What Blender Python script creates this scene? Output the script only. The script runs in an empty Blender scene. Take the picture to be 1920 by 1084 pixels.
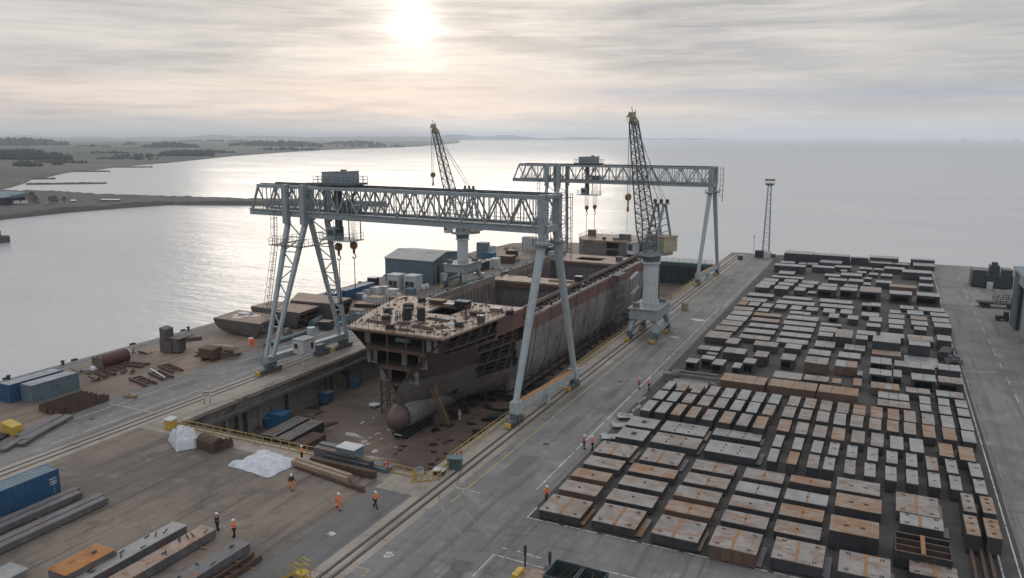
import bpy, bmesh, math, random
from mathutils import Vector, Matrix
random.seed(7)
R=math.radians
sc=bpy.context.scene
COL=sc.collection
# ---------------------------------------------------------------- camera model (photo 1920x1084)
F=1470.0; HY=258.0; VX=1670.0; CH=37.0
pit=math.atan((542-HY)/F)
yd=Vector((VX-960, 542-HY, F)).normalized()
zd=Vector((0, math.cos(pit), -math.sin(pit)))
xd=-(yd.cross(zd)).normalized()
def ray(px,py):
    v=Vector((px-960,542-py,F)); return Vector((xd.dot(v),yd.dot(v),zd.dot(v)))
def G(px,py,z=0.0):
    w=ray(px,py); t=(z-CH)/w.z; return Vector((w.x*t,w.y*t,z))
# ---------------------------------------------------------------- materials
def nt(m):
    m.use_nodes=True; n=m.node_tree; n.nodes.clear(); return n
class NB:
    def __init__(s,tree): s.t=tree
    def n(s,typ,**k):
        d=s.t.nodes.new(typ)
        for a,b in k.items():
            if a.startswith('i_'):
                key=a[2:]; key=int(key) if key.isdigit() else key.replace('_',' ')
                d.inputs[key].default_value=b
            else: setattr(d,a,b)
        return d
    def l(s,a,b): s.t.links.new(a,b)
    def math(s,op,a,b=None,clamp=False):
        d=s.t.nodes.new('ShaderNodeMath'); d.operation=op; d.use_clamp=clamp
        for i,v in enumerate((a,b)):
            if v is None: continue
            if isinstance(v,(int,float)): d.inputs[i].default_value=v
            else: s.l(v,d.inputs[i])
        return d.outputs[0]
    def mix(s,f,a,b):
        d=s.t.nodes.new('ShaderNodeMix'); d.data_type='RGBA'
        for i,v in ((0,f),(6,a),(7,b)):
            if isinstance(v,(int,float)): d.inputs[i].default_value=v
            elif isinstance(v,tuple): d.inputs[i].default_value=(*v,1)
            else: s.l(v,d.inputs[i])
        return d.outputs[2]
    def ramp(s,v,a,b,smooth=True):
        d=s.t.nodes.new('ShaderNodeMapRange'); d.interpolation_type='SMOOTHSTEP' if smooth else 'LINEAR'
        s.l(v,d.inputs[0]); d.inputs[1].default_value=a; d.inputs[2].default_value=b; return d.outputs[0]
    def noise(s,vec,scale,detail=5,rough=.6,dist=0):
        d=s.t.nodes.new('ShaderNodeTexNoise'); s.l(vec,d.inputs['Vector'])
        d.inputs['Scale'].default_value=scale; d.inputs['Detail'].default_value=detail
        d.inputs['Roughness'].default_value=rough; d.inputs['Distortion'].default_value=dist
        return d.outputs['Fac']
    def scale(s,vec,sx,sy,sz,loc=(0,0,0),rot=(0,0,0)):
        d=s.t.nodes.new('ShaderNodeMapping'); s.l(vec,d.inputs['Vector'])
        d.inputs['Scale'].default_value=(sx,sy,sz); d.inputs['Location'].default_value=loc; d.inputs['Rotation'].default_value=rot
        return d.outputs[0]
MATS={}
def M(name,c1,c2=None,rust=None,amt=0.0,scale=.6,rough=.65,metal=0.0,streak=0.0,bump=.0,world=False,rscale=None,spec=.4,stretch=None,seam=None):
    """worn surface: base noise between c1 and c2, patches of rust (amt 0..1), vertical run-off streaks"""
    m=bpy.data.materials.new(name); t=nt(m); b=NB(t)
    out=b.n('ShaderNodeOutputMaterial'); p=b.n('ShaderNodeBsdfPrincipled')
    b.l(p.outputs[0],out.inputs[0])
    p.inputs['Metallic'].default_value=metal; p.inputs['Specular IOR Level'].default_value=spec
    if world:
        vec=b.n('ShaderNodeNewGeometry').outputs['Position']
    else:
        tc=b.n('ShaderNodeTexCoord').outputs['Object']; oi=b.n('ShaderNodeObjectInfo').outputs['Random']
        cx=b.n('ShaderNodeCombineXYZ'); r=b.math('MULTIPLY',oi,91.0)
        b.l(r,cx.inputs[0]); b.l(b.math('MULTIPLY',oi,57.0),cx.inputs[1]); b.l(b.math('MULTIPLY',oi,33.0),cx.inputs[2])
        va=b.n('ShaderNodeVectorMath',operation='ADD'); b.l(tc,va.inputs[0]); b.l(cx.outputs[0],va.inputs[1]); vec=va.outputs[0]
    c2=c2 or tuple(x*.72 for x in c1)
    n1=b.noise(vec,scale,6,.65)
    col=b.mix(b.ramp(n1,.3,.7),c1,c2)
    nf=b.noise(vec,scale*9,4,.7)
    dk=b.ramp(nf,.35,.75); col=b.mix(b.math('MULTIPLY',dk,.22),col,tuple(x*.5 for x in c1))
    if seam:
        # plate seams: seam=(axis pair, length, height)
        sp=b.n('ShaderNodeSeparateXYZ'); b.l(vec if world else tc,sp.inputs[0])
        cb=b.n('ShaderNodeCombineXYZ'); b.l(sp.outputs[seam[0][0]],cb.inputs[0]); b.l(sp.outputs[seam[0][1]],cb.inputs[1])
        br=b.n('ShaderNodeTexBrick'); b.l(cb.outputs[0],br.inputs['Vector'])
        br.inputs['Scale'].default_value=1; br.inputs['Brick Width'].default_value=seam[1]; br.inputs['Row Height'].default_value=seam[2]
        br.inputs['Mortar Size'].default_value=.05; br.inputs['Mortar Smooth'].default_value=.6
        br.inputs['Color1'].default_value=(.0,.0,.0,1); br.inputs['Color2'].default_value=(1,1,1,1); br.inputs['Bias'].default_value=0
        sepc=b.n('ShaderNodeSeparateColor'); b.l(br.outputs['Color'],sepc.inputs[0])
        col=b.mix(b.math('MULTIPLY',sepc.outputs[0],.3),col,tuple(x*.6 for x in c1))
        col=b.mix(b.math('MULTIPLY',br.outputs['Fac'],.75),col,seam[3] if len(seam)>3 else tuple(x*.4 for x in c1))
    if rust:
        v2=vec if not stretch else b.scale(vec,*stretch)
        n2=b.noise(v2,rscale or scale*1.6,7,.72,.3)
        f=b.ramp(n2,.62-amt*.35,.74-amt*.3)
        n3=b.noise(vec,scale*5,4,.6)
        rc=b.mix(n3,rust,tuple(x*.5 for x in rust))
        col=b.mix(b.math('MULTIPLY',f,.9),col,rc)
    if streak:
        v3=b.scale(vec,3.0,3.0,.12); n4=b.noise(v3,1.2,5,.7)
        f=b.math('MULTIPLY',b.ramp(n4,.5,.72),streak)
        col=b.mix(f,col,rust or tuple(x*.35 for x in c1))
    b.l(col,p.inputs['Base Color'])
    rr=b.n('ShaderNodeMapRange'); b.l(nf,rr.inputs[0]); rr.inputs[3].default_value=max(.05,rough-.15); rr.inputs[4].default_value=min(1,rough+.15)
    b.l(rr.outputs[0],p.inputs['Roughness'])
    if bump:
        bp=b.n('ShaderNodeBump'); bp.inputs['Strength'].default_value=bump; bp.inputs['Distance'].default_value=.05
        b.l(nf,bp.inputs['Height']); b.l(bp.outputs[0],p.inputs['Normal'])
    MATS[name]=m; return m
RUST=(.26,.115,.045); BRN=(.085,.05,.038)
M('crane_paint',(.275,.32,.345),(.215,.255,.28),RUST,.02,1.2,.5,streak=.25,bump=.05)
M('crane_paint_dark',(.105,.13,.145),(.08,.10,.115),RUST,.08,1.2,.55,streak=.25)
M('crane_leg',(.36,.415,.44),(.295,.345,.37),(.2,.11,.06),.12,.9,.5,streak=.45,bump=.05)
M('column_paint',(.47,.51,.53),(.40,.44,.46),(.22,.15,.1),.05,.8,.5,streak=.35)
M('section_grey',(.105,.098,.093),(.068,.063,.06),(.11,.06,.04),.25,.35,.65,streak=.5,bump=.06,seam=((0,2),2.4,1.2,(.06,.045,.038)))
M('section_deck',(.225,.155,.115),(.145,.10,.076),(.2,.10,.055),.35,.4,.6,bump=.06)
M('house_blue',(.23,.285,.315),(.19,.24,.265),(.15,.1,.07),.06,.8,.5,streak=.3)
M('crane_cream',(.40,.37,.26),(.31,.30,.22),RUST,.25,.4,.55,streak=.35)
M('hook_yellow',(.30,.17,.03),(.2,.1,.02),BRN,.3,1.5,.5)
M('safety_yellow',(.52,.36,.05),(.42,.28,.05),RUST,.2,2,.5)
M('railing_yellow',(.46,.33,.09),(.36,.25,.08),RUST,.25,2,.55)
M('steel_dark',(.035,.037,.042),(.022,.023,.026),RUST,.1,.8,.6)
M('steel_mid',(.135,.14,.15),(.08,.085,.095),RUST,.28,.6,.55,streak=.3)
M('steel_rusty',(.095,.06,.045),(.055,.037,.03),(.17,.08,.035),.3,.9,.8,bump=.1)
M('wheel_rust',(.16,.08,.04),(.06,.04,.03),None,0,3,.7)
M('wire',(.05,.05,.05),None,None,0,1,.6)
M('glass_dark',(.02,.03,.035),(.03,.04,.045),None,0,1,.12,spec=.6)
M('hull_grey',(.185,.178,.172),(.12,.113,.108),(.15,.075,.05),.32,.3,.6,streak=.7,bump=.06,seam=((1,2),5.6,2.45,(.07,.045,.035)))
M('hull_brown',(.215,.125,.10),(.15,.092,.078),(.17,.08,.05),.15,.2,.65,streak=.3,bump=.06,seam=((1,2),6.3,3.0,(.05,.03,.028)))
M('hull_dark',(.10,.08,.072),(.058,.049,.045),(.12,.06,.04),.25,.3,.65,streak=.4,seam=((1,2),4.4,2.2,(.03,.025,.022)))
M('bulb_nose',(.135,.09,.088),(.10,.07,.07),(.16,.08,.05),.2,.5,.5,bump=.05)
M('hold_wall',(.15,.15,.155),(.10,.10,.105),(.14,.075,.05),.2,.15,.6,streak=.5,seam=((0,2),2.6,9,(.05,.045,.04)))
M('hold_side',(.22,.195,.18),(.15,.135,.13),(.16,.09,.06),.25,.15,.6,streak=.5,seam=((1,2),3.0,9,(.08,.06,.05)))
M('ship_deck',(.35,.255,.195),(.18,.13,.103),(.22,.115,.065),.35,.5,.5,bump=.08,seam=((0,1),6,2.5,(.13,.085,.06)))  # tan base lightened to carry the low sun's glint; rust patches are real
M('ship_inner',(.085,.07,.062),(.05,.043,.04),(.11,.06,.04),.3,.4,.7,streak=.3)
M('ship_panel_pale',(.20,.205,.21),(.13,.135,.14),(.2,.11,.06),.3,.6,.6,streak=.4)
M('concrete_wall',(.235,.22,.19),(.15,.14,.12),(.06,.052,.045),.35,.14,.85,streak=.6,bump=.2,seam=((1,2),6.0,3.2,(.09,.082,.07)))
M('concrete_lip',(.33,.295,.25),(.23,.205,.18),(.17,.13,.09),.3,.3,.85,bump=.2)
M('container_blue',(.028,.10,.215),(.022,.08,.17),(.05,.045,.045),.12,.4,.5,streak=.2)
M('container_teal',(.13,.185,.215),(.105,.15,.18),(.1,.06,.04),.15,.4,.55,streak=.25)
M('roof_pale',(.36,.37,.38),(.27,.275,.285),(.2,.13,.09),.25,.5,.7)
M('white_paint',(.55,.56,.57),(.44,.45,.46),(.2,.13,.09),.12,.8,.55,streak=.25)
M('warehouse_blue',(.105,.155,.19),(.085,.13,.16),(.06,.07,.08),.1,.2,.55,streak=.3)
M('warehouse_roof',(.36,.355,.345),(.29,.285,.275),(.2,.17,.14),.2,.12,.7)
M('hall_blue',(.15,.21,.245),(.12,.17,.20),None,0,.2,.55,streak=.2)
M('tank_pale',(.45,.48,.49),(.36,.39,.40),(.2,.15,.1),.1,.5,.5,streak=.3)
M('bin_blue',(.03,.13,.24),(.025,.10,.18),(.06,.05,.045),.2,.9,.55)
M('bin_red',(.10,.035,.03),(.07,.028,.025),BRN,.3,.9,.6)
M('boat_green',(.03,.07,.065),(.02,.05,.05),BRN,.2,.9,.5)
M('timber',(.26,.19,.12),(.17,.12,.08),None,0,2,.8)
M('tarp_white',(.58,.60,.64),(.42,.45,.49),(.3,.31,.32),.2,1.1,.5,bump=.2)  # darker second tone puts the shade of folds into the cloth colour
M('orange_primer',(.40,.175,.05),(.30,.125,.04),(.16,.06,.025),.25,.6,.7)
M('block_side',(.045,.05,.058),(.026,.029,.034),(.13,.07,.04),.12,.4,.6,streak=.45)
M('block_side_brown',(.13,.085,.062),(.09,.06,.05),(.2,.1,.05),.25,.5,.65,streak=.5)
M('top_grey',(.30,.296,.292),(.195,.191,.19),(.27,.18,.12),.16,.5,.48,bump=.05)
M('top_streaked',(.285,.263,.245),(.17,.152,.143),(.25,.13,.062),.42,.45,.5,bump=.05,stretch=(.8,1.6,1))
M('top_orange',(.285,.225,.175),(.215,.155,.112),(.29,.14,.055),.55,.4,.55,bump=.05,stretch=(.7,1.4,1))
M('weld_rust',(.33,.165,.07),(.24,.12,.055),None,0,2,.75)
M('hole_dark',(.03,.024,.02),(.05,.03,.02),None,0,3,.8)
M('mark_white',(.62,.61,.59),(.40,.39,.38),(.17,.17,.17),.42,1.2,.7,world=True)
M('mark_yellow',(.50,.36,.10),(.33,.25,.09),(.17,.165,.16),.35,1.2,.7,world=True)
M('skin',(.45,.27,.19),(.40,.23,.16),None,0,4,.5)
M('hivis_orange',(.85,.17,.035),(.75,.14,.03),None,0,4,.7)
M('cloth_navy',(.018,.022,.035),(.012,.015,.025),None,0,4,.8)
M('cloth_black',(.018,.018,.02),(.012,.012,.013),None,0,4,.8)
M('cloth_red',(.45,.06,.03),(.38,.05,.025),None,0,4,.7)
M('helmet_white',(.75,.75,.74),(.68,.68,.67),None,0,4,.35)
M('reflective',(.6,.6,.52),(.5,.5,.45),None,0,4,.4)
M('rubber',(.02,.02,.02),(.012,.012,.012),None,0,4,.8)
M('cabin_tan',(.30,.23,.16),(.24,.18,.13),RUST,.3,.5,.7)
M('rock',(.10,.092,.085),(.06,.055,.052),None,0,.35,.9,bump=.3)
M('leaf_far',(.028,.036,.028),(.018,.024,.02),None,0,.05,.9)
M('sign_red',(.45,.03,.025),(.4,.03,.025),None,0,3,.5)
# ---------------------------------------------------------------- mesh builder
class MB:
    def __init__(s): s.v=[];s.f=[];s.m=[];s.k=0
    def quad(s,*pts):
        i=len(s.v); s.v+= [tuple(p) for p in pts]; s.f.append(tuple(range(i,i+len(pts)))); s.m.append(s.k)
    def box(s,x0,x1,y0,y1,z0,z1):
        i=len(s.v)
        s.v+=[(x0,y0,z0),(x1,y0,z0),(x1,y1,z0),(x0,y1,z0),(x0,y0,z1),(x1,y0,z1),(x1,y1,z1),(x0,y1,z1)]
        for q in ((3,2,1,0),(4,5,6,7),(0,1,5,4),(1,2,6,5),(2,3,7,6),(3,0,4,7)):
            s.f.append(tuple(i+a for a in q)); s.m.append(s.k)
        return s
    def prism(s,poly,z0,z1):
        """poly: list of (x,y) counter-clockwise; z0,z1 float or per-vertex list"""
        n=len(poly); i=len(s.v)
        zb=z0 if isinstance(z0,(list,tuple)) else [z0]*n; zt=z1 if isinstance(z1,(list,tuple)) else [z1]*n
        s.v+=[(p[0],p[1],zb[a]) for a,p in enumerate(poly)]+[(p[0],p[1],zt[a]) for a,p in enumerate(poly)]
        s.f.append(tuple(i+a for a in reversed(range(n)))); s.m.append(s.k)
        s.f.append(tuple(i+n+a for a in range(n))); s.m.append(s.k)
        for a in range(n):
            b=(a+1)%n; s.f.append((i+a,i+b,i+n+b,i+n+a)); s.m.append(s.k)
        return s
    def bar(s,p,q,w,h=None,w2=None,h2=None,up=None):
        p=Vector(p);q=Vector(q);h=h or w;w2=w2 or w;h2=h2 or h
        d=(q-p).normalized(); u=Vector(up) if up else Vector((0,0,1))
        if abs(d.dot(u))>.98: u=Vector((0,1,0)) if abs(d.y)<.9 else Vector((1,0,0))
        a=d.cross(u).normalized(); b=a.cross(d).normalized()
        i=len(s.v)
        for c,ww,hh in ((p,w,h),(q,w2,h2)):
            for sx,sy in ((-1,-1),(1,-1),(1,1),(-1,1)):
                s.v.append(tuple(c+a*(sx*ww/2)+b*(sy*hh/2)))
        for f in ((0,1,2,3),(7,6,5,4),(0,4,5,1),(1,5,6,2),(2,6,7,3),(3,7,4,0)):
            s.f.append(tuple(i+x for x in f)); s.m.append(s.k)
        return s
    def cyl(s,p,q,r,r2=None,n=12,cap=True):
        p=Vector(p);q=Vector(q);r2=r if r2 is None else r2
        d=(q-p).normalized(); u=Vector((0,0,1)) if abs(d.z)<.95 else Vector((1,0,0))
        a=d.cross(u).normalized(); b=d.cross(a).normalized(); i=len(s.v)
        for c,rr in ((p,r),(q,r2)):
            for k in range(n):
                t=2*math.pi*k/n; s.v.append(tuple(c+a*math.cos(t)*rr+b*math.sin(t)*rr))
        for k in range(n):
            k2=(k+1)%n; s.f.append((i+k,i+k2,i+n+k2,i+n+k)); s.m.append(s.k)
        if cap:
            s.f.append(tuple(i+k for k in reversed(range(n)))); s.m.append(s.k)
            s.f.append(tuple(i+n+k for k in range(n))); s.m.append(s.k)
        return s
    def loft(s,rings,cap=True):
        i=len(s.v); n=len(rings[0])
        for r in rings: s.v+=[tuple(p) for p in r]
        for a in range(len(rings)-1):
            for k in range(n):
                k2=(k+1)%n; s.f.append((i+a*n+k,i+a*n+k2,i+(a+1)*n+k2,i+(a+1)*n+k)); s.m.append(s.k)
        if cap:
            s.f.append(tuple(i+k for k in reversed(range(n)))); s.m.append(s.k)
            e=i+(len(rings)-1)*n; s.f.append(tuple(e+k for k in range(n))); s.m.append(s.k)
        return s
    def grid(s,pts,skip=None):
        """pts[a][b] -> vertices"""
        i=len(s.v); nb=len(pts[0])
        for r in pts: s.v+=[tuple(p) for p in r]
        for a in range(len(pts)-1):
            for b in range(nb-1):
                if skip and skip(a,b): continue
                s.f.append((i+a*nb+b,i+a*nb+b+1,i+(a+1)*nb+b+1,i+(a+1)*nb+b)); s.m.append(s.k)
        return s
    def build(s,name,mats,parent=None,local=False,smooth=False):
        me=bpy.data.meshes.new(name)
        off=Vector((0,0,0)); q=parent
        if not local:
            while q is not None: off=off+Vector(q.location); q=q.parent
        vs=[tuple(Vector(v)-off) for v in s.v] if off.length else s.v
        used=sorted({i for f in s.f for i in f})
        if len(used)<len(vs):
            mp={a:i for i,a in enumerate(used)}; vs=[vs[a] for a in used]; s.f=[tuple(mp[i] for i in f) for f in s.f]
        me.from_pydata(vs,[],s.f)
        if isinstance(mats,str): mats=[mats]
        for mm in mats: me.materials.append(MATS[mm])
        if len(mats)>1: me.polygons.foreach_set('material_index',s.m)
        if smooth: me.polygons.foreach_set('use_smooth',[True]*len(me.polygons))
        me.update()
        o=bpy.data.objects.new(name,me); COL.objects.link(o)
        if parent is not None: o.parent=parent
        return o
LABELS={}
def tag(o,label,cat,group=None):
    o['label']=label; o['category']=cat
    if group: o['group']=group
    n=len(label.split())
    if n<4 or n>16: print('LABEL LEN',n,label)
    LABELS[label]=LABELS.get(label,0)+1
    return o
def thing(name,label,cat,loc=(0,0,0),rz=0,group=None):
    o=bpy.data.objects.new(name,None); COL.objects.link(o)
    o.location=loc; o.rotation_euler=(0,0,rz); o.empty_display_size=.5
    return tag(o,label,cat,group)
def struct(o): o['kind']='structure'; return o
def stuff(o): o['kind']='stuff'; return o
HAZE=1.05e-4
BLOCK_ROWS=[
('front row of panels along the white line','panel',[(-28.38,-24.06,66.04,69.81,1.0,'sS'),(-22.92,-18.62,66.18,70.19,1.0,'sS'),(-17.07,-12.75,66.04,70.00,1.1,'sS'),(-11.71,-7.58,65.56,69.48,1.4,'sS'),(-6.46,-2.25,66.16,70.09,1.2,'sS'),(-1.08,2.93,65.71,69.54,1.5,'sS'),(4.43,8.06,69.05,71.27,1.0,'sS')]),
('panel column nearest the road','panel',[(-28.44,-24.36,71.35,73.88,0.9,'sH'),(-28.50,-24.45,75.04,77.36,0.9,'oH'),(-28.39,-24.17,78.54,81.18,0.9,'sH'),(-28.51,-24.16,82.35,86.05,0.9,'sS'),(-27.67,-24.16,87.97,91.48,0.9,'gQ'),(-27.82,-24.08,92.69,96.16,0.8,'gQ')]),
('second panel column from the road','panel',[(-23.24,-18.42,71.30,73.94,0.9,'sH'),(-23.21,-18.41,75.21,77.68,0.9,'sH'),(-23.26,-18.15,78.88,81.26,0.9,'oH'),(-23.00,-18.59,82.43,86.24,0.9,'sS'),(-23.23,-17.66,87.95,91.41,1.0,'sD'),(-23.35,-17.84,92.74,96.43,0.8,'gD')]),
('third panel column from the road','panel',[(-17.25,-12.75,71.53,73.90,0.9,'oV'),(-17.21,-12.70,75.11,77.68,0.9,'sV'),(-17.07,-12.55,78.74,81.39,0.9,'sV'),(-17.04,-12.48,82.54,85.23,0.9,'sV'),(-16.79,-10.91,87.98,91.67,1.0,'gD'),(-17.05,-11.35,94.04,96.44,0.8,'gD')]),
('fourth panel column from the road','panel',[(-11.76,-7.59,71.59,74.11,0.9,'sV'),(-11.71,-7.42,75.31,77.78,0.9,'sH'),(-11.68,-7.40,78.93,81.44,0.9,'gV'),(-11.50,-7.40,82.61,85.33,0.9,'sV')]),
('fifth panel column from the road','panel',[(-6.90,-2.85,71.63,74.19,0.9,'sV'),(-6.91,-2.89,75.38,77.99,0.9,'oV'),(-6.83,-2.75,79.12,81.72,0.9,'gV'),(-6.79,-2.73,83.61,85.47,0.9,'oV')]),
('column of thick panels left of the open steel frame','panel',[(-2.17,1.95,72.11,75.40,1.9,'oT'),(-2.03,2.15,78.98,82.25,1.2,'oT'),(-2.19,1.98,83.78,87.02,0.9,'sT')]),
('pair of slabs stacked behind the open steel frame','panel',[(3.79,7.49,78.17,80.65,1.0,'gS'),(3.46,7.30,80.89,85.53,1.0,'sS')]),
("pair of tall blocks near the yard's right line",'block',[(9.12,10.23,76.61,80.69,1.9,'oT'),(9.27,10.34,81.84,86.11,1.8,'sT')]),
("pair of tall blocks touching the yard's right line",'block',[(10.74,11.93,76.77,80.75,1.9,'oT'),(10.97,12.07,82.52,86.40,1.7,'oT')]),
('nearest row of narrow blocks','block',[(-9.62,-8.62,86.86,90.72,1.5,'g'),(-7.55,-6.49,87.26,91.04,1.4,'o'),(-5.44,-4.28,86.95,90.89,1.5,'s'),(-3.78,-2.68,87.41,91.04,1.4,'gH'),(-1.66,-0.55,87.76,91.79,1.2,'sH'),(0.36,1.47,87.96,91.74,1.2,'gH'),(2.42,3.52,87.26,91.19,1.4,'gH'),(4.48,5.60,87.59,91.48,1.3,'gH'),(6.58,7.70,87.71,91.63,1.3,'gH'),(8.60,9.68,87.93,91.69,1.3,'gH'),(10.87,11.96,88.28,91.96,1.2,'gH')]),
('second row of narrow blocks from the front','block',[(-9.76,-8.73,92.57,96.54,1.1,'g'),(-7.56,-6.48,92.71,96.62,1.1,'g'),(-5.44,-4.29,92.69,96.61,1.1,'g'),(-3.58,-2.51,92.77,96.78,1.1,'gH'),(-1.64,-0.53,92.89,96.69,1.1,'gH'),(0.53,1.66,92.89,96.97,1.1,'gH'),(2.53,3.69,93.08,96.80,1.1,'gH'),(4.55,5.68,93.04,96.99,1.1,'gH'),(6.59,7.73,92.95,96.96,1.1,'sH'),(8.55,9.66,93.01,97.00,1.1,'gH'),(10.84,12.00,93.08,97.02,1.1,'gH')]),
('third row of narrow blocks from the front','block',[(-9.92,-8.48,97.89,102.23,1.2,'o'),(-7.77,-6.38,97.85,102.11,1.2,'s'),(-5.68,-4.21,97.71,101.98,1.2,'s'),(-3.57,-2.12,97.69,102.02,1.2,'o'),(-1.34,0.10,97.72,101.99,1.2,'s'),(0.82,2.20,97.52,101.99,1.2,'s'),(2.90,4.33,97.64,101.95,1.2,'g'),(5.01,6.46,97.64,102.03,1.2,'g'),(8.07,9.52,97.64,101.84,1.2,'o'),(10.11,11.65,97.37,101.69,1.2,'o')]),
('fourth row of narrow blocks from the front','block',[(-10.00,-8.53,103.70,108.03,1.1,'s'),(-7.93,-6.44,103.76,107.83,1.1,'s'),(-5.77,-4.30,103.78,107.96,1.1,'s'),(-3.68,-2.27,103.57,108.11,1.1,'g'),(-1.71,-0.21,103.70,108.19,1.1,'s'),(0.50,1.89,103.72,108.02,1.1,'s'),(2.56,3.90,103.90,108.11,1.1,'o'),(4.48,5.84,103.83,108.07,1.1,'s'),(6.56,7.94,103.34,107.77,1.2,'o'),(8.80,10.25,103.77,108.03,1.1,'o'),(10.84,12.27,103.64,107.65,1.2,'g')]),
('rearmost long row of narrow blocks','block',[(-9.85,-8.41,108.58,112.94,1.1,'s'),(-7.76,-6.31,108.66,112.86,1.1,'s'),(-5.70,-4.26,108.50,112.79,1.1,'s'),(-3.57,-2.10,108.55,112.85,1.1,'s'),(-1.59,-0.07,108.62,112.78,1.1,'o'),(0.58,2.00,108.42,112.93,1.1,'o'),(2.63,3.99,108.60,112.97,1.1,'o'),(4.56,5.94,108.60,113.07,1.1,'s'),(6.66,8.09,108.55,112.89,1.1,'s'),(8.90,10.30,108.40,112.93,1.1,'g'),(10.97,12.42,108.49,112.94,1.1,'g')]),
('front row of three pale blocks near the right line','block',[(6.58,7.92,113.91,116.87,1.1,'g'),(8.85,10.27,113.81,117.11,1.1,'g'),(11.04,12.40,113.98,117.07,1.1,'g')]),
('back row of three pale blocks near the right line','block',[(6.61,7.95,117.39,120.71,1.1,'g'),(8.92,10.30,117.64,120.74,1.1,'g'),(11.03,12.43,117.72,120.97,1.1,'g')]),
('front row of long blocks beside the road','block',[(-27.16,-25.85,97.00,101.40,1.5,'g'),(-25.21,-23.85,97.13,101.47,1.5,'g'),(-23.21,-21.92,97.31,101.88,1.4,'o'),(-21.16,-19.86,97.09,101.40,1.5,'o'),(-19.03,-17.67,96.96,101.27,1.5,'s'),(-16.85,-15.39,96.87,101.29,1.5,'o'),(-14.67,-13.27,96.88,101.34,1.5,'s'),(-12.64,-11.24,96.58,101.02,1.6,'o')]),
('middle row of long blocks beside the road','block',[(-27.16,-25.74,103.01,106.81,1.3,'g'),(-25.17,-23.83,102.86,107.05,1.3,'g'),(-23.08,-21.73,102.98,107.12,1.3,'s'),(-20.90,-19.40,102.96,107.11,1.3,'s'),(-18.72,-17.27,102.98,107.15,1.3,'s'),(-16.53,-15.14,102.87,107.22,1.3,'g'),(-14.47,-13.09,102.91,107.20,1.3,'g'),(-12.33,-11.02,102.55,106.74,1.4,'s')]),
('back row of long blocks beside the road','block',[(-26.97,-25.84,107.71,111.90,1.3,'g'),(-25.13,-23.80,107.87,111.17,1.3,'s'),(-22.91,-21.60,107.89,111.87,1.3,'s'),(-20.78,-19.38,107.75,112.14,1.3,'s'),(-18.63,-17.16,107.73,112.05,1.3,'g'),(-16.45,-15.06,107.78,112.22,1.3,'g'),(-14.41,-12.96,107.66,112.06,1.3,'g'),(-12.26,-10.89,107.81,112.02,1.3,'g')]),
('row of joined rusty units behind the long blocks','unit',[(-20.10,-13.73,114.92,118.86,1.5,'o4'),(-13.21,-6.70,115.23,119.00,1.5,'o4'),(-6.33,-1.18,114.07,117.61,1.9,'o3')]),
('row of low units behind the joined rusty units','unit',[(-13.45,-9.33,121.84,125.41,0.9,'s1'),(-8.98,-5.52,122.62,125.35,0.9,'s2'),(-5.01,-3.72,122.67,125.12,0.9,'o1'),(-2.08,-0.94,122.67,126.51,0.9,'o1'),(-1.73,-0.95,128.05,130.51,1.0,'s1')]),
('cluster of open bays beside the road','unit',[(-27.10,-25.24,122.64,125.04,1.4,'g1O'),(-25.12,-23.10,124.94,127.15,1.6,'g1O'),(-22.98,-21.19,123.11,126.42,1.4,'g1O'),(-19.85,-18.58,123.37,126.37,1.2,'g1O'),(-18.46,-16.62,125.09,127.93,1.7,'g1O')]),
('row of brown tall units behind the open bays','unit',[(-27.43,-23.76,133.28,136.02,0.9,'s2'),(-25.34,-23.55,130.59,131.98,0.9,'s1'),(-22.65,-19.13,130.87,134.29,1.5,'s2'),(-17.40,-15.36,129.55,133.08,1.8,'s1'),(-13.25,-11.09,129.73,133.51,1.7,'s1O'),(-9.53,-6.12,129.12,133.18,1.8,'s2B'),(-5.02,-1.85,129.95,133.67,1.6,'o2B')]),
('row of brown units behind the tall ones','unit',[(-27.89,-23.69,141.20,146.16,1.2,'s1'),(-23.57,-21.45,137.85,141.90,1.3,'s1'),(-18.87,-14.90,138.70,141.81,1.3,'s2'),(-13.65,-11.05,138.99,142.29,1.3,'g1'),(-9.76,-6.25,138.12,141.54,0.9,'g2'),(-5.00,-1.59,138.35,141.93,0.9,'g2')]),
('short row of twin grey units in mid yard','unit',[(-9.18,-5.91,144.00,148.26,0.9,'g2'),(-4.35,-1.00,143.94,147.79,0.9,'g2')]),
('aisle of twin units right of the brown units','unit',[(1.34,5.37,114.68,117.44,0.9,'s3'),(1.37,5.32,118.16,121.19,0.9,'s3'),(0.32,4.10,121.65,124.78,1.2,'o4'),(-0.02,3.07,127.14,130.38,1.7,'g2O'),(3.31,4.46,127.61,131.44,1.6,'g1O'),(0.01,3.08,134.93,138.77,1.4,'g2O'),(0.12,4.51,142.41,145.55,1.0,'o2')]),
('right edge row of twin units','unit',[(4.96,8.06,121.60,124.04,1.2,'s2'),(8.88,12.26,121.96,124.72,1.1,'s2'),(5.77,9.00,126.82,130.33,1.7,'g2O'),(9.33,12.57,127.11,130.34,1.7,'s2O'),(3.51,9.21,135.13,138.41,1.3,'g3'),(9.67,12.74,134.70,138.08,1.6,'g2'),(5.11,10.22,140.34,146.60,0.3,'g1')]),
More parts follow.
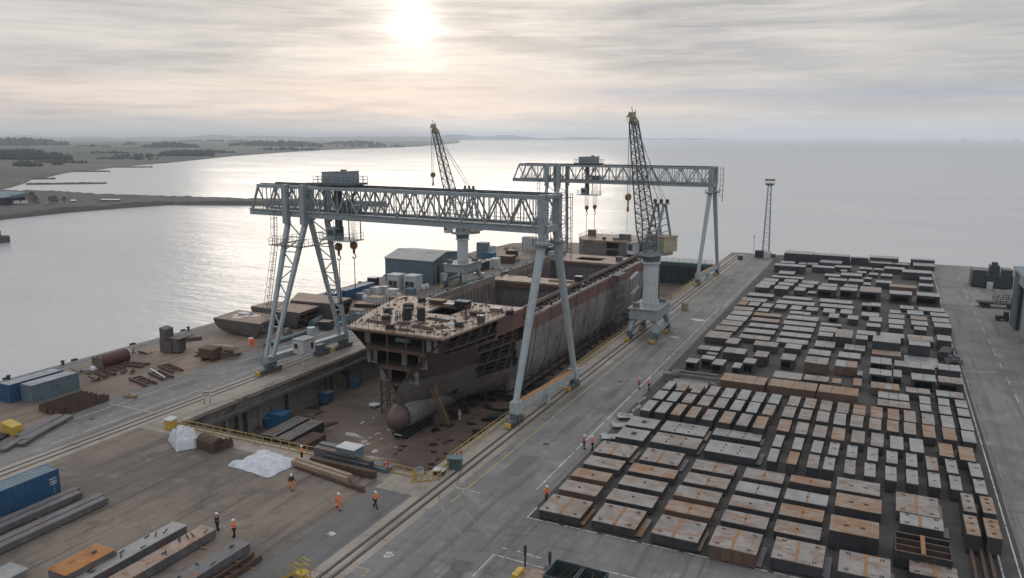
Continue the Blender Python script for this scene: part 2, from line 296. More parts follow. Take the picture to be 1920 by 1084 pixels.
('large grey blocks in the middle of the yard','unit',[(0.05,4.43,146.03,150.33,2.4,'g1'),(5.75,8.99,146.72,149.86,2.2,'g1'),(10.33,12.54,152.31,156.37,2.2,'g1'),(5.81,9.99,155.25,159.76,1.0,'s2'),(1.26,5.20,154.52,157.71,1.4,'g1'),(-2.73,-0.81,148.42,151.48,1.9,'g1'),(-2.72,0.53,155.46,158.61,1.2,'g1'),(-6.20,-3.33,148.63,154.90,1.9,'s1'),(-9.12,-6.57,149.68,152.73,1.5,'g1'),(-9.37,-6.38,155.69,159.54,1.0,'g1'),(-9.47,-5.70,161.95,164.15,0.8,'g1')]),
('first stack of flat units along the road','unit',[(-27.68,-23.71,149.29,153.01,0.8,'s1'),(-27.56,-23.54,154.02,158.07,0.8,'s1'),(-27.37,-23.38,158.79,162.94,0.8,'g1'),(-27.33,-23.36,164.29,168.41,0.8,'g1'),(-27.67,-23.62,169.23,172.55,0.8,'s1'),(-27.68,-25.81,174.79,179.02,0.8,'o1'),(-27.74,-22.30,179.14,182.97,0.9,'s2'),(-27.26,-21.59,185.79,189.34,0.9,'g2')]),
('second stack of flat twin units from the road','unit',[(-22.30,-16.89,144.06,146.99,1.0,'s2'),(-22.40,-16.80,149.82,152.89,0.8,'g2'),(-22.22,-16.78,154.98,157.97,0.8,'g2'),(-22.63,-17.16,160.16,163.15,0.8,'s2'),(-22.87,-17.47,165.43,168.24,0.8,'s2'),(-22.80,-20.54,170.22,173.17,0.7,'g1')]),
('third stack of flat twin units from the road','unit',[(-15.77,-10.42,144.28,147.34,0.9,'g2'),(-15.79,-10.35,149.83,152.95,0.8,'g2'),(-15.86,-10.31,154.97,158.30,0.8,'g2'),(-16.30,-10.29,159.83,163.03,0.8,'g2'),(-16.23,-10.25,164.84,168.58,0.8,'g2'),(-16.29,-13.64,170.79,173.30,0.7,'g1'),(-13.56,-12.16,170.33,173.15,0.7,'g1')]),
('row of small square units across the yard','unit',[(-25.46,-23.19,174.83,178.78,0.8,'g1'),(-22.60,-20.44,174.64,178.53,0.8,'g1'),(-19.79,-17.52,174.46,178.68,0.8,'g1'),(-16.57,-14.40,174.50,178.66,0.8,'g1'),(-13.39,-11.09,174.91,178.63,0.8,'s1'),(-10.01,-7.65,174.56,178.73,0.8,'g1'),(-6.63,-4.30,174.88,179.22,0.8,'g1'),(-8.46,-6.58,167.47,171.55,1.3,'g1O'),(-4.91,-2.94,167.50,171.17,1.3,'g1')]),
('pair of long roofs behind the square units','unit',[(-20.15,-12.18,180.10,183.75,0.8,'g2'),(-11.05,-4.27,180.50,183.78,0.8,'g2'),(-19.50,-13.24,186.15,189.14,0.8,'g1'),(-11.52,-4.74,185.80,189.51,0.8,'g2')]),
('first right-hand stack of flat units','unit',[(2.62,5.11,161.94,164.86,1.5,'g1'),(2.59,5.48,168.86,173.01,0.9,'g1'),(2.61,5.56,174.27,178.06,0.9,'s1'),(2.88,4.95,179.85,183.05,0.8,'g1'),(4.83,7.51,185.61,188.98,0.8,'g1')]),
('second right-hand stack of flat units','unit',[(7.02,9.17,163.75,166.51,1.2,'g1'),(6.69,9.62,169.42,173.29,0.9,'g1'),(6.64,9.65,174.57,178.21,0.9,'s1'),(6.15,9.16,179.59,183.69,0.9,'g1'),(8.44,13.30,185.12,188.99,0.8,'g1')]),
('rightmost stack of flat units','unit',[(10.49,13.43,166.00,169.70,1.6,'g1'),(10.56,13.61,174.27,178.27,0.9,'g1'),(10.46,13.81,179.87,183.35,0.9,'g1')]),
('units standing in the mid aisle','unit',[(-1.28,1.20,163.82,166.91,1.0,'g1'),(-0.95,1.41,167.89,171.88,1.2,'g1'),(-2.50,0.83,174.21,178.25,0.8,'g1'),(-2.68,-1.05,182.32,185.32,1.4,'g1O'),(-0.98,1.04,182.71,186.30,1.4,'g1O')]),
('row of open-fronted cabins','unit',[(-12.75,-8.63,194.70,199.07,2.0,'g1O'),(-7.83,-4.19,195.82,199.51,2.0,'g1O'),(-3.55,0.93,194.86,201.96,2.2,'s1O'),(2.64,7.26,194.70,199.27,2.2,'g1O'),(8.27,12.89,195.21,199.49,2.2,'g1O'),(2.67,8.55,207.89,211.68,1.6,'o1'),(9.29,12.51,214.44,218.31,1.2,'g1')]),
('row of small units before the open-fronted cabins','unit',[(-26.86,-23.64,194.32,199.02,1.4,'g1'),(-22.29,-19.12,192.67,196.95,1.7,'g1'),(-17.86,-15.44,194.17,198.39,1.4,'g1'),(-14.91,-13.12,196.12,198.94,0.6,'g1')]),
('fourth row from the far edge of the yard','unit',[(-26.89,-23.30,201.19,206.07,1.0,'g1'),(-26.78,-23.21,207.23,211.06,0.9,'g1'),(-22.36,-18.80,201.17,205.23,1.2,'g1'),(-17.60,-14.13,200.55,204.50,1.2,'g1'),(-21.77,-18.54,208.02,211.86,0.9,'g1'),(-17.36,-13.40,205.56,210.11,1.2,'s1'),(-12.46,-8.91,203.96,207.55,1.3,'g1'),(-7.43,-4.28,204.40,208.33,1.3,'s1'),(-3.13,-1.51,210.89,214.27,1.1,'g1'),(-0.41,3.20,213.15,216.60,1.5,'g1')]),
('third row from the far edge of the yard','unit',[(-25.41,-17.52,213.03,215.89,1.0,'g2'),(-24.57,-20.48,219.37,224.48,1.0,'g1'),(-12.96,-9.17,221.67,225.52,0.9,'g1'),(-11.55,-7.13,213.25,216.56,1.3,'g1'),(-6.74,-3.33,214.03,217.86,1.2,'g1'),(-9.05,-3.86,222.82,227.00,1.2,'g1'),(-3.20,-1.44,221.72,224.37,0.8,'g1'),(-2.26,-0.02,229.21,232.82,0.8,'g1'),(0.64,3.43,229.38,233.25,0.7,'g1'),(9.75,12.63,224.67,229.05,1.2,'g1')]),
('second row from the far edge of the yard','unit',[(-26.57,-18.44,227.06,230.91,2.0,'g1'),(-16.90,-11.25,230.95,234.39,1.6,'g1'),(-11.23,-7.02,235.66,239.13,1.3,'g1'),(-9.53,-7.88,231.78,234.74,0.8,'g1'),(-5.32,-2.95,230.08,232.80,1.0,'g1'),(-4.92,-1.71,236.61,239.83,1.1,'g1'),(-1.32,1.23,236.65,239.49,1.1,'g1'),(1.35,6.46,237.46,241.35,1.5,'g1'),(5.71,12.78,229.93,234.69,2.0,'g1')]),
('row just before the farthest containers','unit',[(-26.50,-22.48,239.89,243.84,0.9,'g1'),(-21.42,-19.34,240.42,243.55,0.8,'g1'),(-19.06,-16.20,240.63,244.30,0.8,'g1'),(-15.79,-9.84,242.72,247.97,1.3,'g1'),(-2.45,3.37,247.43,251.47,1.4,'g1'),(3.49,7.70,247.53,250.23,1.4,'g1'),(8.76,14.18,247.40,253.60,1.4,'g1')]),
('farthest row of dark containers by the water','unit',[(-26.29,-17.97,247.23,253.55,2.8,'g1'),(-17.70,-14.90,248.74,253.44,2.6,'g1'),(-14.85,-7.95,248.69,253.14,2.6,'g1'),(-7.83,-2.88,251.15,253.71,2.1,'g1'),(-2.76,5.03,251.59,256.29,2.4,'g1'),(8.21,14.43,253.72,256.51,2.2,'g1')])]
# ================================================================ camera, sky, sun, air
cam=bpy.data.cameras.new('camera'); co=bpy.data.objects.new('camera',cam); COL.objects.link(co)
cam.sensor_width=36; cam.lens=36*F/1920; cam.clip_start=.5; cam.clip_end=60000
rt=Vector((xd.x,yd.x,zd.x)); upv=Vector((xd.y,yd.y,zd.y)); fw=Vector((xd.z,yd.z,zd.z))
m=Matrix((( rt.x,upv.x,-fw.x,0),(rt.y,upv.y,-fw.y,0),(rt.z,upv.z,-fw.z,CH),(0,0,0,1)))
co.matrix_world=m; sc.camera=co
SUN=ray(777,40).normalized()
el=math.asin(SUN.z); az=math.atan2(SUN.x,SUN.y)
w=bpy.data.worlds.new('World'); sc.world=w; w.use_nodes=True; t=w.node_tree; t.nodes.clear(); b=NB(t)
out=b.n('ShaderNodeOutputWorld')
sky=b.n('ShaderNodeTexSky',sky_type='NISHITA'); sky.sun_disc=False; sky.sun_elevation=el; sky.sun_rotation=az; sky.dust_density=3.0; sky.air_density=1.2
bg1=b.n('ShaderNodeBackground'); b.l(sky.outputs[0],bg1.inputs[0]); bg1.inputs[1].default_value=.05
dirv=b.n('ShaderNodeTexCoord').outputs['Generated']
sp=b.n('ShaderNodeSeparateXYZ'); b.l(dirv,sp.inputs[0])
elv=b.math('ARCSINE',sp.outputs[2]); azv=b.math('ARCTAN2',sp.outputs[0],sp.outputs[1])
azr=b.math('SUBTRACT',azv,az)
cb=b.n('ShaderNodeCombineXYZ'); b.l(azr,cb.inputs[0]); b.l(elv,cb.inputs[1])
wv=b.scale(cb.outputs[0],3.0,22.0,1,loc=(3.1,.4,0)); n1=b.noise(wv,1.0,6,.55,.5)
wv2=b.scale(cb.outputs[0],6.0,75.0,1,loc=(1.1,2.0,0),rot=(0,0,R(.6))); n2=b.noise(wv2,1.0,5,.6,.4)
wv3=b.scale(cb.outputs[0],1.3,9.0,1,loc=(7.7,1.3,0)); n3=b.noise(wv3,1.0,4,.5,.3)
# cloud colour: cool grey bodies, cream thin parts
wv4=b.scale(cb.outputs[0],13.0,190.0,1,loc=(5.1,8.0,0),rot=(0,0,R(-.3))); n4=b.noise(wv4,1.0,6,.65,.8)
thin=b.math('ADD',b.math('ADD',b.math('MULTIPLY',b.ramp(n1,.36,.66),.5),b.math('MULTIPLY',b.ramp(n2,.4,.64),.3)),b.math('MULTIPLY',b.ramp(n4,.38,.64),.22))
ncl=b.ramp(n3,.35,.65)
grey=b.mix(ncl,(.36,.375,.41),(.475,.48,.495))
cream=(.68,.645,.605)
hi=b.mix(thin,grey,cream)
# towards the horizon the cloud sheet thins to a pale warm band, then grey-mauve air
band=b.math('MULTIPLY',b.ramp(elv,R(.8),R(2.2)),b.math('SUBTRACT',1.0,b.ramp(elv,R(3.0),R(4.6))))
warm=b.math('SUBTRACT',1.0,b.ramp(azr,R(6),R(30)))
wb=b.math('MULTIPLY',b.math('MULTIPLY',band,warm),b.math('ADD',.45,b.math('MULTIPLY',b.ramp(n2,.35,.6),.55)))
c2=b.mix(wb,hi,(.80,.68,.60))
# long blue-grey streak low on the right
st=b.math('MULTIPLY',b.math('MULTIPLY',b.ramp(elv,R(1.9),R(2.9)),b.math('SUBTRACT',1.0,b.ramp(elv,R(3.2),R(4.0)))),b.ramp(azr,R(-12),R(22)))
c3=b.mix(b.math('MULTIPLY',st,b.math('ADD',.25,b.math('MULTIPLY',b.ramp(n2,.4,.62),.75))),c2,(.405,.445,.52))
low=b.math('SUBTRACT',1.0,b.ramp(elv,R(.0),R(2.0)))
lowc=b.mix(b.ramp(azr,R(-25),R(25)),(.66,.62,.59),(.60,.615,.635))
c4=b.mix(b.math('MULTIPLY',low,.75),c3,lowc)
# overcast dome above the picture
c5=b.mix(b.ramp(elv,R(10),R(32)),c4,(.88,.91,.96))
# glow of the veiled sun
dt=b.n('ShaderNodeVectorMath',operation='DOT_PRODUCT'); b.l(dirv,dt.inputs[0]); dt.inputs[1].default_value=SUN
ang=b.math('ARCCOSINE',b.math('MINIMUM',dt.outputs['Value'],.999999))
def gl(wd,amp):
    q=b.math('DIVIDE',ang,wd); return b.math('MULTIPLY',b.math('EXPONENT',b.math('MULTIPLY',b.math('MULTIPLY',q,q),-1.0)),amp)
g=b.math('ADD',b.math('ADD',gl(R(1.45),.95),gl(R(3.6),.26)),b.math('ADD',gl(R(12),.13),gl(R(38),.13)))
g=b.math('MULTIPLY',g,b.math('ADD',.55,b.math('MULTIPLY',thin,.75)))
gm=b.n('ShaderNodeMix'); gm.data_type='RGBA'; gm.blend_type='MULTIPLY'; gm.inputs[0].default_value=1
gv=b.n('ShaderNodeCombineColor'); b.l(g,gv.inputs[0]); b.l(b.math('MULTIPLY',g,.95),gv.inputs[1]); b.l(b.math('MULTIPLY',g,.88),gv.inputs[2])
ad=b.n('ShaderNodeMix'); ad.data_type='RGBA'; ad.blend_type='ADD'; ad.inputs[0].default_value=1
b.l(c5,ad.inputs[6]); b.l(gv.outputs[0],ad.inputs[7])
bg2=b.n('ShaderNodeBackground'); b.l(ad.outputs[2],bg2.inputs[0]); bg2.inputs[1].default_value=1.0
mx=b.n('ShaderNodeMixShader'); mx.inputs[0].default_value=.94
b.l(bg1.outputs[0],mx.inputs[1]); b.l(bg2.outputs[0],mx.inputs[2]); b.l(mx.outputs[0],out.inputs[0])
sl=bpy.data.lights.new('sun','SUN'); so=bpy.data.objects.new('sun',sl); COL.objects.link(so)
sl.energy=.65; sl.angle=R(30); sl.color=(1,.87,.72)
so.rotation_euler=SUN.to_track_quat('Z','Y').to_euler(); so.location=(0,0,120)
sc.view_settings.view_transform='Standard'; sc.view_settings.look='None'; sc.view_settings.exposure=0; sc.view_settings.gamma=1
sc.cycles.volume_bounces=1; sc.cycles.max_bounces=6; sc.cycles.diffuse_bounces=2; sc.cycles.glossy_bounces=2
# haze
hz=MB(); hz.box(-17500,17500,-1500,17500,-9,130)
hm=bpy.data.materials.new('haze_air'); tt=nt(hm); bb=NB(tt); o_=bb.n('ShaderNodeOutputMaterial'); pv=bb.n('ShaderNodeVolumePrincipled')
pv.inputs['Color'].default_value=(.86,.93,1.0,1); pv.inputs['Density'].default_value=HAZE; pv.inputs['Anisotropy'].default_value=.2
bb.l(pv.outputs[0],o_.inputs['Volume']); MATS['haze_air']=hm
stuff(hz.build('haze','haze_air'))
# ================================================================ water
wm=bpy.data.materials.new('sea_water'); t=nt(wm); b=NB(t); out=b.n('ShaderNodeOutputMaterial'); p=b.n('ShaderNodeBsdfPrincipled'); b.l(p.outputs[0],out.inputs[0])
pos=b.n('ShaderNodeNewGeometry').outputs['Position']
camd=b.n('ShaderNodeVectorMath',operation='LENGTH'); b.l(pos,camd.inputs[0])
v1=b.scale(pos,.16,.40,1,rot=(0,0,R(-28))); a1=b.noise(v1,1.0,6,.6,.6)
v2=b.scale(pos,.035,.09,1,rot=(0,0,R(-20))); a2=b.noise(v2,1.0,3,.5)
v3=b.scale(pos,.9,1.8,1,rot=(0,0,R(-35))); a3=b.noise(v3,1.0,3,.6)
hh=b.math('ADD',b.math('ADD',b.math('MULTIPLY',a1,.9),b.math('MULTIPLY',a2,2.2)),b.math('MULTIPLY',a3,.16))
bp=b.n('ShaderNodeBump'); bp.inputs['Distance'].default_value=.55
fade=b.n('ShaderNodeMapRange'); b.l(camd.outputs['Value'],fade.inputs[0]); fade.inputs[1].default_value=120; fade.inputs[2].default_value=1800; fade.inputs[3].default_value=.62; fade.inputs[4].default_value=.42
b.l(fade.outputs[0],bp.inputs['Strength']); b.l(hh,bp.inputs['Height']); b.l(bp.outputs[0],p.inputs['Normal'])
big=b.noise(b.scale(pos,.004,.012,1,rot=(0,0,R(-20))),1.0,4,.6)
b.l(b.mix(b.ramp(big,.35,.65),(.39,.395,.405),(.45,.45,.445)),p.inputs['Base Color'])
rr=b.n('ShaderNodeMapRange'); b.l(big,rr.inputs[0]); rr.inputs[1].default_value=.35; rr.inputs[2].default_value=.65; rr.inputs[3].default_value=.20; rr.inputs[4].default_value=.30
fr_=b.n('ShaderNodeMapRange'); b.l(camd.outputs['Value'],fr_.inputs[0]); fr_.inputs[1].default_value=200; fr_.inputs[2].default_value=2500; fr_.inputs[3].default_value=0; fr_.inputs[4].default_value=.26
b.l(b.math('ADD',rr.outputs[0],fr_.outputs[0]),p.inputs['Roughness'])
p.inputs['IOR'].default_value=1.36; p.inputs['Specular IOR Level'].default_value=.5
MATS['sea_water']=wm
SEA=-3.0
s_=MB(); s_.quad((-17000,-1400,SEA),(-121.7,-1400,SEA),(-121.7,17000,SEA),(-17000,17000,SEA)); s_.quad((-121.7,231.2,SEA),(17000,231.2,SEA),(17000,17000,SEA),(-121.7,17000,SEA))
struct(s_.build('sea','sea_water'))
# ================================================================ ground materials
def ground(name,c1,c2,dark,light,da=.5,la=.4,tracks=.4,crack=.5,wet=.3,yaw=0,rough=.75,sc_=1.0,joint=None):
    m=bpy.data.materials.new(name); t=nt(m); b=NB(t); out=b.n('ShaderNodeOutputMaterial'); p=b.n('ShaderNodeBsdfPrincipled'); b.l(p.outputs[0],out.inputs[0])
    pos=b.n('ShaderNodeNewGeometry').outputs['Position']
    n1=b.noise(pos,.06*sc_,6,.62,.3); n2=b.noise(pos,.4*sc_,6,.7,.2); n3=b.noise(pos,5,3,.7)
    col=b.mix(b.ramp(n1,.35,.65),c1,c2)
    col=b.mix(b.math('MULTIPLY',b.ramp(n2,.50,.68),da),col,dark)
    n4=b.noise(b.scale(pos,1,1,1,loc=(31,17,0)),.22*sc_,6,.7,.4)
    col=b.mix(b.math('MULTIPLY',b.ramp(n4,.52,.70),la),col,light)
    # worn wheel tracks along the traffic direction
    tv=b.scale(pos,.75,.035,1,rot=(0,0,yaw)); n5=b.noise(tv,1.0,5,.62,.15)
    col=b.mix(b.math('MULTIPLY',b.ramp(n5,.50,.66),tracks),col,dark)
    tv2=b.scale(pos,1.6,.06,1,loc=(9,4,0),rot=(0,0,yaw+.5)); n6=b.noise(tv2,1.0,4,.6,.3)
    col=b.mix(b.math('MULTIPLY',b.ramp(n6,.57,.66),tracks*.8),col,dark)
    # cracks and joints
    wv=b.n('ShaderNodeVectorMath',operation='ADD'); b.l(pos,wv.inputs[0])
    nz=b.n('ShaderNodeTexNoise'); b.l(pos,nz.inputs['Vector']); nz.inputs['Scale'].default_value=.35
    ms=b.n('ShaderNodeVectorMath',operation='SCALE'); b.l(nz.outputs['Color'],ms.inputs[0]); ms.inputs['Scale'].default_value=3.0; b.l(ms.outputs[0],wv.inputs[1])
    vo=b.n('ShaderNodeTexVoronoi'); vo.feature='DISTANCE_TO_EDGE'; b.l(wv.outputs[0],vo.inputs['Vector']); vo.inputs['Scale'].default_value=.06
    ck=b.math('MULTIPLY',b.math('SUBTRACT',1.0,b.ramp(vo.outputs['Distance'],.004,.016)),b.ramp(n1,.45,.6))
    col=b.mix(b.math('MULTIPLY',ck,crack*.45),col,tuple(x*.45 for x in dark))
    if joint:
        br=b.n('ShaderNodeTexBrick'); b.l(pos,br.inputs['Vector']); br.offset=.0; br.inputs['Scale'].default_value=1
        br.inputs['Brick Width'].default_value=joint[0]; br.inputs['Row Height'].default_value=joint[1]; br.inputs['Mortar Size'].default_value=.06; br.inputs['Mortar Smooth'].default_value=.5
        col=b.mix(b.math('MULTIPLY',br.outputs['Fac'],b.math('MULTIPLY',b.ramp(n2,.35,.6),joint[2])),col,tuple(x*.4 for x in dark))
    col=b.mix(b.math('MULTIPLY',b.ramp(n3,.3,.8),.16),col,tuple(x*.6 for x in dark))
    n7=b.noise(b.scale(pos,1,1,1,loc=(71,7,0)),.085,5,.65,.6); wt=b.math('MULTIPLY',b.ramp(n7,.57,.66),wet)
    col=b.mix(b.math('MULTIPLY',wt,.75),col,tuple(x*.55 for x in dark))
    b.l(col,p.inputs['Base Color'])
    r_=b.n('ShaderNodeMapRange'); b.l(wt,r_.inputs[0]); r_.inputs[3].default_value=rough; r_.inputs[4].default_value=rough-.32
    b.l(r_.outputs[0],p.inputs['Roughness']); p.inputs['Specular IOR Level'].default_value=.35
    bp=b.n('ShaderNodeBump'); bp.inputs['Strength'].default_value=.25; bp.inputs['Distance'].default_value=.03; b.l(n3,bp.inputs['Height']); b.l(bp.outputs[0],p.inputs['Normal'])
    MATS[name]=m
ground('asphalt',(.205,.198,.193),(.148,.144,.142),(.09,.087,.086),(.32,.31,.30),.5,.5,.6,.6,.5,joint=(14,11,.7))
ground('asphalt_dark',(.15,.146,.144),(.115,.112,.111),(.06,.058,.058),(.18,.17,.165),.5,.35,.4,.6,.45)
ground('yard_dirt',(.255,.188,.142),(.155,.116,.09),(.08,.066,.058),(.24,.215,.19),.5,.45,.5,.4,.35,yaw=R(62))
ground('near_dirt',(.212,.168,.135),(.125,.102,.086),(.075,.062,.054),(.27,.245,.22),.55,.45,.7,.6,.6,yaw=R(75),joint=(16,13,.4))
ground('block_yard',(.065,.06,.056),(.042,.039,.037),(.03,.028,.027),(.16,.15,.14),.6,.3,.3,.3,.5)
ground('pit_concrete',(.165,.118,.094),(.12,.087,.071),(.045,.036,.032),(.20,.165,.14),.55,.3,.3,.5,.9,rough=.7,joint=(6.5,5.2,.75))
ground('strip_concrete',(.34,.295,.25),(.255,.22,.19),(.13,.108,.09),(.35,.32,.29),.5,.4,.5,.2,.15,joint=(9,7,.6))
ground('quay_concrete',(.20,.185,.17),(.165,.152,.14),(.09,.08,.075),(.26,.245,.23),.5,.4,.5,.3,.2,joint=(20,8,.5))
# ================================================================ ground, roads
PX0,PX1,PY0,PY1=-82.0,-44.0,69.7,229.6; FLOOR=-6.0
gm_=MB()
gm_.prism([(-121.5,-300),(-82,-300),(-82,262),(-99,262),(-119,252),(-121.5,228)],-4.8,0)
gm_.prism([(-82,-300),(-44,-300),(-44,PY0),(-82,PY0)],-7,0)
gm_.prism([(-44,-300),(420,-300),(420,258),(60,258),(24,262),(-44,262)],-4.8,0)
struct(gm_.build('ground','yard_dirt'))
def sheet(name,mat,polys,z=.004,wob=0):
    q=MB()
    for pl in polys: q.quad(*[(x,y,z) for x,y in pl])
    return struct(q.build(name,mat))
def rc(x0,x1,y0,y1): return [(x0,y0),(x1,y0),(x1,y1),(x0,y1)]
sheet('dock_road','asphalt',[rc(-39.2,-29.6,65.6,261.5),rc(-39.2,420,-300,65.6)])
sheet('quay_road','asphalt',[rc(-98.5,-88.6,-300,236)])
sheet('storage_yard','block_yard',[rc(-29.6,13.6,65.6,261.5)])
sheet('side_road','asphalt',[rc(13.6,420,65.6,257.5)])
sheet('work_yard','near_dirt',[rc(-85.2,-47.2,-300,66.6)])
sheet('rail_apron','asphalt_dark',[rc(-47.2,-42.4,-300,65.0)],.004)
sheet('quay_edge','quay_concrete',[rc(-121.5,-117.4,-300,228)])
sheet('rail_bed','strip_concrete',[rc(-42.4,-39.2,-300,258)],.004)
sheet('rail_bed','strip_concrete',[rc(-88.6,-85.2,-300,258)],.004)
sheet('dock_edge','strip_concrete',[rc(-85.2,-82,66.6,229),rc(-44,-42.4,65.0,229),rc(-82,-47.2,66.6,69.7),rc(-47.2,-44,65.0,69.7)],.004)
# concrete and tar patches
q=MB()
for (a,c,d,e) in [(G(752,922),G(806,900),G(850,905),G(800,938))]: q.quad(*[(v.x,v.y,.008) for v in (a,e,d,c)])
struct(q.build('concrete_patch','strip_concrete'))
q=MB()
for pl in [[(1010,300)]]: pass
q.quad(*[(v.x,v.y,.008) for v in (G(945,1003),G(1120,1050),G(1300,1075),G(985,955))]) if False else None
# rails let into the concrete
for x in (-41.2,-40.2,-87.6,-86.4):
    q=MB(); q.k=0; q.box(x-.19,x+.19,-300,256,.004,.010); q.k=1; q.box(x-.05,x+.05,-300,256,.010,.05)
    struct(q.build('crane_rail',['hole_dark','steel_mid']))
for x in (-119.6,-118.2):
    q=MB(); q.box(x-.06,x+.06,-300,226,.006,.03); struct(q.build('quay_rail','steel_dark'))
# painted markings
def line(name,pts,wd,mat,dash=None):
    q=MB()
    for (a,c) in pts:
        a=Vector((a[0],a[1],0)); c=Vector((c[0],c[1],0)); d=c-a; L=d.length; d.normalize(); n=Vector((-d.y,d.x,0))*wd/2
        s=0
        while s<L:
            e=min(L,s+(dash[0] if dash else L))
            p0=a+d*s; p1=a+d*e
            q.quad(*[(v.x,v.y,.009) for v in (p0-n,p1-n,p1+n,p0+n)])
            s=e+(dash[1] if dash else 1)
    return struct(q.build(name,mat))
line('yellow_line',[((-38,65.3),(-38,236))],.16,'mark_yellow')
line('white_line',[((-31.2,72),(-31.2,172)),((-30.6,176),(-30.2,225))],.16,'mark_white',(11,.7))
line('white_line',[((-29.5,65.75),(-3,65.75)),],.15,'mark_white',(3.4,.5))
line('white_line',[((-29.5,65.75),(-29.5,68.2))],.15,'mark_white')
line('white_line',[((13.15,40),(13.15,165)),((13.3,170),(13.6,245))],.14,'mark_white')
line('white_line',[((19.5,100),(19.5,240))],.12,'mark_white',(4,5))
line('yellow_line',[((25.6,120),(25.6,190))],.14,'mark_yellow')
line('white_line',[((14.2,196),(24,196))],.12,'mark_white')
gg=lambda x,y:(G(x,y).x,G(x,y).y)
line('white_line',[(gg(855,914),gg(900,925)),(gg(205,757),gg(305,777))],.14,'mark_white')
line('white_line',[(gg(884,1083),gg(926,1040)),(gg(926,1040),gg(1030,1068)),(gg(1110,1065),gg(1300,1110)),(gg(942,1027),gg(954,1030)),(gg(970,1033),gg(1015,1047))],.13,'mark_white',(5,.6))
line('yellow_line',[(gg(664,1061),gg(692,1069)),(gg(692,1069),gg(676,1083))],.13,'mark_yellow')
line('white_line',[((-95.6,60),(-95.6,232)),((-90.2,58),(-90.2,120))],.13,'mark_white',(26,1.2))
# pale spots of spilt lime / paper on the yard
q=MB()
def blot(x,y,r,z=.012,n=11,sx=1.0):
    pts=[]
    a0=random.random()*6
    for k in range(n):
        a=2*math.pi*k/n; rr=r*random.uniform(.55,1.15); pts.append((x+math.cos(a+a0)*rr*sx,y+math.sin(a+a0)*rr,z))
    q.quad(*pts)
for (px,py,r) in [(622,1001,.55),(728,1040,.55),(1215,775-5,.3)]:
    v=G(px,py); blot(v.x,v.y,r)
for (px,py,r) in [(1225,639,.9),(1265,632,.7),(1308,600,1.2),(1240,610,.6)]:
    v=G(px,py); blot(v.x,v.y,r,sx=1.4)
stuff(q.build('pale_spill','mark_white'))
# darker repair patches, drain covers and curved tyre marks
q=MB(); rp=random.Random(21)
for k in range(16):
    if k<11: x,y=rp.uniform(-35.8,-33.5),77+k*14.5
    else: x,y=-31+(k-11)*8.5,rp.uniform(48,58)
    a,c=rp.uniform(.5,1.3),rp.uniform(1.0,4); q.quad((x-a,y-c,.007),(x+a,y-c,.007),(x+a,y+c,.007),(x-a,y+c,.007))
for k in range(7):
    x,y=rp.uniform(-96,-91),54+k*14; a,c=rp.uniform(.6,1.6),rp.uniform(1,4); q.quad((x-a,y-c,.007),(x+a,y-c,.007),(x+a,y+c,.007),(x-a,y+c,.007))
struct(q.build('tar_patch','asphalt_dark'))
M('tyre_rubber',(.15,.147,.144),(.22,.213,.208),None,0,.35,.75,world=True)
q=MB()
def tyre(cx_,cy_,r,a0,a1,w_=.28):
    n=26
    for k in range(n):
        p=[]
        for a,rr_ in ((a0+(a1-a0)*k/n,r),(a0+(a1-a0)*(k+1)/n,r),(a0+(a1-a0)*(k+1)/n,r+w_),(a0+(a1-a0)*k/n,r+w_)): p.append((cx_+math.cos(a)*rr_,cy_+math.sin(a)*rr_,.0065))
        q.quad(*p)
for (x,y,r,a0,a1) in ((-20,80,22,R(195),R(240)),(-20,80,24.1,R(195),R(236))): tyre(x,y,r,a0,a1)
stuff(q.build('tyre_mark','tyre_rubber'))
for (x,y) in ((-35.2,84),(-34.6,112),(-35,146),(-24,58),(-93.5,66)):
    q=MB(); q.box(x-.35,x+.35,y-.35,y+.35,.004,.014)
    for k in range(5): q.box(x-.28+k*.13,x-.22+k*.13,y-.28,y+.28,.014,.02)
    tag(q.build('drain_cover','steel_dark'),'square iron drain cover let into the roadway','drain cover','drain covers in the roads')
# ================================================================ dry dock
q=MB(); q.quad((PX0,PY0,FLOOR),(PX1,PY0,FLOOR),(PX1,PY1,FLOOR),(PX0,PY1,FLOOR)); struct(q.build('dock_floor','pit_concrete'))
def wallpiece():
    q=MB(); x=PX0
    q.k=0; q.box(x-.6,x+.03,PY0+.02,PY1+1.4,FLOOR-.5,-.35)
    y=PY0+1.5
    while y<PY1:
        q.box(x+.002,x+.32,y,y+.7,FLOOR,-1.55); y+=6.5
    q.k=1
    q.box(x-.62,x+.45,PY0+.02,PY1,-.35,.16)     # coping lip
    q.k=2
    q.box(x+.33,x+.9,PY0+.1,PY1-4,-1.95,-1.65)    # service ledge
    q.cyl((x+.55,PY0+.5,-1.5),(x+.55,PY1-5,-1.5),.13,n=8)
    q.cyl((x+.8,PY0+.5,-1.55),(x+.8,PY1-5,-1.55),.08,n=8)
    o=q.build('dock_wall',['concrete_wall','concrete_lip','steel_mid']); struct(o)
    for yy in (79.5,81.2,90,99.5,101.0,105.5,122):
        q2=MB(); q2.box(x+.325,x+.45,yy,yy+.55,FLOOR+.2,-2.0); 
        for k in range(9): q2.box(x+.45,x+.5,yy-.05,yy+.6,FLOOR+.5+k*.38,FLOOR+.56+k*.38)
        tag(q2.build('wall_ladder','steel_dark'),'dark steel ladder fixed to the dock wall','ladder','ladders on the dock wall')
wallpiece()
q=MB(); q.box(PX1-.03,PX1+.6,PY0+.02,PY1+1.4,FLOOR-.5,-.03); q.box(PX0+.05,PX1-.05,PY0-.6,PY0+.02,FLOOR-.5,-.03); struct(q.build('dock_wall','concrete_wall'))
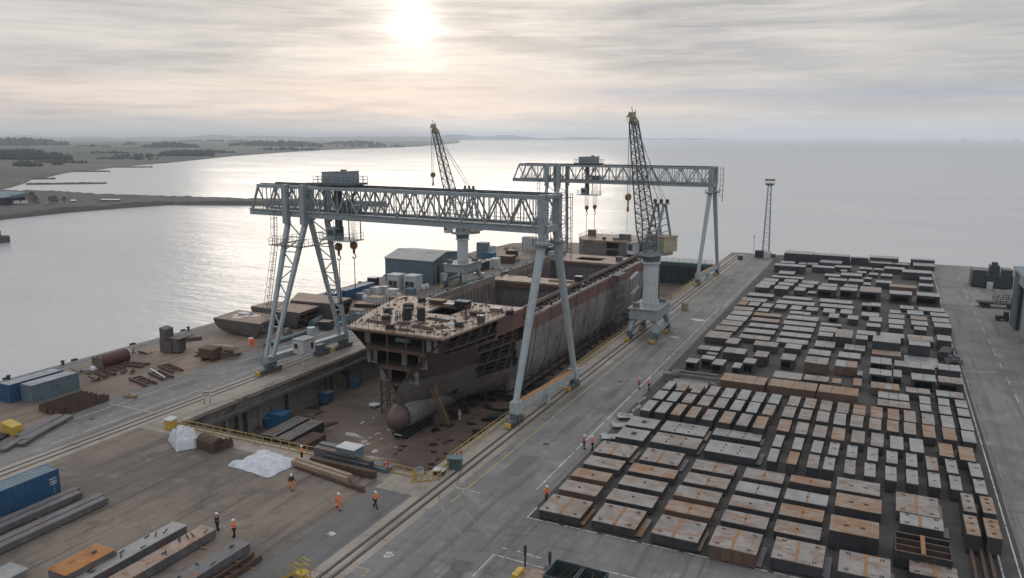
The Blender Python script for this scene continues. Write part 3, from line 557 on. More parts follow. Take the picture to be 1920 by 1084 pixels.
# caisson gate
gt=thing('dock_gate','dark green steel caisson gate closing the far end of dock','gate',(-63,230.3,FLOOR))
q=MB(); q.box(PX0,PX1,229.6,231.1,FLOOR,-.6)
for k in range(14): q.box(PX0+1+k*2.75,PX0+1.15+k*2.75,229.35,229.6,FLOOR,-.6)
M('gate_green',(.035,.06,.065),(.025,.045,.05),BRN,.15,.3,.5,streak=.4); M('gate_green_top',(.07,.13,.12),(.055,.10,.10),BRN,.15,.3,.55,streak=.4)
q.build('gate_leaf','gate_green',gt)
q=MB(); q.box(PX0,PX1,229.2,231.4,-.6,.5); q.build('walkway','gate_green_top',gt)
q=MB()
for y in (229.3,231.3):
    for k in range(20): q.box(PX0+.5+k*1.95,PX0+.56+k*1.95,y-.03,y+.03,.5,1.55)
    for z in (1.05,1.5): q.box(PX0+.4,PX1-.4,y-.025,y+.025,z,z+.05)
q.build('guard_rail','steel_mid',gt)
# quay face fenders
for k in range(14):
    q=MB(); y=72+k*11.5; q.box(-122.1,-121.52,y,y+.9,-3.4,.2)
    tag(q.build('fender','rubber'),'black rubber fender on the left quay edge','fender','fenders along the left quay')
for i,(px,py) in enumerate([(11,711),(111,683),(349,619),(448,592)]):
    v=G(px,py); tb=thing('mooring_bollard','dark iron mooring bollard on the left quay edge','bollard',(max(v.x,-120.9),v.y,0),0,'bollards along the left quay')
    q=MB(); q.cyl((0,0,0),(0,0,.55),.25,.2,10); q.cyl((0,0,.55),(0,0,.75),.36,.3,10); q.build('post','steel_dark',tb,local=True)
# ================================================================ far shore
M('shore_land',(.09,.083,.072),(.062,.058,.052),None,0,.004,.95,world=True)
M('far_fields',(.06,.066,.05),(.11,.092,.075),(.035,.045,.034),.5,.0012,.95,world=True,rscale=.0022,stretch=(.35,1.0,1))
def landgrid(name,coast,mat,rows,hfun,z0=SEA-.3):
    pts=[]
    for (px,py) in coast:
        col=[]
        for tI,tv in enumerate(rows):
            y=py+(258.75-py)*tv
            v=G(px,y,SEA); col.append((v.x,v.y,SEA+hfun(px,v,tI,tv)))
        pts.append(col)
    q=MB(); q.grid([[pts[a][c] for a in range(len(pts))] for c in range(len(rows))])
    return struct(q.build(name,mat,smooth=True))
from mathutils import noise as mn
coast0=[(-260,362),(-120,360),(0,357),(22,352),(48,344),(60,337),(85,334),(115,327),(145,322),(180,319.5),(220,314),(255,311),(290,308),(345,303),(400,297),(440,293),(520,287),(600,282),(640,280.5),(700,278.5),(780,275.5),(820,272),(855,269),(862,267.5)]
coast=[]
for a,c in zip(coast0,coast0[1:]):
    n=max(2,int(abs(c[0]-a[0])/9))
    for k in range(n):
        f=k/n; coast.append((a[0]+(c[0]-a[0])*f,a[1]+(c[1]-a[1])*f))
coast.append(coast0[-1])
def hf(px,v,i,tv):
    if i==0: return -.6
    base=1.2+6*tv
    d=v.length
    h=base+max(0,mn.noise(Vector((v.x/1400,v.y/1400,1.3))))*14*min(1,tv*1.6)
    if tv>.93: h+=8+26*(.6+.6*mn.noise(Vector((px/130,3.1,2))))*(1 if px<800 else .4)
    return max(.5,h)
landgrid('far_shore',coast,'far_fields',[0,.015,.05,.1,.17,.25,.33,.42,.5,.58,.66,.73,.8,.86,.91,.945,.965,.98],hf)
# hills closing the horizon
def ridge(name,x0,x1,py,hmax,seed,mat='leaf_far',taper=True):
    q=MB(); rows=[]
    n=90
    for a in (0,1,2):
        r=[]
        for k in range(n+1):
            px=x0+(x1-x0)*k/n; v=G(px,py,SEA); v.z=0; f=k/n
            env=min(1,(1-f)*3.0) if taper else 1
            h=hmax*env*(.62+.55*mn.noise(Vector((px/90,seed,0)))+.16*mn.noise(Vector((px/17,seed,4))))
            vv=v*(1+.02*a); r.append((vv.x,vv.y,SEA-1 if a in(0,) else SEA+max(.5,h)*(1 if a==1 else .8)))
        rows.append(r)
    q.grid(rows); return struct(q.build(name,mat,smooth=True))
ridge('hills',-250,960,262.4,92,5,taper=False)
ridge('hills',300,1425,262.4,84,9)
# woods and hedges on the far shore
def wood(px0,px1,py,hm,seed,n):
    q=MB(); rnd=random.Random(seed)
    for k in range(n):
        f=rnd.random(); v=G(px0+(px1-px0)*f,py+rnd.uniform(-1.2,1.2),SEA); d=v.length
        env=.55+.45*math.sin(math.pi*min(1,max(0,f)))
        h=hm*env*rnd.uniform(.6,1.1); r=h*rnd.uniform(.35,.6)
        rings=[]
        for z,rr in ((0,.5),(.3,1.0),(.6,.85),(.85,.5),(1,.1)):
            rings.append([(v.x+math.cos(a*1.047)*r*rr*rnd.uniform(.8,1.2),v.y+math.sin(a*1.047)*r*rr*rnd.uniform(.8,1.2),SEA+2+z*h) for a in range(6)])
        q.loft(rings)
    return stuff(q.build('wood','leaf_far'))
for a in [(-60,134,303,13,1,150),(266,372,280,16,2,120),(430,604,277,19,3,160),(296,402,294,9,4,90),(24,78,316,6,5,22),(98,118,312,5,6,12),(-60,130,276,26,7,120),(140,210,279,10,8,60),(216,300,297,6,9,40),(600,720,273,16,10,80),(230,262,274.5,14,12,30),(180,300,301,4,13,60),(60,170,308,4,14,50),(330,440,288,6,15,70),(480,600,283,7,16,60),(0,100,268,22,17,70),(300,520,268,18,18,110),(140,260,290,5,19,60),(620,760,276,9,20,60)]:
    wood(a[0],a[1],a[2],a[3]*1.45,a[4],a[5])
# groynes on the beach
for i,(x0,y0,x1,y1,w_,lb) in enumerate([(50,346.5,200,344.5,4,'nearest and longest dark stone groyne reaching out from the beach'),(142,322.5,206,322.2,4,'second dark stone groyne along the beach'),(212,314.3,286,314.0,5,'third dark stone groyne along the beach, farther out'),(276,306.2,316,305.8,5,'farthest small stone groyne along the beach'),(60,336.5,104,336,3,'short dark groyne just behind the nearest one')]):
    a=G(x0,y0,SEA); c=G(x1,y1,SEA); d=(c-a).normalized(); n=Vector((-d.y,d.x,0)); q=MB(); rings=[]
    for k in range(25):
        p=a+(c-a)*k/24; ww=w_*random.uniform(.8,1.2)*(1 if k<24 else .4); hh=1.5*random.uniform(.75,1.15)
        rings.append([p-n*ww+Vector((0,0,-.6)),p-n*ww*.4+Vector((0,0,hh)),p+n*ww*.4+Vector((0,0,hh)),p+n*ww+Vector((0,0,-.6))])
    q.loft(rings); tag(q.build('groyne','rock'),lb,'groyne')
# spit with breakwater
def mound(name,near,far,hh,mat,label=None):
    """land strip between two pixel lines on the water, rocky slopes"""
    q=MB(); rings=[]
    n=60
    def at(pl,f):
        s=f*(len(pl)-1); i=min(int(s),len(pl)-2); u=s-i; return (pl[i][0]+(pl[i+1][0]-pl[i][0])*u,pl[i][1]+(pl[i+1][1]-pl[i][1])*u)
    for k in range(n+1):
        f=k/n; a=G(*at(near,f),SEA); c=G(*at(far,f),SEA); d=(c-a); L=d.length; d.normalize()
        r=[]
        for g_,z in ((0,-.5),(min(2.5,L*.2),hh*.6),(min(4.5,L*.3),hh),(L*.5,hh*1.0),(L-min(4.5,L*.3),hh*1.1),(L-min(2,L*.15),hh*.7),(L,-.5)):
            p=a+d*g_; z2=z+(mn.noise(Vector((p.x/5,p.y/5,z)))*.7 if z>0 else 0); r.append((p.x,p.y,SEA+z2))
        rings.append(r)
    q.grid(rings); return q.build(name,mat)
q=MB()
for (x0,x1,y0,y1) in ((131,144,374.2,376.6),(188,226,372.9,375.0),(85,105,379.5,380.3)):
    q.quad(*[(v.x,v.y,SEA+3.4) for v in (G(x0,y1,SEA+3.4),G(x1,y1,SEA+3.4),G(x1-2,y0,SEA+3.4),G(x0+3,y0,SEA+3.4))])
struct(q.build('pond','sea_water'))
struct(mound('spit',[(-260,440),(0,413),(120,400),(230,391),(325,384.5)],[(-260,362),(0,363),(95,364),(190,371),(330,374.5)],2.6,'shore_land'))
tag(mound('breakwater',[(322,385.2),(463,385.6),(600,386.6),(722,387.4)],[(322,373.5),(463,377.6),(600,380.5),(726,383.5)],2.3,'rock'),'long grey stone breakwater running out from the spit','breakwater')
# ================================================================ gantry cranes
def truss_plane(q,y,xs,zb,zt,w=.22,ph=0):
    n=len(xs)-1
    for i in range(n):
        a,c=xs[i],xs[i+1]
        if (i+ph)%2==0: q.bar((a,y,zt),(c,y,zb),w,w)
        else: q.bar((a,y,zb),(c,y,zt),w,w)
    for i in range(1,n): q.bar((xs[i],y,zb),(xs[i],y,zt),w*.62,w*.62)
    for i in range(n):
        xm=(xs[i]+xs[i+1])/2; q.bar((xm,y,(zb+zt)/2 if False else zb),(xm,y,zt),w*.38,w*.38)
def rail_line(q,p,c,h=1.0,step=2.0,r=.05):
    p=Vector(p);c=Vector(c);L=(c-p).length;n=max(1,int(L/step))
    for k in range(n+1):
        v=p+(c-p)*k/n; q.bar(v,v+Vector((0,0,h)),r,r)
    for z in (h,h*.52): q.bar(p+Vector((0,0,z)),c+Vector((0,0,z)),r,r)
def bogie(root,x,y,wheels=4,sgn=1,mat='crane_paint_dark'):
    q=MB(); L=.95*wheels
    q.box(x-.42,x+.42,y-L*.22,y+L*.22,1.05,1.6)
    for s in (-1,1):
        q.prism([(x-.36,y+s*L*.25-L*.22),(x+.36,y+s*L*.25-L*.22),(x+.36,y+s*L*.25+L*.22),(x-.36,y+s*L*.25+L*.22)],.42,[.75,.75,1.05,1.05] if s<0 else [1.05,1.05,.75,.75])
    o=q.build('bogie',mat,root,local=True)
    for k in range(wheels):
        yy=y-L/2+(k+.5)*L/wheels; q=MB(); q.cyl((x-.22,yy,.36),(x+.22,yy,.36),.34,n=12); q.build('wheel','wheel_rust',o,local=True)
    q=MB(); e=y-L/2-.1
    q.box(x-.45,x+.45,e-.35,e,.2,.75); q.build('buffer','safety_yellow',o,local=True)
    return o
def hookblock(root,x,y,z,top,s=1.0,tail=2.6):
    q=MB(); q.cyl((x-.28*s,y,z),(x+.28*s,y,z),.62*s,n=16); q.cyl((x-.42*s,y,z),(x-.30*s,y,z),.45*s,n=12); q.cyl((x+.30*s,y,z),(x+.42*s,y,z),.45*s,n=12)
    q.bar((x,y,z-.4*s),(x,y,z-1.3*s),.3*s,.3*s)
    o=q.build('hook_block','hook_yellow',root,local=True)
    q=MB(); pts=[]
    for k in range(11):
        a=R(100-k*26); pts.append(Vector((x+math.cos(a)*.36*s+0.0,y,z-1.75*s+math.sin(a)*.36*s)))
    for a,c in zip(pts,pts[1:]): q.bar(a,c,.13*s,.13*s)
    q.build('hook','steel_dark',o,local=True)
    q=MB()
    for dx in (-.45,-.15,.15,.45):
        for dy in (-.3,.3): q.bar((x+dx*s,y+dy*s,z),(x+dx*1.6*s,y+dy*s,top),.035,.035)
    q.build('hoist_rope','wire',root,local=True)
    if tail:
        q=MB(); q.bar((x,y,z-2*s),(x,y,z-2*s-tail),.09,.09); q.box(x-.16,x+.16,y-.16,y+.16,z-2*s-tail-.5,z-2*s-tail); q.build('sling','steel_dark',root,local=True)
def gantry(label,loc,rz,over,span,trolx,hooks,feet,light='crane_paint',legmat='crane_leg',tx=1.3):
    g=thing('gantry_crane',label,'gantry crane',loc,rz)
    ZB,ZT=25.0,29.3; Y=2.15; xr=span+.75
    n=28; xl=-over+1.9
    xs=[xl+(xr-xl)*k/n for k in range(n+1)]
    for s in (-1,1):
        q=MB(); y=s*Y
        q.k=0
        q.box(-over,xr,y-.3,y+.3,ZB-.42,ZB+.35)      # bottom box chord
        q.box(-over+.1,xr,y-.55,y+.55,ZB+.352,ZB+.46)
        q.box(-over+.1,xr,y-.46,y+.46,ZB-.52,ZB-.422)
        q.box(xl,xr,y-.30,y+.30,ZT-.35,ZT+.20)
        truss_plane(q,y,xs,ZB+.4,ZT-.3,.2,0 if s<0 else 1)
        q.bar((-over+.3,y,ZB+.3),(xl+.1,y,ZT),.3,.3)
        q.build('truss_girder',light,g,local=True)
    q=MB()
    for k in range(0,n+1): q.bar((xs[k],-Y,ZB-.3),(xs[k],Y,ZB-.3),.2,.3)
    q.box(xs[0],xr,-.1,.1,ZB-.4,ZB-.2); q.build('cross_bracing',light,g,local=True)
    q=MB()
    for k in range(0,n+1):
        q.bar((xs[k],-Y,ZT+.05),(xs[k],Y,ZT+.05),.18,.18); 
        if k<n: q.bar((xs[k],-Y if k%2 else Y,ZT+.05),(xs[k+1],Y if k%2 else -Y,ZT+.05),.12,.12)
    q.build('cross_bracing',light,g,local=True)
    for s in (-1,1):
        q=MB(); q.box(xl,xr,s*(Y-.55)-.02,s*(Y-.55)+.02,ZT+.20,ZT+.36); q.build('trolley_rail','steel_dark',g,local=True)
    # walkway with hand rail inside, along the bottom chord
    q=MB(); q.box(-over+.5,xr,Y+.34,Y+1.25,ZB+.2,ZB+.26); rail_line(q,(-over+.5,Y+1.2,ZB+.26),(xr,Y+1.2,ZB+.26),1.1,1.6,.05)
    rail_line(q,(-over+.5,-Y-.5,ZB+.46),(xr,-Y-.5,ZB+.46),.95,2.2,.035)
    q.build('walkway','steel_mid',g,local=True)
    # right end portal
    q=MB()
    for s in (-1,1):
        q.box(xr-1.05,xr,s*Y-.48,s*Y+.48,ZB-.5,ZT+.3)
    q.box(xr-.65,xr-.05,-Y+.48,Y-.48,ZB-.35,ZB+.45); q.box(xr-.65,xr-.05,-Y+.48,Y-.48,ZT-.3,ZT+.25)
    q.build('end_frame',light,g,local=True)
    # left portal posts through the girder
    for xx in (-1.9,1.9):
        for s in (-1,1):
            q=MB(); xx=tx+(1.9 if xx>0 else -1.9); q.box(xx-.5,xx+.5,s*(Y+.62)-.42,s*(Y+.62)+.42,ZB-1.6,ZT+.35); q.build('portal_post',light,g,local=True)
    # lattice legs on the left: each of two box chords with lacing
    fl=feet[0]
    for s in (-1,1):
        top=Vector((tx,s*(Y+.3),ZB-1.3)); foot=Vector((0,s*fl,2.6)); q=MB()
        for e in (-1,1):
            q.bar(top+Vector((e*1.9,0,0)),foot+Vector((e*.75,0,0)),.72,.66,.5,.5,up=(0,1,0))
        m=9
        for k in range(m):
            a=top+(foot-top)*(k/m); c=top+(foot-top)*((k+1)/m); wa=1.9+(.75-1.9)*k/m; wc=1.9+(.75-1.9)*(k+1)/m
            e=1 if k%2 else -1
            q.bar(a+Vector((e*wa,0,0)),c+Vector((-e*wc,0,0)),.16,.16)
            q.bar(c+Vector((-wc,0,0)),c+Vector((wc,0,0)),.16,.16)
        q.build('lattice_leg',legmat,g,local=True)
    # platform and ladders on the left legs
    q=MB(); zz=ZB-5.2
    q.box(-3.6,3.4,-Y-1.9,-Y+.4-1.0,zz,zz+.12); rail_line(q,(-3.6,-Y-1.85,zz+.1),(3.4,-Y-1.85,zz+.1),1.1,.8,.05); rail_line(q,(-3.6,-Y-1.85,zz+.1),(-3.6,Y+1.8,zz+.1),1.1,.8,.05)
    q.box(-3.6,-2.9,-Y-1.9,Y+1.8,zz-.02,zz+.1); rail_line(q,(3.4,-Y-1.85,zz+.1),(3.4,Y+1.8,zz+.1),1.1,.8,.05); q.box(2.7,3.4,-Y-1.7,Y+1.8,zz-.02,zz+.1)
    q.build('platform','steel_mid',g,local=True)
    q=MB(); 
    def ladder(q,a,c,wd=.55):
        a=Vector(a);c=Vector(c); sx=Vector((0,wd/2,0))
        q.bar(a-sx,c-sx,.07,.07); q.bar(a+sx,c+sx,.07,.07); L=(c-a).length
        k=0
        while k<L: v=a+(c-a)*k/L; q.bar(v-sx,v+sx,.05,.05); k+=.5
        k=1.5
        while k<L:
            v=a+(c-a)*k/L
            q.bar(v+Vector((-.75,-wd/2,0)),v+Vector((-.75,wd/2,0)),.05,.05); q.bar(v-sx,v+Vector((-.75,-wd/2,0)),.05,.05); q.bar(v+sx,v+Vector((-.75,wd/2,0)),.05,.05); k+=1.4
        for e in (-1,1): q.bar(a+Vector((-.75,e*wd/2,1.5)),c+Vector((-.75,e*wd/2,0)),.05,.05)
    ladder(q,(-1.6,-fl-.2,.9),(-2.8,-Y-1.0,zz+.1)); ladder(q,(-2.6,-Y-1.3,zz),(-2.6,-Y-1.0,ZB+.4))
    q.build('access_ladder','steel_mid',g,local=True)
    # sill beam left with electrical house
    q=MB(); q.box(-.55,.55,-fl-.9,fl+.9,1.75,2.75); q.build('sill_beam',light,g,local=True)
    q=MB(); q.box(.9,3.2,-4.4,-1.6,2.3,4.6); q.k=1; q.box(.8,3.3,-4.5,-1.5,4.6,4.75); q.k=2; q.box(3.2,3.24,-2.6,-2.1,3.0,4.0); q.box(1.3,2.0,-4.44,-4.4,3.2,4.0)
    q.k=0
    for yy in (-4.1,-1.9): q.bar((2.6,yy,2.3),(.5,yy,1.2),.16,.16); q.bar((2.8,yy,0.02),(2.8,yy,2.3),.12,.12)
    q.build('electrical_house',['white_paint','roof_pale','glass_dark'],g,local=True)
    q=MB(); q.box(.62,1.9,.5,2.0,.6,2.6); q.box(.62,1.7,2.4,3.4,.5,1.6); rail_line(q,(.7,-1.2,1.0),(.7,3.6,1.0),1,.9,.05); q.build('cable_reel_cabinet','crane_paint_dark',g,local=True)
    for s in (-1,1): bogie(g,0,s*fl,5)
    # tubular legs on the right
    fr=feet[1]
    for s in (-1,1):
        top=Vector((span+.2,s*(Y-.05),ZB-1.7)); foot=Vector((span,s*fr,2.9)); q=MB()
        q.cyl(foot,top,.44,.6,16); q.cyl(top+Vector((0,0,-.3)),top+Vector((0,0,0)),.95,.95,16); q.cyl(top,top+Vector((0,0,1.2)),.4,.6,12)
        q.build('tube_leg',legmat,g,local=True,smooth=False)
        q=MB(); z0=top.z; q.cyl(top+Vector((0,0,-.42)),top+Vector((0,0,-.3)),1.35,1.35,14)
        for k in range(14):
            a=2*math.pi*k/14; v=top+Vector((math.cos(a)*1.3,math.sin(a)*1.3,-.3)); q.bar(v,v+Vector((0,0,1)),.04,.04)
        q.build('leg_platform','steel_mid',g,local=True)
        q=MB(); q.box(span-.6,span+.6,s*fr-.6,s*fr+.6,1.5,3.1); q.build('leg_foot',legmat,g,local=True)
        bogie(g,span,s*fr,4)
    q=MB(); q.k=0; q.box(span-.5,span+.5,-fr+.72,fr-.72,1.9,2.85); q.k=1; q.box(span-.46,span+.46,-fr+.8,fr-.8,2.852,2.87)
    q.k=0; q.box(span-.45,span+.45,-.5,.4,.5,1.9)
    q.build('sill_beam',[legmat,'weld_rust'],g,local=True)
    # ladder tower at right end
    q=MB(); ladder(q,(span+2.1,Y+.6,ZB-4.5),(span+2.1,Y+.6,ZT+.3)); q.build('access_ladder','steel_mid',g,local=True)
    # trolley
    q=MB(); x=trolx
    q.k=0; q.prism([(x-2.45,-1.5),(x+2.45,-1.5),(x+2.45,1.6),(x-2.45,1.6)],ZT+.75,[ZT+2.35,ZT+2.5,ZT+2.5,ZT+2.35])
    q.k=1; q.prism([(x-2.55,-1.6),(x+2.55,-1.6),(x+2.55,1.7),(x-2.55,1.7)],[ZT+2.36,ZT+2.51,ZT+2.51,ZT+2.36],[ZT+2.44,ZT+2.59,ZT+2.59,ZT+2.44])
    q.k=2; q.box(x+1.2,x+1.9,-1.2,-.6,ZT+2.56,ZT+2.85)
    q.build('machine_house',['house_blue','roof_pale','steel_mid'],g,local=True)
    q=MB(); q.box(x-3.6,x+3.6,-2.3,2.3,ZT+.45,ZT+.75)
    for s in (-1,1):
        rail_line(q,(x-3.6,s*2.25,ZT+.75),(x+3.6,s*2.25,ZT+.75),1.0,.9,.05)
        for e in (-1,1): q.box(x+e*2.6-.5,x+e*2.6+.5,s*1.6-.2,s*1.6+.2,ZT+.36,ZT+.5)
    rail_line(q,(x-3.6,-2.25,ZT+.75),(x-3.6,2.25,ZT+.75),1,1.1,.05); rail_line(q,(x+3.6,-2.25,ZT+.75),(x+3.6,2.25,ZT+.75),1,1.1,.05)
    q.build('trolley_frame','crane_paint_dark',g,local=True)
    q=MB(); q.box(x-.6,x+.3,-1.0,-.2,ZB-2.2,ZT+.4)
    for k in range(14): q.bar((x-2+random.random()*5,random.uniform(-1,1),ZB+random.random()*2),(x-2+random.random()*5,random.uniform(-1,1),ZB+1.5+random.random()*2.5),.12,.12)
    q.box(x+1.2,x+3.4,-1,1,ZB+.6,ZB+1.6); q.build('hoist_machinery','crane_paint_dark',g,local=True)
    ZB+=.9; cb=MB(); cb.k=0; cb.prism([(x-1.3,-2.2),(x+.3,-2.2),(x+.3,.0),(x-1.3,.0)],ZB-4.6,ZB-2.75); cb.k=1; cb.box(x-1.1,x+.1,-2.24,-2.2,ZB-4.0,ZB-3.1); cb.box(x+.3,x+.34,-1.9,-.3,ZB-4.0,ZB-3.1)
    cb.k=0; cb.box(x-2.6,x+3.8,-2.6,.7,ZB-4.75,ZB-4.6)
    for p0,p1 in (((x-2.6,-2.55),(x-1.7,-2.55)),((x+.5,-2.55),(x+3.8,-2.55)),((x+3.8,-2.55),(x+3.8,.65)),((x-2.6,-2.55),(x-2.6,.65))): rail_line(cb,(p0[0],p0[1],ZB-4.6),(p1[0],p1[1],ZB-4.6),1.1,.7,.05)
    for xx in (x+3.4,x+1.0): cb.bar((xx,.4,ZB-4.6),(xx,.4,ZB-1.3),.14,.14)
    cb.build('operator_cab',['house_blue','glass_dark'],g,local=True)
    for (hx,hy,hz,tail) in hooks: hookblock(g,hx,hy,hz,ZT+.5,1.0,tail)
    return g
rz=-math.atan2(3.9,46.2)
G1=gantry('nearer grey-blue gantry crane spanning the dry dock over the bow',(-86.1,101.2,0),rz,9.3,45.5,8.7,[(8.1,-.4,19.9,6.8),(10.4,.6,20.2,6.2)],(8.5,8.75))
G2=gantry('farther grey-blue gantry crane spanning the dry dock near its gate',(-86.8,210.6,0),rz,12.0,46.2,11.2,[(11.0,-.5,17.6,9.0),(13.0,.6,17.8,6.0)],(8.5,8.7))
# ================================================================ slewing jib cranes
def jib_crane(label,loc,rz,tip,headz,gx,gy,slew,tail,mh=10.2):
    g=thing('jib_crane',label,'crane',loc,rz)
    # portal
    q=MB(); q.prism([(-gx-.5,-gy-.2),(gx+.5,-gy-.2),(gx+.5,gy+.2),(-gx-.5,gy+.2)],4.0,5.9)
    q.box(-gx-.8,gx+.8,-gy-.5,gy+.5,5.9,6.05)
    q.build('portal_frame','crane_paint',g,local=True)
    for sx in (-1,1):
        for sy in (-1,1):
            q=MB(); q.bar((sx*(gx+.35),sy*(gy+.0),1.6),(sx*(gx-.15),sy*(gy-1.0),4.1),.75,.8,1.0,1.3,up=(0,1,0)); q.build('portal_leg','crane_paint',g,local=True)
            o=bogie(g,sx*(gx+.35),sy*gy,3)
        q=MB(); q.box(sx*(gx+.35)-.28,sx*(gx+.35)+.28,-gy+.6,gy-.6,1.5,2.0)
        for k in range(5): q.bar((sx*(gx+.35),-gy+1+k*1.3,2.0),(sx*(gx+.35),-gy+1+k*1.3,3.0),.05,.05)
        q.build('sill_beam','crane_paint',g,local=True)
    q=MB()
    for k in range(16): q.box(random.uniform(-gx,gx-.4),random.uniform(-gx,gx),0,0,6.05,6.05) if False else None
    for e in (-1,1):
        rail_line(q,(-gx-.7,e*(gy+.4),6.05),(gx+.7,e*(gy+.4),6.05),1.0,1.1,.05); rail_line(q,(e*(gx+.7),-gy-.4,6.05),(e*(gx+.7),gy+.4,6.05),1.0,1.1,.05)
    q.box(-gx,-gx+1.0,-gy+.4,-gy+1.5,6.05,6.9); q.box(gx-1.1,gx,gy-2,gy-.6,6.05,6.7)
    q.build('platform','steel_mid',g,local=True)
    # column
    q=MB(); q.cyl((0,0,6.05),(0,0,headz-1.4),1.42,1.36,24); q.cyl((0,0,headz-1.5),(0,0,headz-1.1),1.75,1.75,24); q.build('column','column_paint',g,local=True,smooth=False)
    q=MB(); q.cyl((0,0,headz-1.1),(0,0,headz),1.5,1.8,20); q.build('slew_ring','crane_paint_dark',g,local=True)
    # slewing upper works in direction slew
    c,s=math.cos(slew),math.sin(slew)
    def W(u,v,z): return Vector((u*c-v*s,u*s+v*c,z))
    def wbox(q,u0,u1,v0,v1,z0,z1): q.prism([tuple(W(u0,v0,0))[:2],tuple(W(u1,v0,0))[:2],tuple(W(u1,v1,0))[:2],tuple(W(u0,v1,0))[:2]],z0,z1)
    q=MB(); wbox(q,-2.2,2.4,-1.6,1.6,headz,headz+.5); wbox(q,-1.0,1.2,-1.3,1.3,headz+.5,headz+2.6); q.build('turntable','crane_paint',g,local=True)
    q=MB(); q.k=0; wbox(q,-5.2,-1.05,-2.0,2.0,headz+.5,headz+3.3); q.k=1; wbox(q,-5.3,-1.0,-2.1,2.1,headz+3.3,headz+3.42); q.k=0; wbox(q,-4.6,-2.0,-1.5,1.5,headz-.2,headz+.5); q.build('counterweight_house',['crane_cream','cabin_tan'],g,local=True)
    q=MB(); q.k=0; wbox(q,1.9,3.7,-2.9,-1.45,headz+.3,headz+2.4); q.k=1; wbox(q,3.7,3.74,-2.75,-1.6,headz+1.0,headz+2.2); q.k=2; wbox(q,1.8,3.8,-3.0,-1.35,headz+2.4,headz+2.5); q.build('operator_cab',['white_paint','glass_dark','roof_pale'],g,local=True)
    # A-frame mast
    mt=headz+mh; q=MB()
    for v in (-1.1,1.1):
        q.bar(W(.3,v,headz+2.6),W(-2.0,v*.8,mt),.38,.38); q.bar(W(-4.2,v,headz+3.3),W(-2.6,v*.8,mt),.34,.34)
        for k in range(1,5):
            f=k/5; a=W(.3,v,headz+2.6)+(W(-2.0,v*.8,mt)-W(.3,v,headz+2.6))*f; d=W(-4.2,v,headz+3.3)+(W(-2.6,v*.8,mt)-W(-4.2,v,headz+3.3))*f
            q.bar(a,d,.14,.14)
    for k in range(1,6):
        f=k/5; a=W(.3,-1.1,headz+2.6)+(W(-2.0,-.88,mt)-W(.3,-1.1,headz+2.6))*f; d=W(.3,1.1,headz+2.6)+(W(-2.0,.88,mt)-W(.3,1.1,headz+2.6))*f; q.bar(a,d,.14,.14)
    wbox(q,-3.3,-1.5,-1.4,1.4,mt,mt+.2); q.build('mast_frame','crane_paint',g,local=True)
    q=MB()
    for v,u in ((-1.0,-1.9),(0,-2.4),(1.0,-2.9)): q.cyl(W(u-.12,v,mt+.6),W(u+.12,v,mt+.6),.36,n=14); q.cyl(W(u,v-.15,mt+.35),W(u,v+.15,mt+.35),.3,n=14)
    for k in range(8): pass
    q.build('sheave','steel_rusty',g,local=True)
    # jib
    foot=W(.9,0,headz+1.0); tipv=foot+W(tip[0],tip[1],tip[2]); d=(tipv-foot); L=d.length; dn=d.normalized()
    side=W(0,1,0); nrm=dn.cross(side).normalized()
    def corner(f,sv,sn):
        wv=1.75+(.62-1.75)*f
        wn=.3+(.95-.3)*f/.2 if f<.2 else .95-(.95-.45)*(f-.2)/.8
        return foot+d*f+side*(sv*wv)+nrm*(sn*wn)
    q=MB(); n=26
    for sv in (-1,1):
        for sn in (-1,1):
            for k in range(n): q.bar(corner(k/n,sv,sn),corner((k+1)/n,sv,sn),.19,.19)
    for k in range(n):
        for sv in (-1,1):
            e=1 if k%2 else -1; q.bar(corner(k/n,sv,e),corner((k+1)/n,sv,-e),.09,.09)
        for sn in (-1,1):
            e=1 if k%2 else -1; q.bar(corner(k/n,e,sn),corner((k+1)/n,-e,sn),.09,.09); q.bar(corner((k+1)/n,-1,sn),corner((k+1)/n,1,sn),.08,.08)
    q.build('lattice_jib','crane_paint_dark',g,local=True)
    q=MB(); h=corner(1,0,0)
    for v in (-.45,.45): q.cyl(h+side*(v-.12)+dn*.1,h+side*(v+.12)+dn*.1,.55,n=14); q.cyl(h+side*(v-.1)+dn*1.3-nrm*.2,h+side*(v+.1)+dn*1.3-nrm*.2,.4,n=12)
    q.bar(h-dn*.8,h+dn*1.6,.8,.7); q.bar(h+dn*1.0-side*1.0-nrm*.5,h+dn*1.0+side*1.0-nrm*.5,.12,.3); q.bar(h+dn*1.6,h+dn*2.6,.1,.1); q.bar(h+dn*1.4+side*.7,h+dn*2.1+side*.7,.08,.08)
    rail_line(q,h+side*1.0-nrm*.6,h-side*1.0-nrm*.6,.8,.5,.05)
    q.build('jib_head','crane_cream',g,local=True)
    q=MB(); 
    for v in (-.5,.5): q.bar(W(-2.0,v,mt+.9),h+side*v*.6+dn*.3,.045,.045); q.bar(W(-2.5,v*1.6,mt+.9),foot+d*.93+side*v,.045,.045)
    q.build('luffing_rope','wire',g,local=True)
    hp=h+W(.9,0,0)
    hl=tail
    q=MB()
    for v in (-.25,.25): q.bar(hp+side*v,Vector((hp.x,hp.y,hl))+side*v,.04,.04)
    q.bar(h+W(1.7,.5,.3),Vector((h.x,h.y,hl-6))+W(1.7,.5,0),.04,.04); q.build('hoist_rope','wire',g,local=True)
    q=MB(); p=Vector((hp.x,hp.y,hl)); q.cyl(p-side*.25,p+side*.25,.62,n=14); q.bar(p-Vector((0,0,.5)),p-Vector((0,0,2.0)),.22,.22); q.bar(p-Vector((0,0,1.8)),p-Vector((0,0,2.6)),.42,.14); q.build('hook_block','hook_yellow',g,local=True)
    return g
A=Vector((-38.6,142.3,0)); 
sl=math.atan2(-.93,-.37)
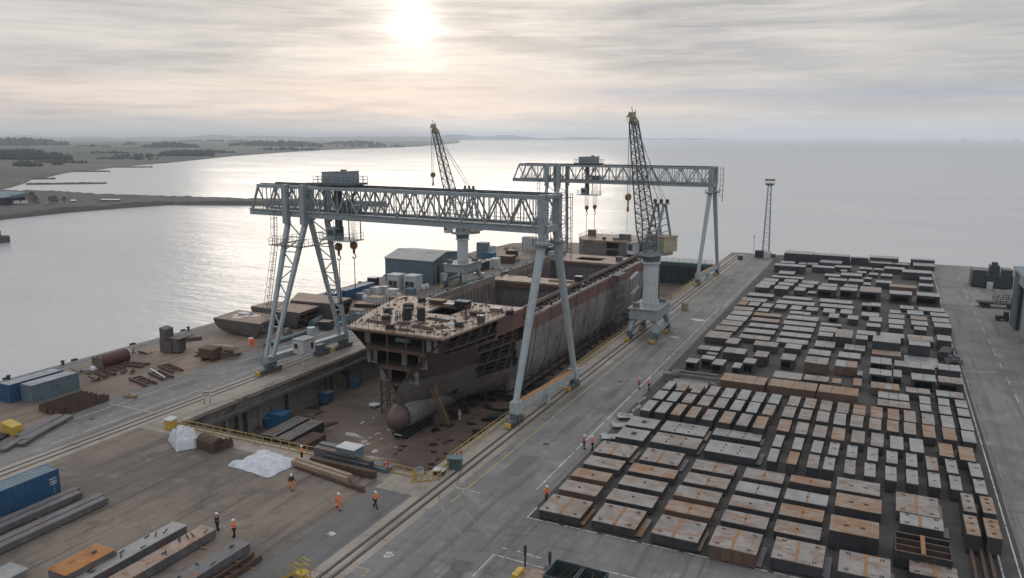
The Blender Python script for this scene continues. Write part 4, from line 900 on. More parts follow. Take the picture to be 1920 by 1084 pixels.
jib_crane('tall slewing jib crane on the road side of the dock, right of the ship',A,0,(5.6,0,23.4),15.4,2.1,4.6,sl,26.6,9.4)
jib_crane('slewing jib crane between the blue warehouse and the ship',(-95.5,172.3,0),0,(7.4,0,24.4),13.2,2.4,4.4,math.atan2(-.94,-.336),28.2,11.0)
# ================================================================ flood light mast
g=thing('floodlight_mast','slender lattice floodlight mast at the far end of the road','light mast',(-32.5,254.2,0))
q=MB(); H_=22.6; n=16
def mc(f,a,b): w_=.95*(1-f)+.45*f; return Vector((a*w_,b*w_,1.9+(H_-1.9)*f))
for a in (-1,1):
    for b_ in (-1,1): q.bar(mc(0,a,b_),mc(1,a,b_),.2,.2)
for k in range(n):
    for (a,b_,c_,d_) in ((-1,-1,1,-1),(1,-1,1,1),(1,1,-1,1),(-1,1,-1,-1)):
        if k%2: q.bar(mc(k/n,a,b_),mc((k+1)/n,c_,d_),.08,.08)
        else: q.bar(mc(k/n,c_,d_),mc((k+1)/n,a,b_),.08,.08)
q.build('tower','crane_paint',g,local=True)
q=MB(); q.prism([(-1.6,-1.6),(1.6,-1.6),(1.6,1.6),(-1.6,1.6)],0,1.9); q.build('footing','white_paint',g,local=True)
q=MB()
for z in (22.6,23.0):
    for k in range(16):
        a=2*math.pi*k/16; c=2*math.pi*(k+1)/16; q.bar((math.cos(a)*1.3,math.sin(a)*1.3,z),(math.cos(c)*1.3,math.sin(c)*1.3,z),.14,.14)
for k in range(6): q.bar((0,0,22.8),(math.cos(k)*1.3,math.sin(k)*1.3,22.8),.1,.1)
q.build('ring_platform','crane_paint_dark',g,local=True)
for k in range(6):
    q=MB(); x=-1.3+k*.52; q.box(x-.2,x+.2,-.25,.25,24.0,24.45); q.bar((x,0,23),(x,0,24),.08,.08); q.build('floodlight','steel_mid',g,local=True)
q=MB(); q.bar((-1.45,0,23.95),(1.45,0,23.95),.1,.1); q.build('lamp_bar','steel_mid',g,local=True)
# ================================================================ the ship
CX=-61.0
def sst(a,b,x): 
    x=max(0,min(1,(x-a)/(b-a))); return x*x*(3-2*x)
def z0f(Y):
    if Y<=92.6: return 1.3-4.2*max(0,(Y-90)/2.6)**.9
    if Y<=98: return -2.9-1.9*(Y-92.6)/5.4
    return -4.8
def hwf(Y,z,side):
    s=max(0,min(1,(Y-90)/27.0))
    D=8.05+(1.6 if side>0 else 5.4)*math.sin(math.pi/2*s)
    p=1.12*(1-s)**1.5+.10
    zz=z0f(Y); u=max(0,min(1,(z-zz)/(10-zz)))
    return D*u**p+.02
SHIPY1=185.0; ZM=7.9; YS=113.4
ship=thing('ship_hull','half-built ship hull with open bow and bulbous nose in the dry dock','ship',(CX,90,FLOOR))
ys=[90+.75*k for k in range(44)]+[123+2.45*k for k in range(27)]
ys=[y for y in ys if y<=SHIPY1]; ys[-1]=SHIPY1
zs=[-4.8,-4.6,-4.2,-3.6,-2.8,-2,-1,0,.75,1.5,2.25,3,3.75,4.5,5.25,6,6.75,7.5,7.9,8.4,9,9.6,10]
def pt(Y,z,side):
    z=max(z,z0f(Y)); return (CX+side*hwf(Y,z,side),Y,z)
def missing(Y,z):
    # open plating on the road side, as parallelograms leaning with the frames
    a=Y-(10-z)*.55
    if 6.7<z<9.75 and 91.6<a<103.5: return True
    if -.4<z<6.1 and 98.6<a<108.2: return True
    if 4.2<z<6.8 and 104<a<112.5: return True
    if -3.2<z<-.9 and 97<Y<101.5: return True
    return False
def shell(side,zlo,zhi,mat,name,skipf=None,band=None):
    q=MB(); zz=[z for z in zs if zlo<=z<=zhi]
    pts=[[pt(Y,z,side) for Y in (ys if side>0 else ys[::-1])] for z in zz]
    yl=ys if side>0 else ys[::-1]
    def sk(a,b):
        Y=(yl[b]+yl[b+1])/2; z=(zz[a]+zz[a+1])/2
        if z<z0f(Y)-.05 or (z>ZM and Y>YS+.3): return True
        return bool(skipf and skipf(Y,z))
    q.grid(pts,sk); return q.build(name,mat,ship)
def upperlim(Y): return 6.0
M('hull_pale',(.30,.29,.28),(.21,.20,.193),(.16,.085,.06),.25,.25,.6,streak=.5,bump=.06,seam=((1,2),5.2,2.45,(.08,.05,.04)))
shell(1,-4.8,3.0,'hull_grey','lower_plating',lambda Y,z: missing(Y,z) or Y>117)
shell(1,-4.8,5.25,'hull_pale','lower_plating',lambda Y,z: Y<=117)
shell(1,3.0,10,'hull_dark','bow_plating',lambda Y,z: missing(Y,z) or Y>105)
shell(1,6.0,10,'hull_brown','upper_plating',lambda Y,z: missing(Y,z) or Y<=105 or Y>117)
shell(1,5.25,10,'hull_brown','upper_plating',lambda Y,z: Y<=117)
shell(1,3.0,6.0,'hull_grey','upper_plating',lambda Y,z: missing(Y,z) or Y<=105 or Y>117)
shell(-1,-4.8,10,'hull_dark','port_plating')
q=MB(); q.grid([[ (CX+s*hwf(Y,z0f(Y),s)*1.0,Y,z0f(Y)) for s in (-1,1)] for Y in ys]); q.grid([[ (CX+s*8.2,Y,-4.82) for s in (1,-1)] for Y in (112,SHIPY1)]); q.build('keel_plating','hull_dark',ship)
# bilge keel strake / seam ribs on the side (dark welded butts)
q=MB()
for Y in (118.5,124.8,131.1,137.4,143.7,150,156.3,162.6,168.9,175.2,181.5):
    q=MB()
    for z,z2 in zip(zs[4:],zs[5:]):
        if z2>ZM: break
        a=Vector(pt(Y,z,1)); c=Vector(pt(Y,z2,1)); q.bar(a,c,.13,.1)
    q.build('weld_seam','hull_dark',ship)
# inner decks and frames seen through the open bow and the missing plates
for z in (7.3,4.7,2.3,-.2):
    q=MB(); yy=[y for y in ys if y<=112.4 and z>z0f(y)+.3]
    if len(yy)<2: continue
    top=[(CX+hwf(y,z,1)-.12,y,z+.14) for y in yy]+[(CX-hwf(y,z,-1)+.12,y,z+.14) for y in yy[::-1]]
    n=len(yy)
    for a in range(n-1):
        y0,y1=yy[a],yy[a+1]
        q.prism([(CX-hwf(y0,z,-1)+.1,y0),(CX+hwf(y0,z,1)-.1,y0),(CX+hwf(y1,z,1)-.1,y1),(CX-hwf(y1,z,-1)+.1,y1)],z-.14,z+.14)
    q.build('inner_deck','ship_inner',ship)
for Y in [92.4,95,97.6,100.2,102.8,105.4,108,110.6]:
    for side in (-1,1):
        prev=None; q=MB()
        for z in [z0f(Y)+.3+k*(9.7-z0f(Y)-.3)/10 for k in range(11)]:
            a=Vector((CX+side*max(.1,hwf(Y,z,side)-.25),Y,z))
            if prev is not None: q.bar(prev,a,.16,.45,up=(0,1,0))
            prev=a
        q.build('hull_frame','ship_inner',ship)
q=MB()   # stringers behind the missing plates
for z in (8.6,7.9,6.0,5.3,3.8,3.0,1.6,.8):
    prev=None; q=MB()
    for Y in [92+.9*k for k in range(23)]:
        if z<z0f(Y)+.3: continue
        a=Vector((CX+hwf(Y,z,1)-.14,Y,z))
        if prev is not None: q.bar(prev,a,.1,.06)
        prev=a
    q.build('stringer','hull_dark',ship)
q=MB(); 
for Y in (101.5,112):
    q=MB()
    prof=[(CX-hwf(Y,z,-1)+.3,z) for z in zs if z>z0f(Y)]+[(CX+hwf(Y,z,1)-.3,z) for z in zs[::-1] if z>z0f(Y)]
    q.quad(*[(x,Y,z) for x,z in prof])
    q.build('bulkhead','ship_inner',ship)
# things in the open cross-section at the bow
q=MB()
for x in (-65.3,-62.4,-59.2,-56.4):
    q.bar((x,90.1,1.8+abs(x+61)*.75),(x,90.1,9.8),.16,.2)
for z in (7.3,4.7,2.3):
    h=hwf(90,z,1)-.1; q.box(CX-h,CX+h,89.95,90.25,z-.22,z+.2)
q.box(CX-8.0,CX+8.0,89.93,90.2,9.55,9.98)
q.build('cut_edge','steel_rusty',ship)
def pan(x0,x1,z0,z1,y,mat='ship_panel_pale',hole=None):
    q=MB()
    if hole:
        a,b_,c,d=hole; q.box(x0,a,y,y+.1,z0,z1); q.box(b_,x1,y,y+.1,z0,z1); q.box(a,b_,y,y+.1,z0,c); q.box(a,b_,y,y+.1,d,z1)
    else: q.box(x0,x1,y,y+.1,z0,z1)
    q.build('bulkhead_panel',mat,ship)
pan(-66.9,-66.1,7.6,9.5,91.0); pan(-56.2,-54.4,7.55,9.5,90.6,hole=(-55.4,-55.0,7.9,9.2)); pan(-66.2,-64.5,4.95,7.0,90.5,hole=(-65.6,-65.2,5.2,6.6))
pan(-60.9,-59.9,4.9,6.8,91.4); pan(-57.6,-56.2,4.9,6.9,90.7,hole=(-57.3,-56.9,5.1,6.5)); pan(-64.0,-62.2,2.5,4.4,90.6,hole=(-63.2,-62.7,2.7,4.0)); pan(-59.6,-57.6,2.5,4.4,90.6,hole=(-58.9,-58.2,2.9,3.8))
pan(-61.9,-60.2,.9,2.0,91.2); pan(-62.3,-58.9,7.7,9.3,95,'hold_wall')
q=MB(); q.cyl((-61.6,91.3,8.6),(-59.4,91.3,8.6),.35,n=12); q.build('pipe_spool','container_teal',ship)
# bulb
q=MB(); rings=[]
def bulbring(y,rx,rzz,zc,n=20): return [(CX+math.cos(2*math.pi*k/n)*rx,y,zc+math.sin(2*math.pi*k/n)*rzz) for k in range(n)]
for y,f in ((88.15,.12),(88.25,.32),(88.5,.52),(88.95,.72),(89.5,.86),(90.2,.96),(90.9,1.0)): rings.append(bulbring(y,1.62*f,1.95*f,-2.75))
q.loft(rings); q.build('bulb_nose','bulb_nose',ship,smooth=True)
M('bulb_grey',(.21,.205,.205),(.15,.145,.145),(.15,.08,.05),.2,.35,.55,streak=.35,bump=.06,seam=((1,2),2.6,1.6,(.07,.045,.04)))
q=MB(); rings=[bulbring(y,rx,rzz,zc) for y,rx,rzz,zc in ((90.9,1.64,1.97,-2.75),(92.2,1.85,2.15,-2.65),(94,2.1,2.35,-2.5),(97,2.5,2.5,-2.35),(103,2.9,2.45,-2.35))]
q.loft(rings); q.build('bulb','bulb_grey',ship,smooth=True)
q=MB(); q.loft([bulbring(90.86,1.655,1.985,-2.75),bulbring(90.98,1.665,1.995,-2.75)]); q.build('bulb_seam','steel_dark',ship)
# stem plate between bulb and bow
q=MB(); q.prism([(CX-.35,90.4),(CX+.35,90.4),(CX+2.2,97),(CX-2.2,97)],-1.6,[1.35,1.35,.4,.4]); q.build('stem_plate','hull_dark',ship)
# decks
def polyslab(q,poly,z0,z1): q.prism(poly,z0,z1)
def edge(side,a,b_,step=1.5,inset=0):
    n=max(1,int((b_-a)/step)); return [(CX+side*(hwf(a+(b_-a)*k/n,10,side)-inset),a+(b_-a)*k/n) for k in range(n+1)]
q=MB()
hx0,hx1,hy0,hy1=-63.9,-59.2,102.6,108.2
# bow deck with a rectangular hatch opening, pieces butt along its sides
L=lambda y:CX-hwf(y,10,-1); Rr=lambda y:CX+hwf(y,10,1)
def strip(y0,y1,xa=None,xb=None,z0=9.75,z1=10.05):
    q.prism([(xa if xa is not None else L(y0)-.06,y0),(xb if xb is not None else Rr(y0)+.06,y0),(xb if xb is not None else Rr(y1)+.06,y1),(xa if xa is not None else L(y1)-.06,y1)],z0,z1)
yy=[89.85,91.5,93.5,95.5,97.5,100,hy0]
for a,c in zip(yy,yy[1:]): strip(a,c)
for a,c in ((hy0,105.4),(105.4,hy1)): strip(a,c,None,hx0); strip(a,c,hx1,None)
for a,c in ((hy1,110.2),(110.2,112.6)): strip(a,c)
HX0,HX1=-72.0,-54.0
# side decks and cross decks
def side(y0,y1):
    n=int((y1-y0)/4)+1
    for k in range(n):
        a=y0+(y1-y0)*k/n; c=y0+(y1-y0)*(k+1)/n; strip(a,c,None,HX0,ZM-.25,ZM+.05); strip(a,c,HX1,None,ZM-.25,ZM+.05)
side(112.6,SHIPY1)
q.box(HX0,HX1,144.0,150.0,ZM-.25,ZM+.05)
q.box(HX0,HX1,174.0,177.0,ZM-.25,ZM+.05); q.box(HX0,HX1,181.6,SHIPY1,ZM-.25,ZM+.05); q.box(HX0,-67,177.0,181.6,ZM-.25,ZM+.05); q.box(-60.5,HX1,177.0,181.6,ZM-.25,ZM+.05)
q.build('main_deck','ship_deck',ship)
# holds
for (a,c) in ((112.6,144.0),(150.0,174.0)):
    q=MB(); q.box(HX0,HX1,a-.25,a,-4.3,9.74 if a<120 else ZM-.26); q.build('hold_bulkhead','hold_wall',ship)
    q=MB(); q.box(HX0,HX1,c,c+.25,-4.3,ZM-.25)
    for k in range(7):
        x=HX0+1.2+k*2.6; q.box(x,x+.28,c-.22,c-.0,-4.3,ZM-.3)
    q.build('hold_bulkhead','hold_wall',ship)
for (a,c) in ((112.6,144.0),(150.0,174.0)):
    q=MB(); q.box(HX1,HX1+.25,a,c,-4.3,ZM-.26); q.build('hold_side_wall','hold_side',ship)
    q=MB(); q.box(HX0-.25,HX0,a,c,-4.3,ZM-.26)
    y=a+.8
    while y<c: q.box(HX0,HX0+.2,y,y+.18,-4.3,ZM-.4); y+=1.5
    q.build('hold_side_wall','hold_side',ship)
q=MB(); q.box(HX0,HX1,112.6,174,-4.5,-4.3); q.build('tank_top','ship_inner',ship)
q=MB()  # cross deck face: dark girder with pale strip
q.box(HX0,HX1,143.7,143.998,ZM-1.0,ZM-.26); q.box(HX0+.5,-61,143.55,143.7,ZM-1.4,ZM-.95); q.build('cross_girder','steel_rusty',ship); q=MB(); q.box(HX0,HX1,173.7,173.998,ZM-.9,ZM-.26); q.build('cross_girder','steel_rusty',ship)
# hatch coamings, pipes and staging along the hold edges
for (a,c) in ((113.6,143.6),(150.4,184)):
    q=MB(); q.box(HX1+.02,HX1+.25,a,c,ZM+.05,ZM+1.0); q.build('hatch_coaming','steel_mid',ship)
    q=MB(); q.box(HX0-.3,HX0-.05,a,c,ZM+.05,ZM+1.0); q.build('hatch_coaming','hold_side',ship)
q=MB()
for dx in (.5,.85): q.cyl((HX1+dx,113.6,ZM+.8),(HX1+dx,184,ZM+.8),.16,n=8)
q.cyl((HX0-1.2,113.6,ZM+.35),(HX0-1.2,184,ZM+.35),.14,n=8)
for k in range(22):
    q.box(HX1+.4,HX1+.95,115+k*3.2,115.15+k*3.2,ZM+.05,ZM+.7)
q.build('deck_pipe','steel_rusty',ship)
q=MB(); rnd=random.Random(5)
for k in range(170):
    y=rnd.uniform(114,184); x=rnd.choice((HX1+rnd.uniform(.9,2.2),HX0-rnd.uniform(.6,2.4),HX1+rnd.uniform(.5,2.2)))
    l=rnd.uniform(.2,.9); h=rnd.uniform(.1,.6); q.box(x-.15,x+.15+rnd.random()*.3,y,y+l,ZM+.05,ZM+.05+h)
q2=q.build('deck_fitting','steel_dark',ship); q2['kind']='stuff'
q=MB()
for k in range(150):
    y=114+k*.46; x=CX+hwf(y,10,1)-.18
    h=.18+.2*rnd.random()
    if rnd.random()<.75: q.box(x-.12,x+.16,y,y+.2,ZM+.05,ZM+.05+h)
q2=q.build('edge_bracket','white_paint',ship); q2['kind']='stuff'
# deck rails
q=MB()
def deckrail(pts,h=1.0,step=1.2,skip=.15,z=10.05):
    for a,c in zip(pts,pts[1:]):
        a=Vector((*a,z)); c=Vector((*c,z)); q.bar(a,a+Vector((0,0,h)),.05,.05)
        if rnd.random()>skip: q.bar(a+Vector((0,0,h)),c+Vector((0,0,h)),.03,.03); q.bar(a+Vector((0,0,h*.5)),c+Vector((0,0,h*.5)),.03,.03)
deckrail(edge(-1,90.1,112.5,1.3,.15),1,1,0); deckrail([(CX-7.8+1.1*k,90.05) for k in range(15)],1,1,0); deckrail([(CX-7.8+15.4,90.05)]+edge(1,90.2,110,1.4,.15),1,1,0); deckrail([(CX-hwf(90.1,10,-1)+.15,90.1),(CX-7.8,90.05)],1,1,0)
q.build('guard_rail','steel_dark',ship)
q=MB(); deckrail(edge(-1,114,SHIPY1-.3,1.5,.15),1,1,0,ZM+.05); q.build('guard_rail','steel_dark',ship)
# forecastle end: closing bulkhead and the slanting side plate at the step
q=MB(); q.box(L(112.5)+.3,Rr(112.5)-.3,112.62,112.8,ZM-.2,9.74); q.build('step_bulkhead','hull_dark',ship)
x=CX+hwf(114,10,1); q=MB(); q.quad((x-.02,113.0,10.0),(x-.02,113.0,ZM),(x-.02,117.2,ZM),(x-.02,116.2,ZM+.9)); q.quad((x+.02,113.0,10.0),(x+.02,116.2,ZM+.9),(x+.02,117.2,ZM),(x+.02,113.0,ZM)); q.build('side_plate','hull_brown',ship)
# crop poles
q=MB()
for (x,y,h) in ((-66,93,2.4),(-58.5,92.3,1.6),(-54.4,92,1.5),(-52.2,99,2.4),(-57.5,103,3),(-56,111.2,3),(-52.5,110.8,2.4),(-62,111.5,3.2),(-66,106,2),(-68,99,2.4)):
    q=MB(); q.bar((x,y,10.05),(x,y,10.05+h),.07,.07); q.build('stanchion','steel_dark',ship)
q=MB(); q.box(L(184)+.2,Rr(184)-.2,184.7,184.95,-4.3,ZM-.26); q.build('end_bulkhead','ship_inner',ship)
q=MB(); rnd2=random.Random(77)
for k in range(260):
    y=rnd2.uniform(91,112); x=rnd2.uniform(CX-hwf(y,10,-1)+.6,CX+hwf(y,10,1)-.6)
    if hx0-.4<x<hx1+.4 and hy0-.8<y<hy1+.3: continue
    a=rnd2.random()*3.1; l=rnd2.uniform(.1,.9); q.bar((x,y,10.06+.04),(x+math.cos(a)*l,y+math.sin(a)*l,10.06+.04+rnd2.random()*.12),.1+.2*rnd2.random()**3,.06+.2*rnd2.random()**3)
q2=q.build('deck_debris','steel_rusty',ship); q2['kind']='stuff'
# loose gear standing on the deck
def D(px,py,z=10.06): return G(px,py,z)
def deckthing(name,label,cat,px,py,fn,mat,z=10.06,group=None,rz=0):
    v=D(px,py,z); q=MB(); fn(q); o=q.build(name,mat,None,local=True); o.location=v; o.rotation_euler=(0,0,rz); tag(o,label,cat,group); return o
def drum(r,h):
    def f(q):
        q.k=0; q.cyl((0,0,0),(0,0,h),r,n=18); 
        for z in (h*.33,h*.66,h*.97): q.cyl((0,0,z-.04),(0,0,z+.04),r+.05,n=18)
        q.k=1; q.cyl((0,0,h+.001),(0,0,h+.06),r*.8,n=18)
    return f
for px,py,r,h,lb in ((766,597,.62,1.25,'dark steel ring on the bow deck, rearmost of three'),(764,598,.6,1.5,'dark steel drum on the bow deck, middle of three'),(790,601,.6,1.9,'tallest dark steel drum on the bow deck, front right of three')):
    pass
deckthing('steel_drum','low dark steel drum on the bow deck, behind the two tall drums','drum',766,581,drum(.85,.95),['steel_dark','steel_rusty'])
deckthing('steel_drum','tall dark steel drum on the bow deck, left of two','drum',764,599,drum(.68,1.75),['steel_dark','steel_rusty'])
deckthing('steel_drum','tallest dark steel drum on the bow deck, right of two','drum',790,601,drum(.62,1.9),['steel_dark','steel_rusty'])
def crate(a,b_,h,lid=True):
    def f(q):
        q.k=0; q.box(-a/2,a/2,-b_/2,b_/2,.12,h); q.box(-a/2+.1,a/2-.1,-b_/2,-b_/2+.1,0,.12); q.box(-a/2+.1,a/2-.1,b_/2-.1,b_/2,0,.12)
        for k in range(5): x=-a/2+.1+k*(a-.2)/4; q.box(x-.04,x+.04,-b_/2-.05,-b_/2,.12,h-.05)
        q.k=1
        if lid: q.box(-a/2-.06,a/2+.06,-b_/2-.06,b_/2+.06,h,h+.07)
    return f
deckthing('equipment_box','dark blue box with tarpaulin at the rear of the bow deck','box',868,577,crate(2.3,1.5,1.1),['cloth_navy','container_teal'],rz=-.1)
deckthing('equipment_box','pale flat crate at the rear of the bow deck, left of the blue box','box',844,574,crate(1.7,1.2,.4),['cabin_tan','white_paint'])
deckthing('equipment_box','rusty box with pale lid at the left rear of the bow deck','box',822,570,crate(2.3,1.5,.7),['steel_rusty','cabin_tan'])
deckthing('equipment_box','white crate near the right rear edge of the bow deck','box',930,583,crate(1.7,1.3,.5),['cabin_tan','white_paint'])
deckthing('equipment_box','dark box with pale lid on the right side of the bow deck','box',902,604,crate(1.0,.8,1.0),['steel_mid','white_paint'])
deckthing('equipment_box','low dark skip on the bow deck beside the frame','box',895,592,crate(2.2,1.0,.6,False),['steel_rusty','steel_rusty'])
def winch(q):
    q.box(-.7,.7,-.35,.35,0,.15); q.cyl((-.45,0,.42),(.3,0,.42),.28,n=14); q.box(.35,.6,-.25,.25,.15,.75); q.box(-.62,-.5,-.3,.3,.15,.65); q.box(-.2,.05,.3,.6,0,.3)
for px,py,lb in ((727,586,'dark winch at the left edge of the bow deck'),(724,600,'dark winch on the left part of the bow deck, nearer the cut edge'),(732,617,'dark winch beside the front cut edge of the deck'),(861,613,'dark winch on the right front of the bow deck, by white sheet'),(956,590,'dark winch at the right rear corner of the bow deck'),(791,566,'dark winch at the far left rear of the bow deck')):
    deckthing('winch',lb,'winch',px,py,winch,'steel_dark',group='winches on the bow deck',rz=random.random())
def sheetp(a,b_):
    def f(q):
        n=6; pts=[[(-a/2+a*i/n,-b_/2+b_*j/n,.04+.16*random.random()*(0<i<n)*(0<j<n)) for i in range(n+1)] for j in range(n+1)]
        q.grid(pts)
    return f
for px,py,a,b_,lb in ((848,608,2.2,1.2,'white plastic sheet left of the winch on the bow deck'),(838,619,2.0,1.0,'white plastic sheet near the right front edge of the bow deck'),(778,602,1.5,.9,'white plastic sheet between the tall drums'),(840,598,2.6,1.3,'pale sheet of board right of the drums on deck')):
    deckthing('plastic_sheet',lb,'sheet',px,py,sheetp(a,b_),'white_paint',rz=random.random())
def plank(L_,w_=.3):
    def f(q):
        for k in range(3): q.box(-L_/2+random.random()*.3,L_/2-random.random()*.3,-.4+k*.32,-.4+k*.32+w_*.8,0,.1+.05*k)
    return f
for px,py,L_,lb,rr in ((707,605,4.5,'long rusty plank bundle along the left front of deck',-.05),(755,608,2.2,'short plank pile in front of the left drum',.1),(792,615,4.2,'long dark beam pair near the front cut edge of deck',-.25),(818,600,3.6,'rusty plank bundle right of the tallest drum',-.15),(830,617,2.4,'thin planks beside the white sheet on deck',.2),(756,620,2.0,'plank pile near the middle of the cut edge',.15)):
    deckthing('plank_bundle',lb,'planks',px,py,plank(L_),'steel_rusty',group='planks lying on the bow deck',rz=rr)
def frame(q):
    q.bar((0,0,0),(0,0,2),.12,.12); q.bar((0,0,2),(1.4,.2,2),.12,.12); q.bar((0,.6,0),(0,0,1.9),.08,.08); q.box(-.3,.3,-.3,.6,0,.1)
deckthing('davit','small rusty davit frame standing on the bow deck','davit',873,598,frame,'steel_rusty')
def cage(q):
    for k in range(9):
        a=2*math.pi*k/9; q.bar((math.cos(a)*.6,math.sin(a)*.6,0),(math.cos(a)*.6,math.sin(a)*.6,1.4),.06,.06)
    for z in (.4,.9,1.4):
        for k in range(9):
            a=2*math.pi*k/9; c=2*math.pi*(k+1)/9; q.bar((math.cos(a)*.6,math.sin(a)*.6,z),(math.cos(c)*.6,math.sin(c)*.6,z),.05,.05)
deckthing('rebar_cage','wire cage standing left of the tall drums','cage',749,603,cage,'steel_mid')
deckthing('equipment_box','dark generator on the cross deck beside the hold corner','box',1085,530,crate(1.4,1.2,1.3),['steel_dark','white_paint'],z=7.96)
deckthing('equipment_box','grey cabinet on the second cross deck','box',1161,491,crate(1.4,1.2,1.2),['steel_mid','steel_mid'],z=7.96)
for px,py,lb in ((1040,527,'flat pale pallet on the cross deck, left one'),(1070,529,'flat pale pallet on the cross deck, right one'),(1000,519,'dark mat on the cross deck between the holds')):
    deckthing('pallet',lb,'pallet',px,py,crate(2.2,1.3,.22),['timber','cabin_tan'] if 'pale' in lb else ['steel_dark','steel_rusty'],z=7.96)
# staging and wreckage on the hull side, far right
sg=thing('scaffold','grey metal scaffold against the ship side near the jib crane','scaffold',(-50.2,160,FLOOR))
q=MB(); rnd=random.Random(3)
for y in (158,160.5,163,165.5):
    for x in (-51.1,-49.7): q.bar((x,y,FLOOR),(x,y,8.6-(y-158)*.25),.09,.09)
for z in (-4,-2,0,2,4,6,8):
    for y in (158,160.5,163):
        q.bar((-49.7,y,z),(-49.7,y+2.5,z+.0),.07,.07); q.bar((-51.1,y,z),(-49.7,y,z),.07,.07); q.bar((-49.7,y,z),(-49.7,y+2.5,z+2 if z<6 else z),.06,.06)
q.build('scaffold_pole','steel_mid',sg)
for z in (-2,0,2,4,6,8):
    q=MB(); q.box(-51.1,-49.75,158,162.8+rnd.random()*2,z+.05,z+.12); q.build('scaffold_board','steel_mid',sg)
for k,(y,z,t_) in enumerate(((165.5,6.2,.7),(160,3.6,-.6),(167,2.5,.9),(162,-.5,-.8),(168,-2,1.0),(166,-4,.5))):
    q=MB(); a=Vector((-49.6,y,z)); q.bar(a,a+Vector((.8,4*math.cos(t_),4*math.sin(t_)*.5)),.9,.08); q.build('stair_flight','roof_pale',sg)
# keel blocks
for k in range(26):
    y=101+k*3.2
    for sx in (-1,1):
        q=MB(); x=CX-1+sx*4.2; q.box(x-.5,x+.5,y-.35,y+.35,FLOOR,-5.3); q.box(x-.7,x+.7,y-.3,y+.3,-5.3,-4.83)
        tag(q.build('keel_block','steel_dark'),'squat dark keel block under the ship hull','keel block','keel blocks under the hull')
for k in range(19):
    y=104+k*4.1; q=MB(); x=CX+hwf(y,-3,1)+.1; q.bar((x+.3,y,FLOOR),(x-.35,y,-3.2),.22,.22); q.box(x,x+.7,y-.35,y+.35,FLOOR,FLOOR+.25)
    tag(q.build('shore_prop','steel_dark'),'slanting dark prop under the turn of the bilge','prop','props along the hull side')
# ================================================================ stern section
st=thing('stern_section','brown stern block with flat roof standing behind the hull','ship block',(-62,205,FLOOR))
q=MB(); q.k=0
sx0,sx1,sy0,sy1,sz=-75.5,-55.2,198.5,213.0,10.0
q.box(sx0+2.6,-66.2,sy0,sy0+.3,1,sz-.4); q.box(-62.8,-60.6,sy0,sy0+.3,1,sz-.4); q.box(-66.2,-62.8,sy0,sy0+.3,1,6.0); q.box(-60.6,sx1,sy0,sy0+.3,1,6.0)
q.box(-66.2,-62.8,sy0+.02,sy0+.32,7.6,7.9); q.box(-60.6,sx1,sy0+.02,sy0+.32,7.5,7.8); q.box(-60.6,sx1,sy0,sy0+.3,9.0,9.6)
q.prism([(sx0,sy0+4),(sx0+2.6,sy0),(sx0+2.6,sy1),(sx0,sy1)],FLOOR,sz-.4); q.box(sx1-.3,sx1,sy0+.3,sy1,FLOOR,sz-.4)
q.box(sx0+2.6,sx1,sy0,sy0+.3,FLOOR+.8,1); q.box(sx0+2.6,sx1-.3,sy1-.3,sy1,FLOOR,sz-.4)
q.box(sx0+2.6,sx1-.3,sy0+3.5,sy0+3.7,FLOOR,sz-.4)
q.build('front_wall','hull_grey',st)
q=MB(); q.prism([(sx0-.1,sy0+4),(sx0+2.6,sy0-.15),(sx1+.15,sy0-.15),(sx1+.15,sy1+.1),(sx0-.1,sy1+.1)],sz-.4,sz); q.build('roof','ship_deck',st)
q=MB()
rail_line(q,(sx0+2.6,sy0,sz),(sx1,sy0,sz),.9,2.6,.03); rail_line(q,(sx0,sy0+4,sz),(sx0+2.6,sy0,sz),.9,2,.03); rail_line(q,(sx0,sy0+4,sz),(sx0,sy1,sz),1.0,1.4,.05); rail_line(q,(sx0,sy1,sz),(sx1,sy1,sz),.9,2.6,.04); q.build('deck_rail','steel_mid',st)
for (px,py,a,b_,h,lb) in ((1110,442,2.0,1.5,1.6,'dark box on the left of the stern block roof'),(1172,449,3.0,1.4,1.3,'dark box on the middle of the stern block roof'),(1158,450,2.4,1.2,.4,'low dark skylight on the stern block roof'),(1133,449,.9,.7,.5,'small rusty fitting on the stern block roof, left'),(1180,456,1.0,.7,.6,'small rusty fitting on the stern block roof, right')):
    deckthing('equipment_box',lb,'box',px,py,crate(a,b_,h),['steel_mid','steel_dark'] if 'dark' in lb else ['steel_rusty','steel_rusty'],z=sz+.01)
